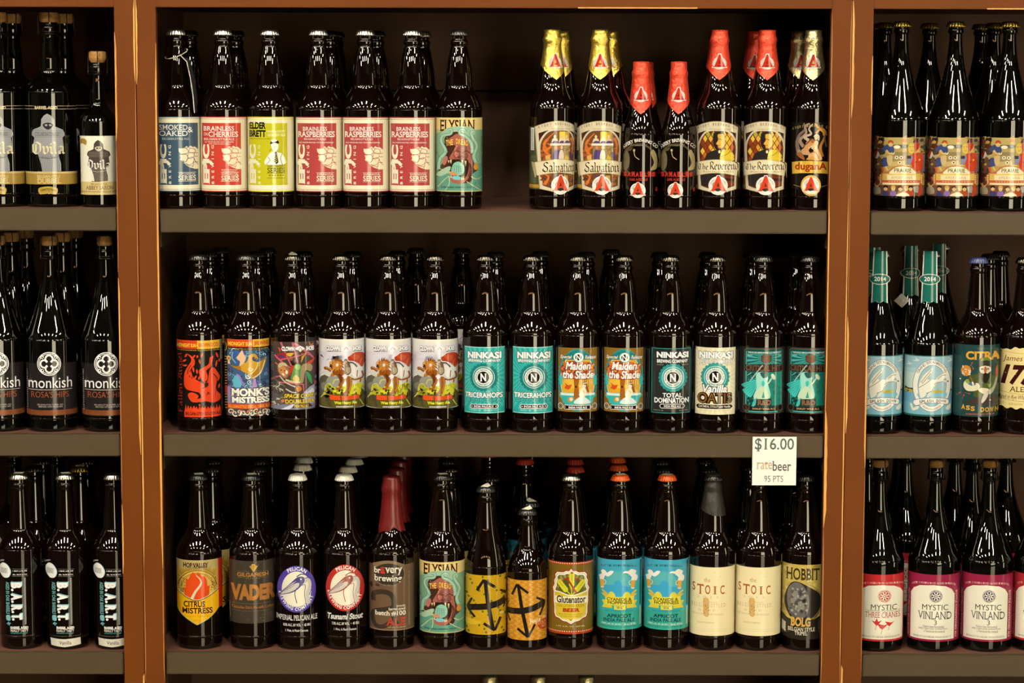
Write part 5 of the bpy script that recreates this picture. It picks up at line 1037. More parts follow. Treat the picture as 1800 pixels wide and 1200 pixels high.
def bart(vanilla):
    d = Print(118, 1141.5, 37.4, (70, 980, 7.273), .98); W_ = '#f2ecd8'; tl = '#7fb8b4'
    d.P([(75, 180), (85, 120), (130, 75), (180, 90), (225, 150), (235, 210), (200, 270), (140, 280), (95, 240)], '#0c0c0c', 3); d.P([(82, 180), (92, 125), (130, 84), (178, 98), (218, 152), (226, 208), (196, 262), (142, 270), (102, 232)], tl, 3); d.P([(78, 180), (88, 125), (126, 84), (172, 98), (212, 152), (220, 208), (190, 262), (138, 270), (98, 232)], W_, 3); d.R(100, 148, 180, 215, '#b8b4a4'); d.W([(110, 155), (110, 210), (140, 155), (140, 210), (170, 155), (170, 210)], 5, W_)
    d.A('THE BRUERY', 150, 175, 100, 118, 178, 92, 15, W_, .03)
    d.T('1 PINT, 6 FL OZ', 246, 170, 430, 190, W_, .02); d.T('Alc. 10.1% by Vol.', 246, 215, 430, 235, W_, .02); d.W([(240, 152), (440, 156)], 3, '#8c8878'); d.W([(240, 245), (440, 245)], 3, '#8c8878')
    d.T('AGED IN OAK BARRELS', 156, 322, 202, 732, '#6fa8a0', .03, rot=-90)
    for c, y0, y1 in (('B', 308, 400), ('A', 456, 552), ('R', 596, 688), ('T', 712, 800)):
        d.T(c, 232, y0, 368, y1 - 8, tl, .06, 1, rot=-90); d.T(c, 220, y0 + 12, 356, y1, W_, .06, 1, rot=-90)
    d.M([(238, 420, 16, 17, 0), (238, 570, 16, 17, 0), (240, 702, 16, 15, 0), (244, 796, 16, 16, 0)], W_)
    d.R(386, 266, 408, 862, '#8f8a7c'); d.M([(397, 275 + i * 14, 8, 3, 0) for i in range(42)], '#5c584e', n=6)
    d.P([(158, 750), (200, 744), (210, 780), (204, 815), (165, 815), (155, 790)], tl, 2); d.P([(160, 850), (180, 835), (185, 825), (195, 840), (218, 845), (200, 862), (190, 885), (180, 868), (164, 866)], '#5f9a98')
    d.T('BARREL AGED', 206, 886, 430, 922, W_, .04); d.T('REALLY TASTY', 206, 926, 430, 956, '#d8c8b0', .03); d.T('ALE BREWED WITH HONEY', 206, 964, 424, 982, '#4f8a7c', .02)
    d.W([(130, 1008), (500, 1008)], 3, '#5c584a')
    if vanilla:
        d.P([(128, 1040), (300, 1048), (506, 1036), (510, 1125), (300, 1150), (135, 1132)], '#d8ceb0', 0); d.T('Vanilla', 234, 1072, 390, 1118, '#4c463c', .01)
    return d
D['bart'] = (bart(0).mesh('label'), 'bart'); D['bart_vanilla'] = (bart(1).mesh('label'), 'bart')

# --- right bay
def prairie():
    d = Print(1581, 370.5, 44.8, (1530, 235, 10)); d.B(78, 1108, '#b8964c', -115, 115); g = random.Random(12)
    # crowd of small printed figures and objects round the bottle
    d.R(70, 80, 240, 700, '#6a4a30'); d.M(scat(60, 60, 80, 985, 560, 20, 60, 3, .6), '#9a7a40'); d.M(scat(30, 60, 80, 985, 560, 16, 44, 4), '#c8a858'); d.M(scat(24, 70, 100, 240, 800, 18, 44, 5), '#4c3428'); d.M(scat(16, 880, 100, 990, 800, 18, 40, 6), '#5a4430'); d.M(scat(12, 880, 100, 990, 1000, 14, 30, 7), '#8a3a24'); d.M(scat(10, 880, 100, 990, 1000, 14, 30, 8), '#3c6048')
    d.R(250, 82, 740, 200, '#b9a35c'); d.R(380, 200, 660, 560, '#8f7a4a'); d.R(400, 210, 655, 250, '#5c5a48'); d.R(420, 270, 640, 330, '#b09a58'); d.P([(400, 400), (620, 390), (600, 480), (420, 480)], '#a08a5a'); d.P([(390, 500), (600, 480), (610, 560), (380, 580)], '#c8aa68')
    for x, y, c in ((398, 350, '#1c1c18'), (465, 430, '#3c5a30'), (545, 432, '#6a2420'), (522, 518, '#2a2420')): d.E(x, y, 32, 28, '#efe0b0'); d.E(x, y, 14, 14, c)
    d.E(468, 245, 58, 30, '#efe4bc'); d.M([(570, 228, 16, 16, 0), (606, 232, 16, 16, 0)], '#6f9a9c'); d.R(560, 100, 630, 160, '#c8722c')
    def man(x, y, s, hair, skin, shirt, tilt=0):
        d.P([(x - 60 * s, y + 150 * s), (x - 50 * s, y + 60 * s), (x, y + 40 * s), (x + 50 * s, y + 60 * s), (x + 60 * s, y + 150 * s)], shirt, 2); d.E(x, y, 40 * s, 50 * s, skin); d.P([(x - 44 * s, y), (x - 40 * s, y - 50 * s), (x, y - 66 * s), (x + 42 * s, y - 48 * s), (x + 44 * s, y), (x, y - 26 * s)], hair, 2); d.M([(x - 14 * s, y - 4 * s, 5 * s, 5 * s, 0), (x + 14 * s, y - 4 * s, 5 * s, 5 * s, 0)], '#2a1c10', n=6); d.W([(x - 12 * s, y + 24 * s), (x + 12 * s, y + 22 * s)], 5 * s, '#7a2c1c')
    man(185, 150, .8, '#1c1814', '#d8a850', '#5a2a1c'); man(360, 190, 1.0, '#b84a20', '#e0b868', '#3c4c74'); d.P([(210, 280), (300, 200), (330, 260), (250, 330)], '#3c4c74', 2); d.W([(290, 300), (340, 360), (400, 350)], 28, '#e0b868', 3); d.W([(200, 330), (180, 400), (240, 420)], 50, '#b8a878', 4); d.P([(230, 440), (320, 450), (330, 570), (230, 590)], '#3c4c74', 2); d.P([(300, 410), (400, 400), (380, 560), (320, 560)], '#d0b474', 2); d.W([(280, 590), (320, 660)], 26, '#e0b868'); d.W([(220, 600), (240, 680)], 40, '#c8602c')
    d.E(122, 390, 40, 66, '#e4d8b8', rot=12); d.P([(90, 430), (85, 370), (120, 320), (140, 330), (110, 440)], '#b02c20', 3); d.E(115, 150, 40, 40, '#7a3c34'); d.E(190, 330, 30, 60, '#4a4030')
    d.E(716, 270, 58, 92, '#e0bc54'); d.M([(692, 240, 12, 6, 0), (740, 236, 12, 6, 0)], '#5a4a1c'); d.W([(700, 310), (735, 306)], 7, '#8a4a1c')
    d.P([(765, 170), (850, 170), (860, 300), (840, 350), (800, 380), (770, 320)], '#b8301c', 2); d.P([(740, 160), (780, 90), (850, 110), (862, 190), (840, 160), (760, 170)], '#4c1c14', 3); d.P([(790, 330), (840, 270), (860, 200), (850, 340), (820, 380)], '#e0b058', 2); d.R(885, 380, 950, 680, '#6a7080')
    d.P([(720, 400), (780, 350), (880, 350), (920, 420), (910, 650), (740, 650)], '#cc401c', 2); d.P([(650, 540), (660, 450), (720, 380), (740, 450), (690, 560)], '#8a88a0', 2); d.R(640, 395, 710, 450, '#3a3430'); d.P([(620, 560), (690, 560), (680, 620), (620, 620)], '#e0bc54', 3); d.E(856, 472, 17, 20, '#e0a83c'); d.M([(800, 510, 14, 12, 0)], '#5a1c14'); d.P([(790, 370), (810, 400), (825, 370)], '#3c5a40'); d.P([(830, 100), (930, 90), (920, 200), (850, 200)], '#8a7c5c', 2); d.E(888, 132, 32, 28, '#3c3830')
    # marquee sign
    sg = [(180, 900), (180, 740), (260, 690), (350, 670), (390, 610), (470, 580), (580, 570), (690, 585), (760, 620), (800, 670), (880, 690), (920, 740), (920, 880), (860, 910), (560, 925), (240, 915)]
    d.P(sg, '#b86a44', 2); d.P([(360, 730), (390, 650), (460, 600), (580, 585), (700, 605), (760, 650), (790, 730)], '#efdfa8', 2); d.R(230, 715, 880, 830, '#e2bc5c'); d.R(310, 740, 800, 826, '#efdca0'); d.R(222, 832, 880, 872, '#c85a3c'); d.R(235, 875, 860, 908, '#efdca4')
    for q in range(4): d.W([(240, 735 + q * 24), (305, 735 + q * 24)], 6, '#b89030'); d.W([(805, 735 + q * 24), (875, 735 + q * 24)], 6, '#b89030')
    d.M([(200, 750 + q * 32, 14, 12, 0) for q in range(5)] + [(898, 750 + q * 32, 14, 12, 0) for q in range(5)], '#efd070'); d.T('PRAIRIE', 430, 622, 722, 690, '#2c2418', .0); d.T('ARTISAN ALES', 440, 698, 716, 712, '#b89858'); d.T('AMERICANA', 384, 756, 740, 810, '#a09070', .0, gap=.12); d.M([(350 + q * 46, 852, 16, 8, 0) for q in range(11)], '#e8b48c', n=6)
    d.R(60, 920, 985, 1108, '#6a4a34')
    for x, c, h in ((290, '#3c3c60', '#2a1a14'), (420, '#8a6a9a', '#c8a04c'), (540, '#9a7a5c', '#5a3018'), (640, '#c8702c', '#c8a04c'), (715, '#b04a24', '#3a2018')): man(x, 975, .85, h, '#e2c078', c)
    man(135, 900, 1.15, '#4a3a28', '#d8b060', '#a89a78'); d.P([(470, 1105), (520, 1060), (620, 1040), (700, 1105)], '#efdca8', 2); d.P([(750, 950), (840, 920), (865, 1060), (780, 1040)], '#a89c84'); d.P([(860, 920), (900, 900), (920, 1040), (880, 1105), (840, 1105)], '#b8401c', 2); d.M([(650, 1030, 22, 14, 0), (320, 1015, 22, 14, 0)], '#b83420')
    d.M(scat(30, 60, 700, 170, 900, 14, 34, 13), '#7a3c2c')
    return d
D['prairie'] = (prairie().mesh('label'), 'prairie')
def splash():
    d = Print(1631, 764, 42.6, (1580, 615, 9.6), .99)
    d.B(105, 1130, '#2a5a50', -120, 120); k = d.r * R(1)
    def band(y0, y1, c, a0=-76): d.add([[(k * a0, d.Y(y1)), (k * 100, d.Y(y1)), (k * 100, d.Y(y0)), (k * a0, d.Y(y0))]], c)
    band(120, 1100, '#a4c2bc', -74); band(120, 320, '#95b8b8', -74); band(400, 680, '#bccdb8', -74); band(725, 1100, '#6fa4b0', -74); band(900, 1100, '#7cb2b6', -74)
    d.P([(112, 640), (180, 665), (260, 660), (260, 700), (112, 715)], '#3a3424'); d.M([(140, 700, 34, 26, 0), (205, 712, 40, 30, 0), (250, 715, 26, 24, 0), (600, 715, 34, 24, 0), (660, 708, 40, 30, 0), (730, 715, 34, 24, 0), (790, 715, 36, 22, 0)], '#b8a428'); d.M([(165, 720, 20, 16, 0), (640, 722, 22, 14, 0), (800, 700, 34, 26, 0), (860, 705, 40, 16, 0)], '#5c5a28')
    for x, y in ((290, 180), (170, 250), (850, 190)): d.P([(x - 50, y + 18), (x, y), (x - 20, y - 50), (x + 20, y - 10), (x + 60, y + 6), (x + 10, y + 26)], '#d8d8b8', 2)
    d.E(560, 612, 318, 440, '#4c4030'); d.E(560, 612, 312, 434, '#eae4cc'); d.E(565, 612, 238, 352, '#4c4030'); d.E(565, 612, 232, 346, '#9cbab6'); d.P([(340, 725), (795, 725), (740, 880), (565, 950), (400, 880)], '#84b8bc', 3); d.M([(600, 715, 34, 24, 0), (660, 708, 40, 30, 0), (730, 715, 34, 24, 0)], '#b8a428')
    d.A('GRAND TETON BREWING', 560, 612, 258, 376, 148, 34, 42, '#5c5040', .01, 1, wid=.95)
    d.P([(345, 660), (360, 560), (420, 440), (540, 330), (575, 310), (540, 420), (490, 500), (560, 510), (620, 510), (640, 480), (740, 410), (800, 420), (790, 480), (740, 520), (830, 540), (840, 560), (760, 552), (680, 550), (620, 600), (580, 690), (490, 730), (460, 780), (400, 820), (370, 800)], '#e6e0c4', 3)
    for pts in ([(345, 650), (440, 590), (540, 510)], [(380, 560), (470, 440), (550, 340)], [(400, 580), (490, 470), (540, 400)], [(650, 500), (730, 440), (790, 440)], [(600, 600), (640, 560), (760, 545)], [(470, 740), (560, 700), (600, 620)], [(500, 800), (545, 720)]): d.W(pts, 10, '#8a7848', 4)
    d.P([(800, 530), (846, 550), (820, 562)], '#2c2418'); d.P([(480, 810), (500, 740), (550, 720), (530, 790)], '#e0d8bc', 2)
    d.P([(205, 940), (235, 925), (262, 1000), (300, 970), (360, 960), (340, 1010), (270, 1040), (245, 1030)], '#e4dcc0', 2); d.P([(870, 930), (880, 1000), (840, 1036), (800, 1010), (810, 970)], '#e4dcc0', 2)
    d.P([(255, 870), (420, 825), (560, 812), (700, 818), (845, 850), (835, 945), (720, 915), (580, 905), (430, 918), (295, 965)], '#4c4030', 2); d.P([(262, 874), (420, 832), (560, 819), (700, 825), (838, 856), (829, 936), (720, 908), (580, 898), (430, 910), (298, 956)], '#efe8d0', 2)
    for i, c in enumerate('SPLASH DOWN'):
        if c != ' ': x = 360 + i * 40; y = 840 + 22 * ((x - 590) / 230) ** 2; d.T(c, x, y, x + 34, y + 52, '#2c2a28', .02)
    d.A('BELGIAN-STYLE GOLDEN ALE', 565, 612, 285, 410, 238, 304, 26, '#7c7058', 0, 1, inside=True)
    d.add([[(k * -84, d.Y(1080)), (k * -81, d.Y(1080)), (k * -81, d.Y(140)), (k * -84, d.Y(140))]], '#6d6a60')
    return d
D['splash'] = (splash().mesh('label'), 'splash')
def citra():
    d = Print(1715.6, 764, 40.4, (1670, 600, 8.57), .99)
    d.B(60, 1140, '#24443f', -115, 115); d.T('BREWING CO', 400, 100, 640, 128, '#4c6a60', 0, 1); d.M([(75, 95, 22, 16, 0), (80, 130, 18, 14, 0)], '#6a4448')
    d.T('CITRA', 238, 156, 745, 284, '#dca02c', .04, 1); d.P([(240, 940), (300, 900), (400, 850), (600, 820), (720, 860), (720, 950), (500, 960)], '#43362c', 3)
    d.P([(370, 830), (360, 760), (300, 640), (290, 540), (400, 490), (540, 490), (620, 500), (670, 560), (650, 660), (600, 760), (480, 850)], '#4c5428', 3); d.M(scat(30, 380, 520, 640, 700, 8, 18, 4), '#5c6430')
    d.P([(432, 390), (425, 320), (450, 260), (520, 245), (590, 270), (612, 330), (612, 400)], '#33361f', 3); d.P([(460, 300), (480, 255), (560, 250), (600, 300), (540, 290)], '#6d7c30', 3); d.P([(396, 402), (432, 380), (612, 380), (630, 408), (520, 372)], '#26281a', 2)
    d.P([(440, 400), (520, 370), (610, 400), (600, 480), (550, 500), (470, 490)], '#d8c49c', 2); d.P([(514, 390), (540, 390), (548, 460), (510, 465)], '#b85a34', 2); d.M([(480, 418, 24, 9, 0), (566, 418, 24, 9, 0)], '#3c4a40'); d.M([(480, 432, 20, 10, 0), (566, 432, 20, 10, 0)], '#8fa898')
    d.P([(440, 470), (500, 490), (530, 470), (560, 490), (606, 460), (590, 550), (540, 640), (470, 570)], '#2a2018', 3)
    d.P([(214, 640), (260, 590), (340, 650), (420, 630), (455, 690), (400, 745), (280, 755), (222, 710)], '#e0d4a8', 3); d.P([(270, 640), (330, 620), (400, 650), (330, 675)], '#4c6a78', 2); d.P([(235, 600), (280, 575), (300, 640), (260, 640)], '#8a9a3c', 2); d.P([(290, 530), (320, 540), (370, 630), (350, 640)], '#8a5a34')
    d.P([(430, 740), (470, 705), (580, 720), (600, 780), (520, 800)], '#dfd0a4', 3); d.P([(560, 770), (640, 690), (680, 560), (680, 440), (700, 380), (715, 480), (700, 640), (640, 780), (580, 800)], '#a8a684', 3); d.P([(680, 440), (706, 370), (716, 500), (690, 560)], '#c8602c', 2); d.P([(480, 920), (500, 830), (545, 760), (580, 800), (545, 880), (500, 930)], '#d8c8b0', 2)
    d.E(246, 452, 74, 82, '#d08428'); d.M(scat(22, 190, 385, 305, 520, 7, 11, 3), '#efe0b8'); d.M([(350, 640, 12, 30, -20), (163, 582, 10, 10, 0), (610, 890, 10, 9, 0)], '#efe8d4')
    for x, y, a in ((330, 335, 60), (350, 415, -60), (160, 795, 35), (220, 825, 70), (300, 795, -10)): c, s_ = math.cos(R(a)), math.sin(R(a)); d.W([(x, y), (x - c * 70, y + s_ * 70)], 5, '#8a8060'); d.P([(x - 24 * c, y + 24 * s_), (x + 14 * s_, y + 14 * c), (x + 24 * c, y - 24 * s_), (x - 14 * s_, y - 14 * c)], '#a04a34')
    d.P([(555, 640), (590, 650), (620, 640), (610, 690), (580, 700)], '#7a8a34')
    for i, c in enumerate('ASS DOWN'):
        if c != ' ': x = 186 + i * 70; y = 962 + 34 * math.sin(min(1, i / 5) * 1.6); d.T(c, x, y, x + 60, y + 72, '#dca02c', .04, 1)
    d.T('DOUBLE INDIA PALE ALE', 258, 1088, 530, 1114, '#b8604c', .02); d.T('650 ML 8%', 548, 1088, 676, 1112, '#b8604c', .02)
    return d
D['citra'] = (citra().mesh('label'), 'round')
d = Print(1797, 764, 40.4, (1670, 600, 8.57), .99)
tx = [(x, 120 + 12 * math.sin(x * .05) + 18 * math.sin(x * .017)) for x in range(752, 1426, 24)]
bx_ = [(x, 1000 + 14 * math.sin(x * .045) + 20 * math.sin((x - 752) * .006)) for x in range(1424, 750, -24)]
d.P(tx + bx_, '#e8cf86'); d.W([(752, 160), (1090, 190), (1425, 160)], 5, '#a88c4c', 3); d.W([(745, 770), (1090, 800), (1425, 770)], 5, '#7a6434', 3); d.W([(745, 875), (1090, 910), (1425, 875)], 5, '#7a6434', 3)
d.T("James E.", 800, 225, 1200, 330, '#6a3424', 0, 0, .25); d.T('1776', 775, 350, 1420, 665, '#3a1210', .05, 0, .3); d.M([(842, 490, 10, 10, 0), (994, 505, 9, 9, 0)], '#8a7a3c'); d.T('ALE', 908, 690, 1120, 768, '#2c1810', .0, 1); d.T('Aged in Rye Whiskey Barrels', 745, 815, 1400, 900, '#4c2c1c', 0, 0, .3); d.T('22 FL. OZ.', 758, 930, 832, 950, '#8a6a3c', 0, 1); d.T('10.4% ALC/VOL.', 900, 940, 1110, 968, '#8a6a3c', 0, 1)
D['ale'] = (d.mesh('label'), 'round')
def mystic(name, ax, dx, rim, badge, lines, cranes):
    d = Print(ax, 1146.5, 46, (ax - 161, 780, 2.857), .98); c = 460; k = d.r * R(1)
    d.B(660, 995, rim, -95, 95); o = c + dx
    L, Rr = o - 112, o + 105
    d.P([(L, 985), (L, 760), (L + 14, 735), (L + 44, 718), (o, 712), (Rr - 44, 718), (Rr - 14, 735), (Rr, 760), (Rr, 985)], '#f0e6c4', 0)
    for i, t in enumerate("MYSTIC'S HOUSE-CULTIVATED CULTURES INVIGORATED"):
        x = o - 106 + i * 4.7; y = 703 + 16 * (abs(x - o) / 110) ** 6
        if t not in " '": d.T(t, x, y - 5, x + 3.8, y + 4, '#efc8b0')
    d.T('FERMENTED IN OAK WITH WILD CULTURES', L - 14, 745, L - 6, 980, '#efc8b0', rot=90); d.T('BOTTLE CONDITIONED ALE', Rr + 5, 745, Rr + 13, 980, '#efc8b0', rot=-90)
    d.E(o + 13, 768, 33, 32, badge)
    for i in range(8): a = 6.283 * i / 8; d.O(o + 13 + 17 * math.cos(a), 768 + 16 * math.sin(a), 8, 8, 2.6, '#f0e6c4', n=14)
    d.O(o + 13, 768, 30, 29, 2.4, '#f0e6c4'); d.E(o + 13, 768, 4, 4, '#f0e6c4')
    d.T('MYSTIC', o - 54, 810, o + 75, 838, '#3a3028', .0)
    for t, x0, y0, x1, y1, cc in lines: d.T(t, o + x0, y0, o + x1, y1, cc, 0, 1)
    if cranes:
        for x, y, s, f in ((-25, 900, 1, 1), (5, 918, 1.1, -1), (40, 905, .9, -1)):
            d.P([(o + x - 26 * s * f, y - 10 * s), (o + x - 8 * s * f, y - 4 * s), (o + x + 2 * s, y - 22 * s), (o + x + 8 * s, y - 4 * s), (o + x + 26 * s * f, y - 12 * s), (o + x + 10 * s * f, y + 10 * s), (o + x, y + 16 * s), (o + x - 10 * s * f, y + 6 * s)], '#c8382c'); d.W([(o + x, y + 12 * s), (o + x - 6 * s, y + 38 * s)], 2, '#c8382c')
    d.T('PRODUCT OF CHELSEA, MASSACHUSETTS', o - 96, 968, o + 92, 978, '#5c4c3c', 0, 1)
    D[name] = (d.mesh('label'), 'mystic')
VL = [('VINLAND', -75, 845, 92, 884, '#5c5048'), ('3', 6, 888, 20, 912, '#5c5048'), ('Native beer fermented', -48, 914, 56, 926, '#6c6054'), ('with a pure yeast isolated from', -70, 926, 74, 938, '#6c6054'), ('a Vermont farmstead', -44, 938, 60, 950, '#6c6054')]
mystic('vinland', 1641, 0, '#9a2440', '#4c2850', VL, 0)
mystic('cranes', 1543, 22, '#c02c2c', '#b83428', [('THREE CRANES', -82, 848, 92, 876, '#b8503c'), ('CRANBERRIES AND LIVING ALES', -82, 838, 92, 845, '#8a7a6a')], 1)
mystic('cranes2', 1826, 0, '#b02c2c', '#b83428', [('VINLAND', -75, 845, 92, 884, '#5c5048')], 0)

# ================================================================== the room
scene.cycles.caustics_reflective = False; scene.cycles.caustics_refractive = False
scene.cycles.sample_clamp_indirect = 4.0
def struct(o): o['kind'] = 'structure'; return o
RX, RF, RZ = 4.6, -7.0, 3.05
struct(box('floor', -RX, RX, RF, .5, -.06, 0, M['floor'], bevel=0))
struct(box('ceiling', -RX, RX, RF, .5, RZ, RZ + .06, M['ceil'], bevel=0))
struct(box('wall_back', -RX, RX, .5, .58, 0, RZ, M['wall'], bevel=0))
struct(box('wall_front', -RX, RX, RF - .08, RF, 0, RZ, M['wall'], bevel=0))
struct(box('wall_left', -RX - .08, -RX, RF, .5, 0, RZ, M['wall'], bevel=0))
struct(box('wall_right', RX, RX + .08, RF, .5, 0, RZ, M['wall'], bevel=0))
def window(name, loc, rz, w, z0, z1):
    t = bpy.data.objects.new(name, None); C.objects.link(t); t.location = loc; t.rotation_euler = (0, 0, rz); t['kind'] = 'structure'
    box('window_pane', -w / 2, w / 2, -.012, -.002, z0, z1, M['pane'], t, 0)
    for x in (-w / 2 - .03, w / 2 + .03): box('window_frame', x - .03, x + .03, -.04, -.001, z0 - .06, z1 + .06, M['lampmetal'], t)
    for i in range(1, int(w / .28)): x = -w / 2 + i * w / int(w / .28); box('mullion', x - .018 - .02 * (i % 3), x + .018, -.03, -.013, z0, z1, M['lampmetal'], t)
    for z in (z0 - .03, z1 + .03): box('window_frame', -w / 2, w / 2, -.04, -.001, z - .03, z + .03, M['lampmetal'], t)
WINS = [('window_1', (2.45, RF, 0), math.pi, 2.3, .12, 2.5), ('window_2', (RX, -1.75, 0), -math.pi / 2, .3, .12, 2.5)]
for w_ in WINS: window(*w_)
# ceiling lights: a black tray with a lit diffuser, most of them along the aisle to the left
def keep(o): me = o.data; bpy.data.objects.remove(o); return me
LT = .62
diff_me = keep(box('diffuser', -.075, .075, -LT / 2, LT / 2, .02, .05, M['bulb'], None, .01))
tray_me = keep(box('tray', -.1, .1, -LT / 2 - .03, LT / 2 + .03, .05, .09, M['lampmetal']))
NUM = ('first', 'second', 'third', 'fourth', 'fifth', 'sixth', 'seventh')
LROWS = ((-1.9, (-3.9, -2.75, -1.75, -.85, .05, 1.35, 2.7)), (-3.5, (-3.2, -1.9, -.7, .55, 1.9)))
for j, (Yl, xl) in enumerate(LROWS):
    for i, x in enumerate(xl):
        t = thing('ceiling_light', 'lit rectangular ceiling light, %s from left in the row %s the shelves' % (NUM[i], ('nearer', 'farther from')[j]), 'lamp', (x, Yl + .1 * math.sin(i * 2.1), RZ - .0902), 0, 'ceiling lights of the shop')
        ob('tray', tray_me, t); ob('diffuser', diff_me, t)

globe_me = keep(mk('globe', *lathe([(max(.0004, .055 * math.sin(math.pi * i / 8)), -.055 * math.cos(math.pi * i / 8)) for i in range(9)], 16), mat('warm_globe', (.8, .8, .8), emit=((1.0, .55, .22), 60.0))))
rod_me = keep(mk('rod', *tube([(0, 0, .05), (0, 0, RZ - 2.3)], .006), M['lampmetal']))
for i in range(6):
    t = thing('globe_pendant', 'warm glowing globe pendant far from the shelves, %s from left' % NUM[i], 'lamp', ((i - 2.5) * 1.1 - .2, -5.6, 2.3), 0, 'globe pendants at the far end of the shop')
    ob('globe', globe_me, t); ob('rod', rod_me, t)

# ================================================================== shelf units
YF = .003                                    # shelf boards sit just behind the frame face
ROWPX = {'L': (368.2, 765.2, 1149.4), 'C': (370.6, 765.0, 1148.8), 'R': (371.8, 765.7, 1150.0)}
ZROW = {b: [at(900, y, YF).z for y in v] for b, v in ROWPX.items()}
TH = .0335
DEPTH = .42
ZTOP = at(900, 14, 0).z
Z4 = at(860, 1187, .0552).z - 311 * S0        # the shelf under the picture
ZCAB0, ZCAB1 = .0, ZTOP + .12
def fx(x, y): return at(x, y, 0).x
# edges of the uprights (front face), taken half-way up
xs = {'l0': fx(209.5, 600), 'ls': fx(246, 600), 'l1': fx(281.5, 600), 'r0': fx(1452.5, 600), 'rs': fx(1488, 600), 'r1': fx(1525, 600)}
UNIT = {'L': (xs['ls'] - (xs['rs'] - xs['ls']) + .0, xs['ls'] - .0006), 'C': (xs['ls'] + .0006, xs['rs'] - .0006), 'R': (xs['rs'] + .0006, xs['rs'] + (xs['rs'] - xs['ls']))}
INNER = {'L': (UNIT['L'][0] + .031, xs['l0']), 'C': (xs['l1'], xs['r0']), 'R': (xs['r1'], UNIT['R'][1] - .031)}
WALL = {b: (UNIT[b][0] + .0140, UNIT[b][1] - .0140) for b in 'LCR'}
ULAB = {'L': 'brown wooden shelf unit at left holding corked bottles', 'C': 'wide brown wooden shelf unit in the middle with three rows of bottles', 'R': 'brown wooden shelf unit at right holding sloped bottles'}
units = {}
for b in 'LCR':
    u0, u1 = UNIT[b]; i0, i1 = INNER[b]
    t = thing('shelf_unit', ULAB[b], 'shelf', ((u0 + u1) / 2, 0, 0), 0, 'brown shelf units side by side'); units[b] = t; ox = -(u0 + u1) / 2
    w0, w1 = WALL[b]
    for p0, p1, q0, q1 in ((u0, i0, u0, w0), (i1, u1, w1, u1)):
        box('stile', p0 + ox, p1 + ox, 0, .0165, ZCAB0, ZCAB1, M['panel'], t, .0007)
        box('side_panel', q0 + ox, q1 + ox, .0168, DEPTH, ZCAB0, ZCAB1, M['panel2'], t, .0004)
    box('top_rail', i0 + ox, i1 + ox, .0004, .022, ZTOP, ZCAB1, M['panel'], t, .0007)
    box('top_board', w0 + ox, w1 + ox, .022, DEPTH - .008, ZTOP + .004, ZCAB1 - .01, M['panel2'], t, 0)
    zs = at(880, 160, DEPTH - .01).z
    box('back_panel', w0 + ox, w1 + ox, DEPTH - .008, DEPTH, ZCAB0 + .08, zs - .0015, M['panel2'], t, 0)
    box('back_panel', w0 + ox, w1 + ox, DEPTH - .008, DEPTH, zs + .0015, ZCAB1, M['panel2'], t, 0)
    box('plinth', i0 + ox, i1 + ox, .012, .03, ZCAB0, .08, M['panel'], t)
    for k, z in enumerate(ZROW[b] + [Z4, .11]):
        g = .0022
        s = box('shelf_board', w0 + .0006 + ox, w1 - .0006 + ox, .0172, DEPTH - .010, z - TH, z, M['board'], t, .0005)
        box('shelf_nosing', i0 + g + ox, i1 - g + ox, YF, .0171, z - TH, z, M['board'], s, .0014)
        box('shelf_surface', w0 + .001 + ox, w1 - .001 + ox, .0174, DEPTH - .012, z + .0001, z + .0006, M['boardtop'], s, 0)
        for x0, x1 in ((w0 + .0004, w0 + .016), (w1 - .016, w1 - .0004)):
            box('cleat', x0 + ox, x1 + ox, .030, DEPTH - .02, z - TH - .024, z - TH - .0005, M['board'], t, .0006)

# worn strips of bare wood along the panel edges
def strip(unit, x, ya, yb, w, m='edge', ed=0):
    n = 14; v, f = [], []
    za, zb = at(900, ya, 0).z, at(900, yb, 0).z; g = random.Random(int(ya * 7 + x * 1000))
    for i in range(n + 1):
        z = za + (zb - za) * i / n; q = w * min(1, 5 * i / n + .25, 5 * (n - i) / n + .25) * g.uniform(.85, 1.1)
        a, b2 = (x, x + q) if ed > 0 else (x - q, x)
        v += [(a, -.0008, z), (b2, -.0008, z), (a, .0012, z), (b2, .0012, z)]
    for i in range(n):
        o = i * 4
        f += [(o, o + 1, o + 5, o + 4), (o + 1, o + 3, o + 7, o + 5), (o + 3, o + 2, o + 6, o + 7), (o + 2, o, o + 4, o + 6)]
    f += [(0, 2, 3, 1), (n * 4, n * 4 + 1, n * 4 + 3, n * 4 + 2)]
    o = mk('worn_edge', v, f, M[m], units[unit], False); o.location.x = -units[unit].location.x
P1 = .00105
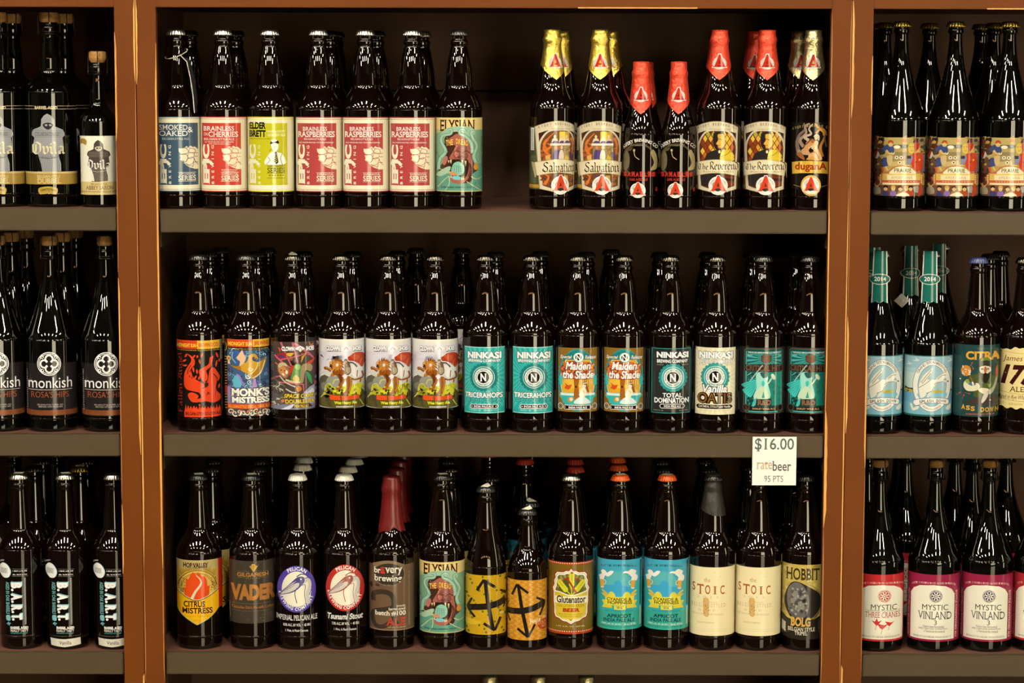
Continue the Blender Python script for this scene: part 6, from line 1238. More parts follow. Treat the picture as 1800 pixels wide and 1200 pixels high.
for u, x, ya, yb, w, m, ed in (
    ('L', INNER['L'][1], 58, 250, 2.6, 'edge', 1), ('L', INNER['L'][1], 250, 480, 1.2, 'edge2', 1), ('L', INNER['L'][1], 490, 650, 1.8, 'edge', 1), ('L', INNER['L'][1], 650, 880, 1.2, 'edge2', 1), ('L', INNER['L'][1], 888, 1010, 1.8, 'edge', 1),
    ('L', UNIT['L'][1], 0, 145, 2.4, 'edge', -1), ('L', UNIT['L'][1], 145, 540, 1.3, 'edge2', -1), ('L', UNIT['L'][1], 540, 800, 2.6, 'edge', -1), ('L', UNIT['L'][1], 1186, 1215, 2.4, 'edge', -1),
    ('C', UNIT['C'][0], 0, 150, 2.2, 'edge', 1), ('C', UNIT['C'][0], 540, 1000, 2.0, 'edge', 1), ('C', UNIT['C'][0], 1000, 1200, 1.5, 'edge2', 1),
    ('C', INNER['C'][0], 78, 640, 2.2, 'edge', -1), ('C', INNER['C'][0], 640, 1000, 2.8, 'edge', -1), ('C', INNER['C'][0], 1000, 1200, 1.6, 'edge2', -1),
    ('C', INNER['C'][1], 20, 330, 1.6, 'edge2', 1), ('C', INNER['C'][1], 330, 720, 1.8, 'edge', 1), ('C', INNER['C'][1], 720, 925, 4.0, 'edge', 1), ('C', INNER['C'][1], 925, 1200, 1.7, 'edge2', 1),
    ('C', UNIT['C'][1], 0, 330, 1.4, 'edge2', -1), ('C', UNIT['C'][1], 330, 1200, 1.7, 'edge', -1),
    ('R', UNIT['R'][0], 0, 205, 3.0, 'edge', 1), ('R', UNIT['R'][0], 205, 555, 1.1, 'edge2', 1), ('R', UNIT['R'][0], 555, 760, 2.6, 'edge', 1), ('R', UNIT['R'][0], 1168, 1215, 2.8, 'edge', 1),
    ('R', INNER['R'][0], 97, 200, 1.6, 'edge', -1), ('R', INNER['R'][0], 545, 820, 2.2, 'edge', -1), ('R', INNER['R'][0], 820, 1190, 1.1, 'edge2', -1)):
    strip(u, x, ya, yb, w * P1, m, ed)

for u, xa, xb in (('C', 1016, 1226), ('R', 1735, 1830)):
    box('worn_edge', fx(xa, 14) - units[u].location.x, fx(xb, 14) - units[u].location.x, -.0004, .0006, ZTOP - .0004, ZTOP + .0014, M['edge'], units[u], 0)

# ================================================================== bottle bodies
FIN = lambda h: [(13.7, h - 28), (14.8, h - 25), (14.8, h - 19), (13.0, h - 17), (12.6, h - 13), (12.2, h - 6)]
NECK = [(24.2, 212), (23.4, 220), (22.4, 233), (20.6, 248), (17.4, 267)]
BASE = lambda r: [(r * .84, 0), (r * .93, .7), (r * .975, 3), (r * .985, 8), (r * .985, 20), (r * .986, 22.5), (r, 25)]
KIND = {
 'bomber': BASE(40.3) + [(40.3, 32), (40.3, 160), (40.2, 171), (39.4, 178), (36.6, 187), (31.5, 197.5), (26.4, 206)] + NECK + FIN(310),
 'round': BASE(40.3) + [(40.3, 32), (40.3, 160), (39.6, 171), (37, 182), (32, 192), (26, 201), (21.6, 209), (19.2, 218), (18, 232), (16.4, 250), (14.7, 270)] + FIN(309),
 'avery': BASE(39.5) + [(39.5, 30), (39.5, 164), (39, 175), (36.8, 186), (32.3, 197), (27.8, 207), (25.2, 217), (23.4, 230), (20.4, 246), (17.2, 264), (14.8, 281), (14.2, 291), (15.6, 294), (15.6, 300), (13.5, 303), (13.3, 313)],
 'avery12': BASE(30.6) + [(30.6, 30), (30.6, 122), (30.3, 131), (29, 141), (26.4, 152), (23, 163), (20.6, 174), (19, 186), (16.6, 206), (14.2, 230), (15, 235), (15, 241), (13, 244), (12.8, 256)],
 'cork750': BASE(44.4) + [(44.4, 30), (44.4, 188), (44.5, 197), (42, 206), (36.3, 214.5), (28.5, 221), (21.5, 227.5), (17.6, 235), (16.7, 246), (16.9, 258), (15.6, 275), (14, 290), (13.3, 303), (16.4, 307), (16.8, 312), (16.4, 318), (14, 321), (13.8, 327)],
 'cork375': BASE(33) + [(33, 32), (33, 139), (32.4, 148), (29, 157), (23, 164.5), (17, 171), (13.6, 180), (12.5, 196), (11.6, 215), (11.1, 228), (13.8, 231), (14.2, 237), (13.8, 243), (12, 246), (11.8, 252)],
 'belgian': BASE(44.4) + [(44.4, 32), (44.4, 150), (43.6, 160), (41, 172), (36, 186.5), (30, 204.5), (24, 224.5), (18.5, 246), (14.6, 267), (12.4, 286), (11.4, 304), (13.8, 307), (14.2, 312), (13.8, 318), (12.5, 321), (12.3, 328)],
 'prairie': BASE(44.6) + [(44.6, 32), (44.6, 147), (43.4, 158), (40, 172), (35, 187.5), (29.3, 205.5), (23, 228), (17.6, 250), (14.4, 268), (12.1, 290), (11.3, 310), (13.3, 313), (13.3, 319), (12, 321), (11.6, 328)],
 'splash': BASE(42.4) + [(42.4, 32), (42.4, 148), (41.4, 158), (38.5, 170.5), (33.6, 186.5), (28, 203.5), (22, 224), (17, 246), (14, 264), (12.1, 284), (11.4, 301), (13.3, 304), (13.3, 310), (12, 312), (11.6, 318)],
 'mystic': BASE(46) + [(46, 32), (46, 150), (45, 160), (42, 172.5), (36, 188.5), (29.5, 206.5), (23, 226.5), (17.5, 248), (14, 268), (12.1, 290), (11.1, 311), (14.2, 315), (14.6, 321), (14.2, 327), (12.5, 330), (12.3, 337)],
 'slope': BASE(36.3) + [(36.3, 32), (36.3, 139), (36, 148), (34, 160), (30.5, 175.5), (26, 192.5), (21, 210.5), (17.6, 228.5), (15.6, 246)] + FIN(289),
 'stubby': BASE(35.4) + [(35.4, 32), (35.4, 131), (35, 140), (33, 150), (29, 160.5), (24, 169.5), (19.6, 178.5), (17.2, 189), (15.6, 202)] + FIN(248.5),
 'bart': BASE(37.3) + [(37.3, 32), (37.3, 168), (37.2, 176), (35.4, 183), (31.4, 192), (26.2, 201), (21.6, 208), (19, 214), (17.4, 232), (15.6, 256)] + FIN(311)}
ADJ = {'cork750': (200, 345, 337), 'belgian': (160, 345, 342), 'avery': (170, 315, 311), 'avery12': (130, 258, 256), 'prairie': (160, 334, 328.5), 'splash': (160, 324, 320), 'mystic': (160, 347.5, 335)}
def adj(k, h):
    if k not in ADJ or h <= ADJ[k][0]: return h
    a, b, c = ADJ[k]; return a + (h - a) * (c - a) / (b - a)
KIND = {k: [(r, adj(k, h)) for r, h in p] for k, p in KIND.items()}
KIND['waxed'] = KIND['round']
TOPH = {'bomber': 310, 'round': 309, 'waxed': 309, 'prairie': 328.5, 'splash': 320, 'slope': 289, 'stubby': 248.5, 'bart': 311}
DARK = {'prairie', 'mystic', 'belgian', 'cork750', 'cork375', 'splash'}
PROF, BODY = {}, {}
for k, p in KIND.items():
    q = crom(p, 4); PROF[k] = q
    v, f = lathe([(r * S0, h * S0) for r, h in q], 48)
    o = mk('glass', v, f, M['glass_dark' if k in DARK else 'glass']); BODY[k] = o.data; bpy.data.objects.remove(o)
def prof_r(k, h):
    q = PROF[k]
    for (r0, h0), (r1, h1) in zip(q, q[1:]):
        if h0 <= h <= h1: return r0 + (r1 - r0) * (h - h0) / max(1e-6, h1 - h0)
    return q[-1][0]
# crown cap with 21 flutes
def cap_mesh(m):
    prof = [(12.6, 0), (16.4, .2), (16.1, 2.2), (15.3, 5), (14.4, 7.6), (13.2, 9.6), (11, 10.4), (4, 10.6), (.3, 10.6)]
    amp = [.02, .075, .06, .035, .012, 0, 0, 0, 0]
    v, f = lathe([(r * S0, h * S0) for r, h in prof], 84, lambda a, j: 1 + amp[j] * math.cos(21 * a))
    o = mk('crown_cap', v, f, M[m]); me = o.data; bpy.data.objects.remove(o); return me
CAP = {m: cap_mesh(m) for m in ('silver', 'black', 'pewter', 'gold', 'white', 'orange', 'redcap', 'blue')}
def data(o): me = o.data; bpy.data.objects.remove(o); return me
def cork_mesh(r, h):
    return data(mk('cork', *lathe([(r * .8 * S0, 0), (r * .84 * S0, 3 * S0), (r * S0, 6 * S0), (r * 1.03 * S0, h * .5 * S0), (r * S0, (h - 2) * S0), (r * .9 * S0, h * S0), (.0004, h * S0)], 32), M['cork']))
def cage_mesh(r, z0, z1):
    V, Fc = [], []
    def add(vf):
        o = len(V); V.extend(vf[0]); Fc.extend([tuple(i + o for i in f) for f in vf[1]])
    ring = lambda rr, z: [(rr * S0 * math.sin(a * math.pi / 12), -rr * S0 * math.cos(a * math.pi / 12), z * S0) for a in range(25)]
    add(tube(ring(r + 2.2, z0), .0007, 5)); add(tube(ring(r + 1.6, z0 + 4), .0006, 5)); add(tube(ring(r * .62, z1 + .8), .0006, 5))
    for a in (25, 115, 205, 295):
        s_, c_ = math.sin(R(a)), -math.cos(R(a))
        add(tube([((rr) * S0 * s_, rr * S0 * c_, z * S0) for rr, z in ((r + 2.4, z0 - 2), (r + 2.2, z0 + 8), (r + 2.4, z1 - 8), (r * 1.08, z1 - 1), (r * .62, z1 + 1))], .0007, 5))
    return data(mk('wire_cage', V, Fc, M['wire']))
CORK = {'cork750': (cork_mesh(16.2, 20.5), 316, cage_mesh(16.4, 299, 337)), 'cork375': (cork_mesh(14.6, 20), 249, cage_mesh(14.2, 230, 269)),
        'belgian': (cork_mesh(14.0, 20), 322, cage_mesh(14, 303, 342)), 'mystic': (cork_mesh(14.2, 16), 321.5, cage_mesh(14.4, 304, 338))}
# foil sleeves with a pointed tip in front
def foil_mesh(kind, ztop, zside, ztip, m, half=78, slant=0):
    n, rows = 60, 14; v, f = [], []; g = random.Random(5)
    for j in range(rows + 1):
        for i in range(n):
            a = -180 + 360 * i / n
            low = zside - (zside - ztip) * max(0, 1 - abs(a) / half) - slant * math.sin(R(a))
            z = low + (ztop - low) * j / rows
            r = prof_r(kind, min(z, ztop - 2)) + 1.1 + g.uniform(-.22, .22)
            v.append((r * S0 * math.sin(R(a)), -r * S0 * math.cos(R(a)), z * S0))
    for j in range(rows):
        for i in range(n):
            i2 = (i + 1) % n; f.append((j * n + i, j * n + i2, (j + 1) * n + i2, (j + 1) * n + i))
    b = rows * n; v += [(0, 0, (ztop + .8) * S0)]
    for i in range(n): f.append((b + i, b + (i + 1) % n, len(v) - 1))
    return data(mk('neck_foil', v, f, M[m]))
FOIL = {('avery', m): foil_mesh('avery', 311, 248.5, 224.5, m) for m in ('foilgold', 'foilred', 'foilsilver')}
FOIL[('avery12', 'foilred')] = foil_mesh('avery12', 256, 189, 165.5, 'foilred', 78)
FOIL[('bomber', 'foilblack')] = foil_mesh('bomber', 311.5, 243, 240, 'foilblack', 60, 5)
def badge(kind, ax, h, r, red, rim):
    d = Print(ax, 367.5, prof_r(kind, h) + 1.2, (0, 0, 1), rfun=lambda b: prof_r(kind, h - r) + (b - h + r) / (2 * r) * (prof_r(kind, h + r) - prof_r(kind, h - r)) + 1.9)
    f_badge(d, ax, 367.5 - h, r, red, rim); return d.mesh('neck_badge', .0003)
BADGE = {('avery', 'foilgold'): badge('avery', 1054, 256, 11.5, '#c8301c', '#d8b84c'), ('avery', 'foilsilver'): badge('avery', 1054, 256, 11.5, '#b83420', '#c8b868'), ('avery', 'foilred'): badge('avery', 1054, 256, 11.5, '#c8301c', '#8c1c14'), ('avery12', 'foilred'): badge('avery12', 1054, 198, 11, '#c8301c', '#8c1c14')}
# red wax
def wax_mesh():
    n = 48; prof = [(211, 2.6), (214, 3.6), (222, 3.2), (240, 2.4), (262, 2.0), (273, 2.2), (277, 3.2), (284, 3.2), (288, 2.6), (298, 3.4), (302, 3.2)]
    v, f = [], []
    for h, e in prof:
        for i in range(n):
            a = 6.283185 * i / n; hh = h + (3.5 * math.sin(3 * a + 1) + 2 * math.sin(7 * a) if h < 216 else 0); r = prof_r('round', min(hh, 299)) + e
            v.append((r * S0 * math.sin(a), -r * S0 * math.cos(a), hh * S0))
    for r, h in ((14.5, 305.5), (10, 307), (.5, 307.2)):
        for i in range(n): a = 6.283185 * i / n; v.append((r * S0 * math.sin(a), -r * S0 * math.cos(a), h * S0))
    R_ = len(prof) + 3
    for j in range(R_ - 1):
        for i in range(n): i2 = (i + 1) % n; f.append((j * n + i, j * n + i2, (j + 1) * n + i2, (j + 1) * n + i))
    return data(mk('wax_seal', v, f, M['wax']))
WAX = wax_mesh()
# ribbon over the cap of the sloped bottles
def ribbon_mesh():
    d = Print(1631, 760.2, 14, (1480, 400, 2.857), .99, rfun=lambda b: 17.6 + (325 - b) * .045)
    ys = [118 + (362 - 118) * i / 20 for i in range(21)]
    for wd_, c in ((26, '#e8e0c4'), (22, '#1f6a58')):
        d.add([[d.pt((431 - wd_, b)), d.pt((431 + wd_, b)), d.pt((431 + wd_, a)), d.pt((431 - wd_, a))] for a, b in zip(ys, ys[1:])], c)
        q = [(431 - wd_, 362), (431 + wd_, 362), (431 + wd_, 378), (431 + wd_ * .5, 366), (431, 378), (431 - wd_ * .5, 366), (431 - wd_, 378)]
        d.P(q, c)
    d.E(431, 258, 36, 27, '#e8e0c4'); d.E(431, 258, 33, 24, '#1f6a58'); d.T('2014', 412, 246, 452, 268, '#f0ead4', .02)
    return d.mesh('neck_ribbon', .0004)
RIB = ribbon_mesh()
# folded price sticker on a cap
st_v = [(-7, -9, 0), (7, -9, 0), (8, 3, .4), (0, 10, 4.2), (-7, 4, .6)]
ST = data(mk('price_sticker', [(x * S0, y * S0, z * S0) for x, y, z in st_v] + [(x * S0, y * S0, z * S0 - .0002) for x, y, z in st_v], [(0, 1, 2, 3, 4), (9, 8, 7, 6, 5), (0, 5, 6, 1), (1, 6, 7, 2), (2, 7, 8, 3), (3, 8, 9, 4), (4, 9, 5, 0)], mat('sticker_paper', (.78, .74, .62), rough=.6), None, False))

ST2 = data(mk('price_sticker', [(x * S0, y * S0, z) for z in (.0003, 0) for x, y in ((-8, -7), (8, -8), (9, 6), (-6, 8))], [(0, 1, 2, 3), (7, 6, 5, 4), (0, 4, 5, 1), (1, 5, 6, 2), (2, 6, 7, 3), (3, 7, 4, 0)], bpy.data.materials['sticker_paper'], None, False))

# ================================================================== bottles on the shelves
VR = (1.0, .99, .98)
def bottle(design, X, Y, z, cap, rot, label, group, extras=(), plain=False):
    me, kind = D[design]
    t = thing('beer_bottle', label, 'bottle', (X, Y, z + .0007), math.atan2(X, DIST + Y) * -1 + R(rot), group)
    ob('glass', BODY[kind], t)
    if not plain: ob('label', me, t)
    if cap in CAP and kind in TOPH and kind != 'waxed':
        c = ob('crown_cap', CAP[cap], t); c.location.z = (TOPH[kind] - 10.6) * S0; c.rotation_euler.z = random.uniform(0, .3)
    if kind in CORK:
        cm, h, cg = CORK[kind]; c = ob('cork', cm, t); c.location.z = h * S0; w = ob('wire_cage', cg, t); w.rotation_euler.z = random.uniform(-.5, .5)
    if kind == 'waxed': ob('wax_seal', WAX, t)
    if (kind, cap) in FOIL:
        f = ob('neck_foil', FOIL[(kind, cap)], t)
        if (kind, cap) in BADGE: ob('neck_badge', BADGE[(kind, cap)], f)
    if 'ribbon' in extras: ob('neck_ribbon', RIB, t)
    if 'hangtag' in extras:
        r_ = 30 * S0; h_ = box('hang_tag', -.0085, .0085, -.0004, .0, -.0085, .0085, bpy.data.materials['sticker_paper'], t, 0)
        h_.location = (-.60 * r_, -.86 * r_, 222 * S0); h_.rotation_euler = (R(-28), R(38), R(-35))
    if 'foil' in extras: ob('neck_foil', FOIL[('bomber', 'foilblack')], t)
    if 'sticker' in extras: s = ob('price_sticker', ST if design in ('space', 'arrow1', 'arrow2') else ST2, t); s.location.z = (TOPH[kind] + .5) * S0; s.rotation_euler.z = random.uniform(-.5, .5)
    return t
ORD = ('first', 'second', 'third', 'fourth')
CAPW = {'silver': 'silver cap', 'black': 'black cap', 'pewter': 'dull metal cap', 'gold': 'gold cap', 'white': 'white cap', 'orange': 'orange cap', 'redcap': 'red cap', 'blue': 'blue cap', 'cork': 'caged cork', 'wax': 'red wax neck', 'foilgold': 'gold foil neck', 'foilred': 'red foil neck', 'foilsilver': 'dull gold foil neck'}
SH = {'L': 'left unit', 'C': 'middle unit', 'R': 'right unit'}; RW = ('top', 'middle', 'bottom')
STEP = .0755
# (design, axis px, bay, row, cap, turn, label, short name, [(px, step, cap, design, extras)...], extras)
ROWS = [
 # ---- left unit
 ('ovila', -.6, 'L', 0, 'cork', 0, 'tall corked monk bottle with gold band, cut off by left picture edge', 'tall corked monk bottle at the left edge', [(21, 1, 'cork', None)]),
 ('ovila', 90, 'L', 0, 'cork', 0, 'tall corked bottle with grey hooded monk and gold band, shown whole', 'whole tall corked monk bottle', [(112, 1, 'cork', None)]),
 ('saison', 174, 'L', 0, 'cork', 0, 'short corked bottle with cream label and dark hooded monk beside brown post', 'short corked monk bottle', []),
 ('monkish', -1, 'L', 1, 'cork', 0, 'corked bottle with black label and copper band, cut off by left picture edge', 'black labelled corked bottle at the left edge', [(20, 1, 'cork', None), (46, 2, 'cork', None)]),
 ('monkish', 90.6, 'L', 1, 'cork', 0, 'corked bottle with black label, white clover roundel and copper band, centred on shelf', 'central black labelled corked bottle', [(110, 1, 'cork', None), (132, 2, 'cork', None)]),
 ('monkish', 188, 'L', 1, 'cork', 4, 'corked bottle with black label and white clover roundel touching the brown post', 'black labelled corked bottle by the post', []),
 ('bart', 37, 'L', 2, 'silver', 0, 'black printed bottle with turned white lettering and no white strip at its foot', 'turned-lettering bottle at the left edge', [(60, 1, 'pewter', 'bart'), (75, 2, 'pewter', 'bart'), (25, 3, 'pewter', 'bart')], ('sticker',)),
 ('bart_vanilla', 118, 'L', 2, 'silver', 0, 'bottle with turned white lettering and white strip at foot, left of the two', 'left bottle with white foot strip', [(140, 1, 'gold', 'bart', ('sticker',)), (153, 2, 'pewter', 'bart'), (100, 3, 'pewter', 'bart')], ('sticker',)),
 ('bart_vanilla', 202, 'L', 2, 'silver', 0, 'bottle with turned white lettering and white foot strip, touching the brown post', 'white-strip bottle by the post', []),
 # ---- middle unit, top shelf
 ('smoked', 312, 'C', 0, 'silver', 0, 'bottle with slate blue label and hanging neck card, leftmost on top shelf', 'slate blue labelled bottle', [(332, 1, 'pewter', None)], ('tag',)),
 ('cherry', 394, 'C', 0, 'silver', 0, 'bottle with bright red label and cream hop flower, second from left on top shelf', 'bright red labelled bottle', [(412, 1, 'pewter', None)]),
 ('elder', 476, 'C', 0, 'silver', 0, 'bottle with yellow label showing a figure in a striped tie', 'yellow labelled bottle', []),
 ('rasp', 561, 'C', 0, 'silver', 0, 'bottle with speckled raspberry red label, leftmost of the three alike', 'left raspberry labelled bottle', [(579, 1, 'pewter', None), (590, 2, 'pewter', None)]),
 ('rasp', 643, 'C', 0, 'silver', 0, 'bottle with speckled raspberry red label, middle of the three alike', 'central raspberry labelled bottle', [(661, 1, 'pewter', None)]),
 ('rasp', 725, 'C', 0, 'silver', 0, 'bottle with speckled raspberry red label, rightmost of the three alike', 'right raspberry labelled bottle', [(741, 1, 'silver', None)]),
 ('dread', 807, 'C', 0, 'black', 0, 'bottle with teal sea monster label on the top shelf beside the gap', 'teal monster bottle on the top shelf', []),
 ('salvation', 970, 'C', 0, 'foilgold', 17, 'gold foiled bottle with turned arched label and visible barcode, beside the gap', 'gold foiled bottle by the gap', [(987, 1, 'foilgold', None)]),
 ('salvation', 1054, 'C', 0, 'foilgold', 0, 'gold foiled bottle with arched label facing front, beside the small red foiled bottles', 'gold foiled bottle facing front', [(1074, 1, 'foilgold', None)]),
 ('samael', 1126, 'C', 0, 'foilred', 0, 'small black bottle with red foil neck, left of the pair', 'left small red foiled bottle', [(1139, 1, 'foilred', None)]),
 ('samael', 1192, 'C', 0, 'foilred', 0, 'small black bottle with red foil neck, right of the pair', 'right small red foiled bottle', []),
 ('reverend', 1263, 'C', 0, 'foilred', 0, 'tall red foiled bottle with portrait on stained glass, left of the pair', 'left tall red foiled bottle', [(1262, 1, 'foilred', None)]),
 ('reverend', 1346.6, 'C', 0, 'foilred', 0, 'tall red foiled bottle with portrait on stained glass, right of the pair', 'right tall red foiled bottle', [(1331, 1, 'foilred', None)]),
 ('dugana', 1427.2, 'C', 0, 'foilsilver', 0, 'dull gold foiled bottle with black label and gold ribbon, rightmost on top shelf', 'dull gold foiled bottle', [(1406, 1, 'foilsilver', None)]),
 # ---- middle unit, middle shelf
 ('fallen', 351, 'C', 1, 'black', 0, 'bottle with black label and red falling figure among flames', 'red flame labelled bottle', [(368, 1, 'black', None), (389, 2, 'black', None)]),
 ('monks', 435, 'C', 1, 'black', 0, 'bottle with blue swirling label and golden robed figure, second on middle shelf', 'blue swirl labelled bottle', [(452, 1, 'black', None), (470, 2, 'black', None)]),
 ('space', 516, 'C', 1, 'pewter', 0, 'bottle with dark comic label, green costume and white scrap on its cap', 'dark comic labelled bottle', [(534, 1, 'pewter', None)], ('sticker',)),
 ('wee', 601, 'C', 1, 'pewter', 0, 'bottle with pale label and rearing lion, leftmost of the three alike', 'left lion labelled bottle', [(619, 1, 'pewter', None)]),
 ('wee', 683, 'C', 1, 'pewter', 0, 'bottle with pale label and rearing lion, middle of the three alike', 'central lion labelled bottle', [(698, 1, 'pewter', None), (731, 2, 'black', None)]),
 ('wee', 765, 'C', 1, 'pewter', 0, 'bottle with pale label and rearing lion, rightmost of the three alike', 'right lion labelled bottle', [(812, 2, 'black', None)]),
 ('trice', 853, 'C', 1, 'pewter', -11, 'bottle with turquoise roundel label turned slightly left, dark side panel showing', 'left turquoise labelled bottle', [(871, 1, 'black', None)]),
 ('trice', 934, 'C', 1, 'pewter', 0, 'bottle with turquoise roundel label, right of the two turquoise ones', 'right turquoise labelled bottle', [(950, 1, 'black', None)]),
 ('maiden', 1015, 'C', 1, 'pewter', 0, 'bottle with brown and yellow tree label in teal oval, left of the pair', 'left tree labelled bottle', [(1031, 1, 'black', None)]),
 ('maiden', 1096, 'C', 1, 'pewter', 0, 'bottle with brown and yellow tree label in teal oval, right of the pair', 'right tree labelled bottle', [(1077, 1, 'black', None)]),
 ('total', 1177, 'C', 1, 'pewter', 0, 'bottle with black label, teal border and teal roundel', 'black roundel labelled bottle', [(1160, 1, 'black', None)]),
 ('oatis', 1258.2, 'C', 1, 'pewter', 0, 'bottle with cream label and teal roundel', 'cream roundel labelled bottle', [(1244, 1, 'pewter', None)]),
 ('rnd', 1339.4, 'C', 1, 'black', 0, 'bottle with teal robed warrior label above the price tag, left of the pair', 'left teal warrior bottle', [(1324, 1, 'black', None)]),
 ('rnd', 1420.6, 'C', 1, 'black', -5, 'bottle with teal robed warrior label, right of the pair by the post', 'right teal warrior bottle', [(1403, 1, 'black', None)]),
 # ---- middle unit, bottom shelf
 ('citrus', 350.7, 'C', 2, 'black', 0, 'bottle with pointed orange and yellow hop flame label, leftmost on bottom shelf', 'pointed orange labelled bottle', [(372, 1, 'black', None), (376, 2, 'black', None)], ('sticker',)),
 ('vader', 443.4, 'C', 2, 'black', 0, 'bottle with plain dark brown label and large copper capitals', 'dark brown copper lettered bottle', [(453, 1, 'black', None), (456, 2, 'black', None), (477, 3, 'pewter', None)], ('sticker',)),
 ('pelican_purple', 524.6, 'C', 2, 'white', 0, 'bottle with purple ringed oval showing a pelican, white cap', 'purple oval bottle', [(530, 1, 'white', None), (533, 2, 'white', None), (554, 3, 'white', None)], ('sticker',)),
 ('pelican_red', 606, 'C', 2, 'white', 0, 'bottle with red ringed oval showing a pelican, white cap', 'red oval bottle', [(612, 1, 'white', None), (623, 2, 'white', None), (631, 3, 'white', None)]),
 ('bravery', 688.6, 'C', 2, 'wax', 0, 'bottle with thick red wax neck and brown label', 'red waxed bottle', [(697, 1, 'wax', None), (703, 2, 'wax', None), (709, 3, 'wax', None)]),
 ('dread', 777.4, 'C', 2, 'black', 0, 'bottle with teal sea monster label on the bottom shelf', 'teal monster bottle on the bottom shelf', [(791, 1, 'pewter', None), (786, 2, 'black', None), (784, 3, 'black', None)], ('sticker',)),
 ('arrow1', 854, 'C', 2, 'black', 0, 'sloped bottle with yellow patterned label and crossed black arrows', 'yellow arrows bottle', [(862, 1, 'black', None), (859, 3, 'redcap', 'cyan')], ('sticker',)),
 ('arrow2', 926.7, 'C', 2, 'black', 0, 'short bottle with orange label and crossed black arrows', 'orange arrows bottle', [(933, 1, 'black', None, ('sticker',)), (923, 2, 'redcap', 'cyan'), (934, 3, 'redcap', 'cyan')], ('sticker',)),
 ('glut', 1003, 'C', 2, 'silver', 0, 'bottle with olive label and yellow wheat crest, silver cap', 'olive wheat labelled bottle', [(1011, 1, 'redcap', 'cyan'), (1010, 2, 'redcap', 'cyan'), (1009, 3, 'redcap', 'cyan')]),
 ('cyan', 1089, 'C', 2, 'orange', 0, 'bottle with turquoise beer mug label and orange cap, left of the pair', 'left orange capped bottle', [(1088, 1, 'orange', None), (1085, 2, 'orange', None)], ('sticker',)),
 ('cyan', 1171, 'C', 2, 'orange', 0, 'bottle with turquoise beer mug label and orange cap, right of the pair', 'right orange capped bottle', [(1166, 1, 'black', None), (1163, 2, 'black', None)], ('sticker',)),
 ('stoic', 1251.8, 'C', 2, 'black', 0, 'bottle with plain cream label and black foil neck, left of the pair', 'cream labelled bottle with black neck', [(1246, 1, 'black', None), (1240, 2, 'black', None)], ('foil', 'sticker')),
 ('stoic', 1332.6, 'C', 2, 'black', 0, 'bottle with plain cream label standing under the price tag', 'cream labelled bottle under the price tag', [(1319, 1, 'black', None)]),
 ('hobbit', 1413.8, 'C', 2, 'black', 0, 'bottle with yellow label and dark grey oval, rightmost on bottom shelf', 'yellow label bottle with grey oval', [(1399, 1, 'black', None)]),
 # ---- right unit
 ('prairie', 1581, 'R', 0, 'gold', 0, 'sloped bottle with crowded cartoon label beside the post, gold cap', 'cartoon labelled bottle by the post', [(1556, 1, 'gold', None), (1545, 2, 'gold', None)]),
 ('prairie', 1675.7, 'R', 0, 'gold', 0, 'sloped bottle with crowded cartoon label, middle one on its shelf', 'central cartoon labelled bottle', [(1640, 1, 'gold', None)]),
 ('prairie', 1770, 'R', 0, 'gold', 0, 'sloped bottle with crowded cartoon label, nearest the right picture edge', 'cartoon labelled bottle at the right edge', [(1748, 1, 'gold', None), (1725, 2, 'gold', None)]),
 ('splash', 1543.7, 'R', 1, 'silver', 0, 'bottle with pale blue swan label and green neck ribbon, half behind post', 'swan bottle by the post', [(1533, 1, 'silver', None, ('ribbon',))], ('ribbon',)),
 ('splash', 1631, 'R', 1, 'silver', 0, 'bottle with pale blue swan label and green neck ribbon, shown whole', 'whole swan bottle', [(1606, 1, 'silver', None, ('ribbon', 'hangtag')), (1655, 2, 'silver', None, ('ribbon',))], ('ribbon',)),
 ('citra', 1715.6, 'R', 1, 'blue', 0, 'bottle with dark green label showing a bearded man, blue cap', 'dark green labelled bottle', [(1740, 1, 'black', None)]),
 ('ale', 1797, 'R', 1, 'pewter', 0, 'bottle with torn-edged parchment label, cut off by right picture edge', 'parchment labelled bottle', [(1774, 1, 'pewter', None)]),
 ('cranes', 1543, 'R', 2, 'cork', 0, 'corked bottle with red arched label and red cranes beside the post', 'red crane labelled bottle', [(1526, 1, 'cork', None), (1592, 2, 'cork', None)]),
 ('vinland', 1641, 'R', 2, 'cork', 0, 'corked bottle with crimson arched label, left of the pair', 'left crimson arched bottle', [(1611, 1, 'cork', None), (1680, 2, 'cork', None)]),
 ('vinland', 1734.5, 'R', 2, 'cork', 0, 'corked bottle with crimson arched label, right of the pair', 'right crimson arched bottle', [(1709, 1, 'cork', None), (1769, 2, 'cork', None)]),
 ('cranes2', 1826, 'R', 2, 'cork', 0, 'corked bottle with red label, cut off by right picture edge', 'red labelled bottle at the right edge', []),
]
YC = {0: .0552, 1: .0552, 2: .0552}
BYPX = {0: 367.5, 1: 760, 2: 1141}
spots = []
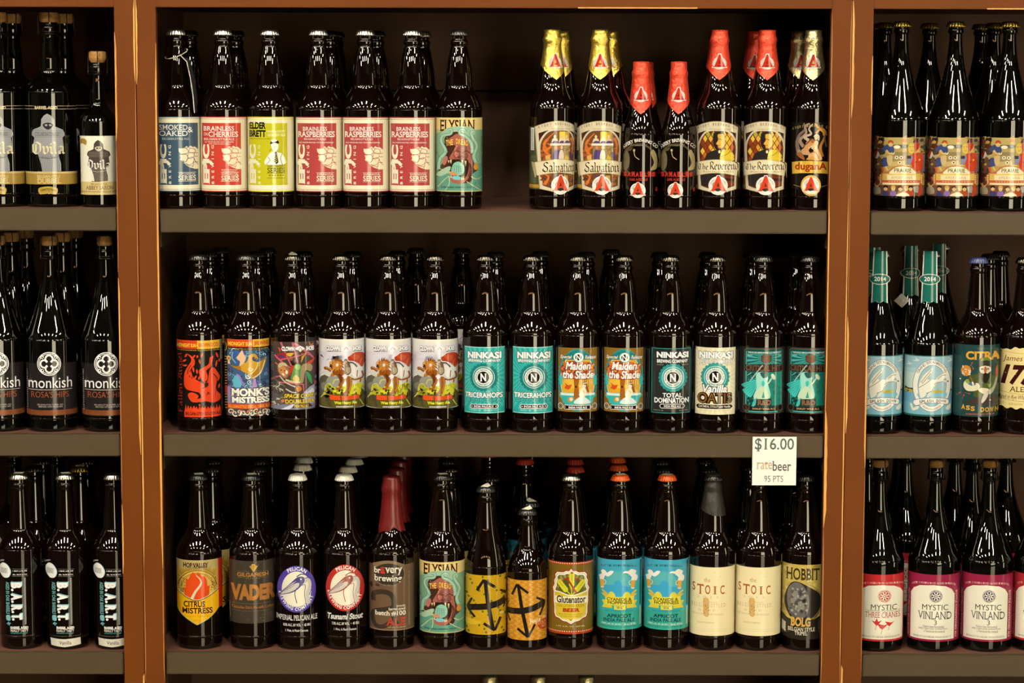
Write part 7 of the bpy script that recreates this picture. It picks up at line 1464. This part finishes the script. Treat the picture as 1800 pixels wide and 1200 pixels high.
for e in ROWS:
    design, ax, b, row, cap, turn, lab, short, behind = e[:9]; ex = e[9] if len(e) > 9 else ()
    kind = D[design][1]; r = PROF[kind][30][0] if False else max(q[0] for q in PROF[kind]) * S0
    Y = YC[row] + (r - 40.3 * S0); X = at(ax, BYPX[row] - 110, Y - r * .0).x
    z = ZROW[b][row] + .0002
    grp = 'bottles on the %s shelf of the %s' % (RW[row], SH[b])
    t = bottle(design, X, Y, z, cap, turn, lab, grp, ex)
    spots.append((X, Y, r, b, row))
    if 'tag' in ex: TAGGED = t
    for n, q in enumerate(sorted(behind, key=lambda q: q[1])):
        px_, st, cp = q[:3]; ds = q[3] or design; ex2 = q[4] if len(q) > 4 else ()
        k2 = D[ds][1]; r2 = max(p[0] for p in PROF[k2]) * S0
        Y2 = YC[row] + st * STEP + (r2 - 40.3 * S0) * (1 + 2 * st) * .9; yp = BYPX[row] - (TOPH.get(k2, 320)) * VR[row] - 5
        X2 = at(px_, yp, Y2).x; X2 = max(WALL[b][0] + r2 + .002, min(WALL[b][1] - r2 - .002, X2))
        for _ in range(40):                         # stand clear of the bottles already placed
            for (x3, y3, r3, b3, w3) in spots:
                rs = r2 + r3 + .0012; dx = X2 - x3
                if b3 == b and w3 == row and math.hypot(dx, Y2 - y3) < rs: Y2 = y3 + math.sqrt(max(0, rs * rs - dx * dx)) + .0001
        if Y2 + r2 > DEPTH - .012: continue
        spots.append((X2, Y2, r2, b, row))
        bottle(ds, X2, Y2, z, cp, random.uniform(-14, 14), 'bottle with %s, %s behind the %s' % (CAPW[cp], ORD[n], short), grp + ', back rows', ex2)
# tops of three bottles on the shelf below
for i, (px_, w) in enumerate(((860, 'left'), (946, 'middle'), (1031, 'right'))):
    X = at(px_, 1192, .0552).x
    bottle('dugana', X, .0552, Z4, 'foilsilver', 0, 'crinkled gold foil bottle top at the bottom picture edge, %s of three' % w, 'foil topped bottles under the bottom shelf')

# neck card on the slate blue labelled bottle: a loop of cord and a folded dark card
def neck_card(t):
    r = prof_r('bomber', 262) + 1
    v, f = tube([(r * S0 * math.sin(R(a)), -r * S0 * math.cos(R(a)), (268 + 9 * math.sin(R(a - 40))) * S0) for a in range(0, 361, 20)], .0007, 6); mk('card_cord', v, f, M['cardedge'], t)
    pts = [(6, -17, 266), (18, -24, 254), (24, -31, 225), (28, -34, 195), (30, -36, 166)]
    V, Fc = [], []
    for (x, y, z) in pts: V += [(x * S0, y * S0, z * S0), ((x + 6) * S0, (y + 22) * S0, (z + 2) * S0), (x * S0 + .0007, y * S0 + .0004, z * S0), ((x + 6) * S0 + .0007, (y + 22) * S0, (z + 2) * S0)]
    for i in range(len(pts) - 1):
        o = i * 4; Fc += [(o, o + 1, o + 5, o + 4), (o + 2, o + 6, o + 7, o + 3), (o, o + 4, o + 6, o + 2), (o + 1, o + 3, o + 7, o + 5)]
    n = (len(pts) - 1) * 4; Fc += [(0, 2, 3, 1), (n, n + 1, n + 3, n + 2)]
    c = mk('neck_card', V, Fc, M['card'], t, False)
    v, f = tube([(x * S0 - .0002, y * S0 - .0003, z * S0) for x, y, z in pts], .0007, 6); mk('card_edge', v, f, M['cardedge'], c)
neck_card(TAGGED)

# price tag hanging on the front edge of the middle shelf
pt0 = at(1361, 809.5, -.0012)
d = Print(1361, 852, 40, (1200, 420, 2.667), 1.0, flat=True)
d.R(328, 926, 532, 1152, '#f4eed6'); d.T('$16.00', 338, 932, 520, 994, '#4c5c50', .01, 1)
d.T('rate', 348, 1040, 420, 1078, '#c89a5c', 0, 1); d.T('beer', 420, 1040, 508, 1086, '#4c4844', .01, 1); d.T('95 PTS', 384, 1108, 472, 1138, '#6a665c', .0)
me = d.mesh('tag_print', .0004)
t = thing('price_tag', 'white paper price tag reading $16.00 hanging from the middle shelf edge', 'price tag', (pt0.x, -.0011, at(1361, 852, -.0012).z))
box('tag_sheet', -38.4 * S0, 38.4 * S0, -.0003, .0004, -.0005, 85 * S0, mat('tag_paper', ink('#f4eed6')[:3], rough=.6), t, 0)
ob('tag_print', me, t)
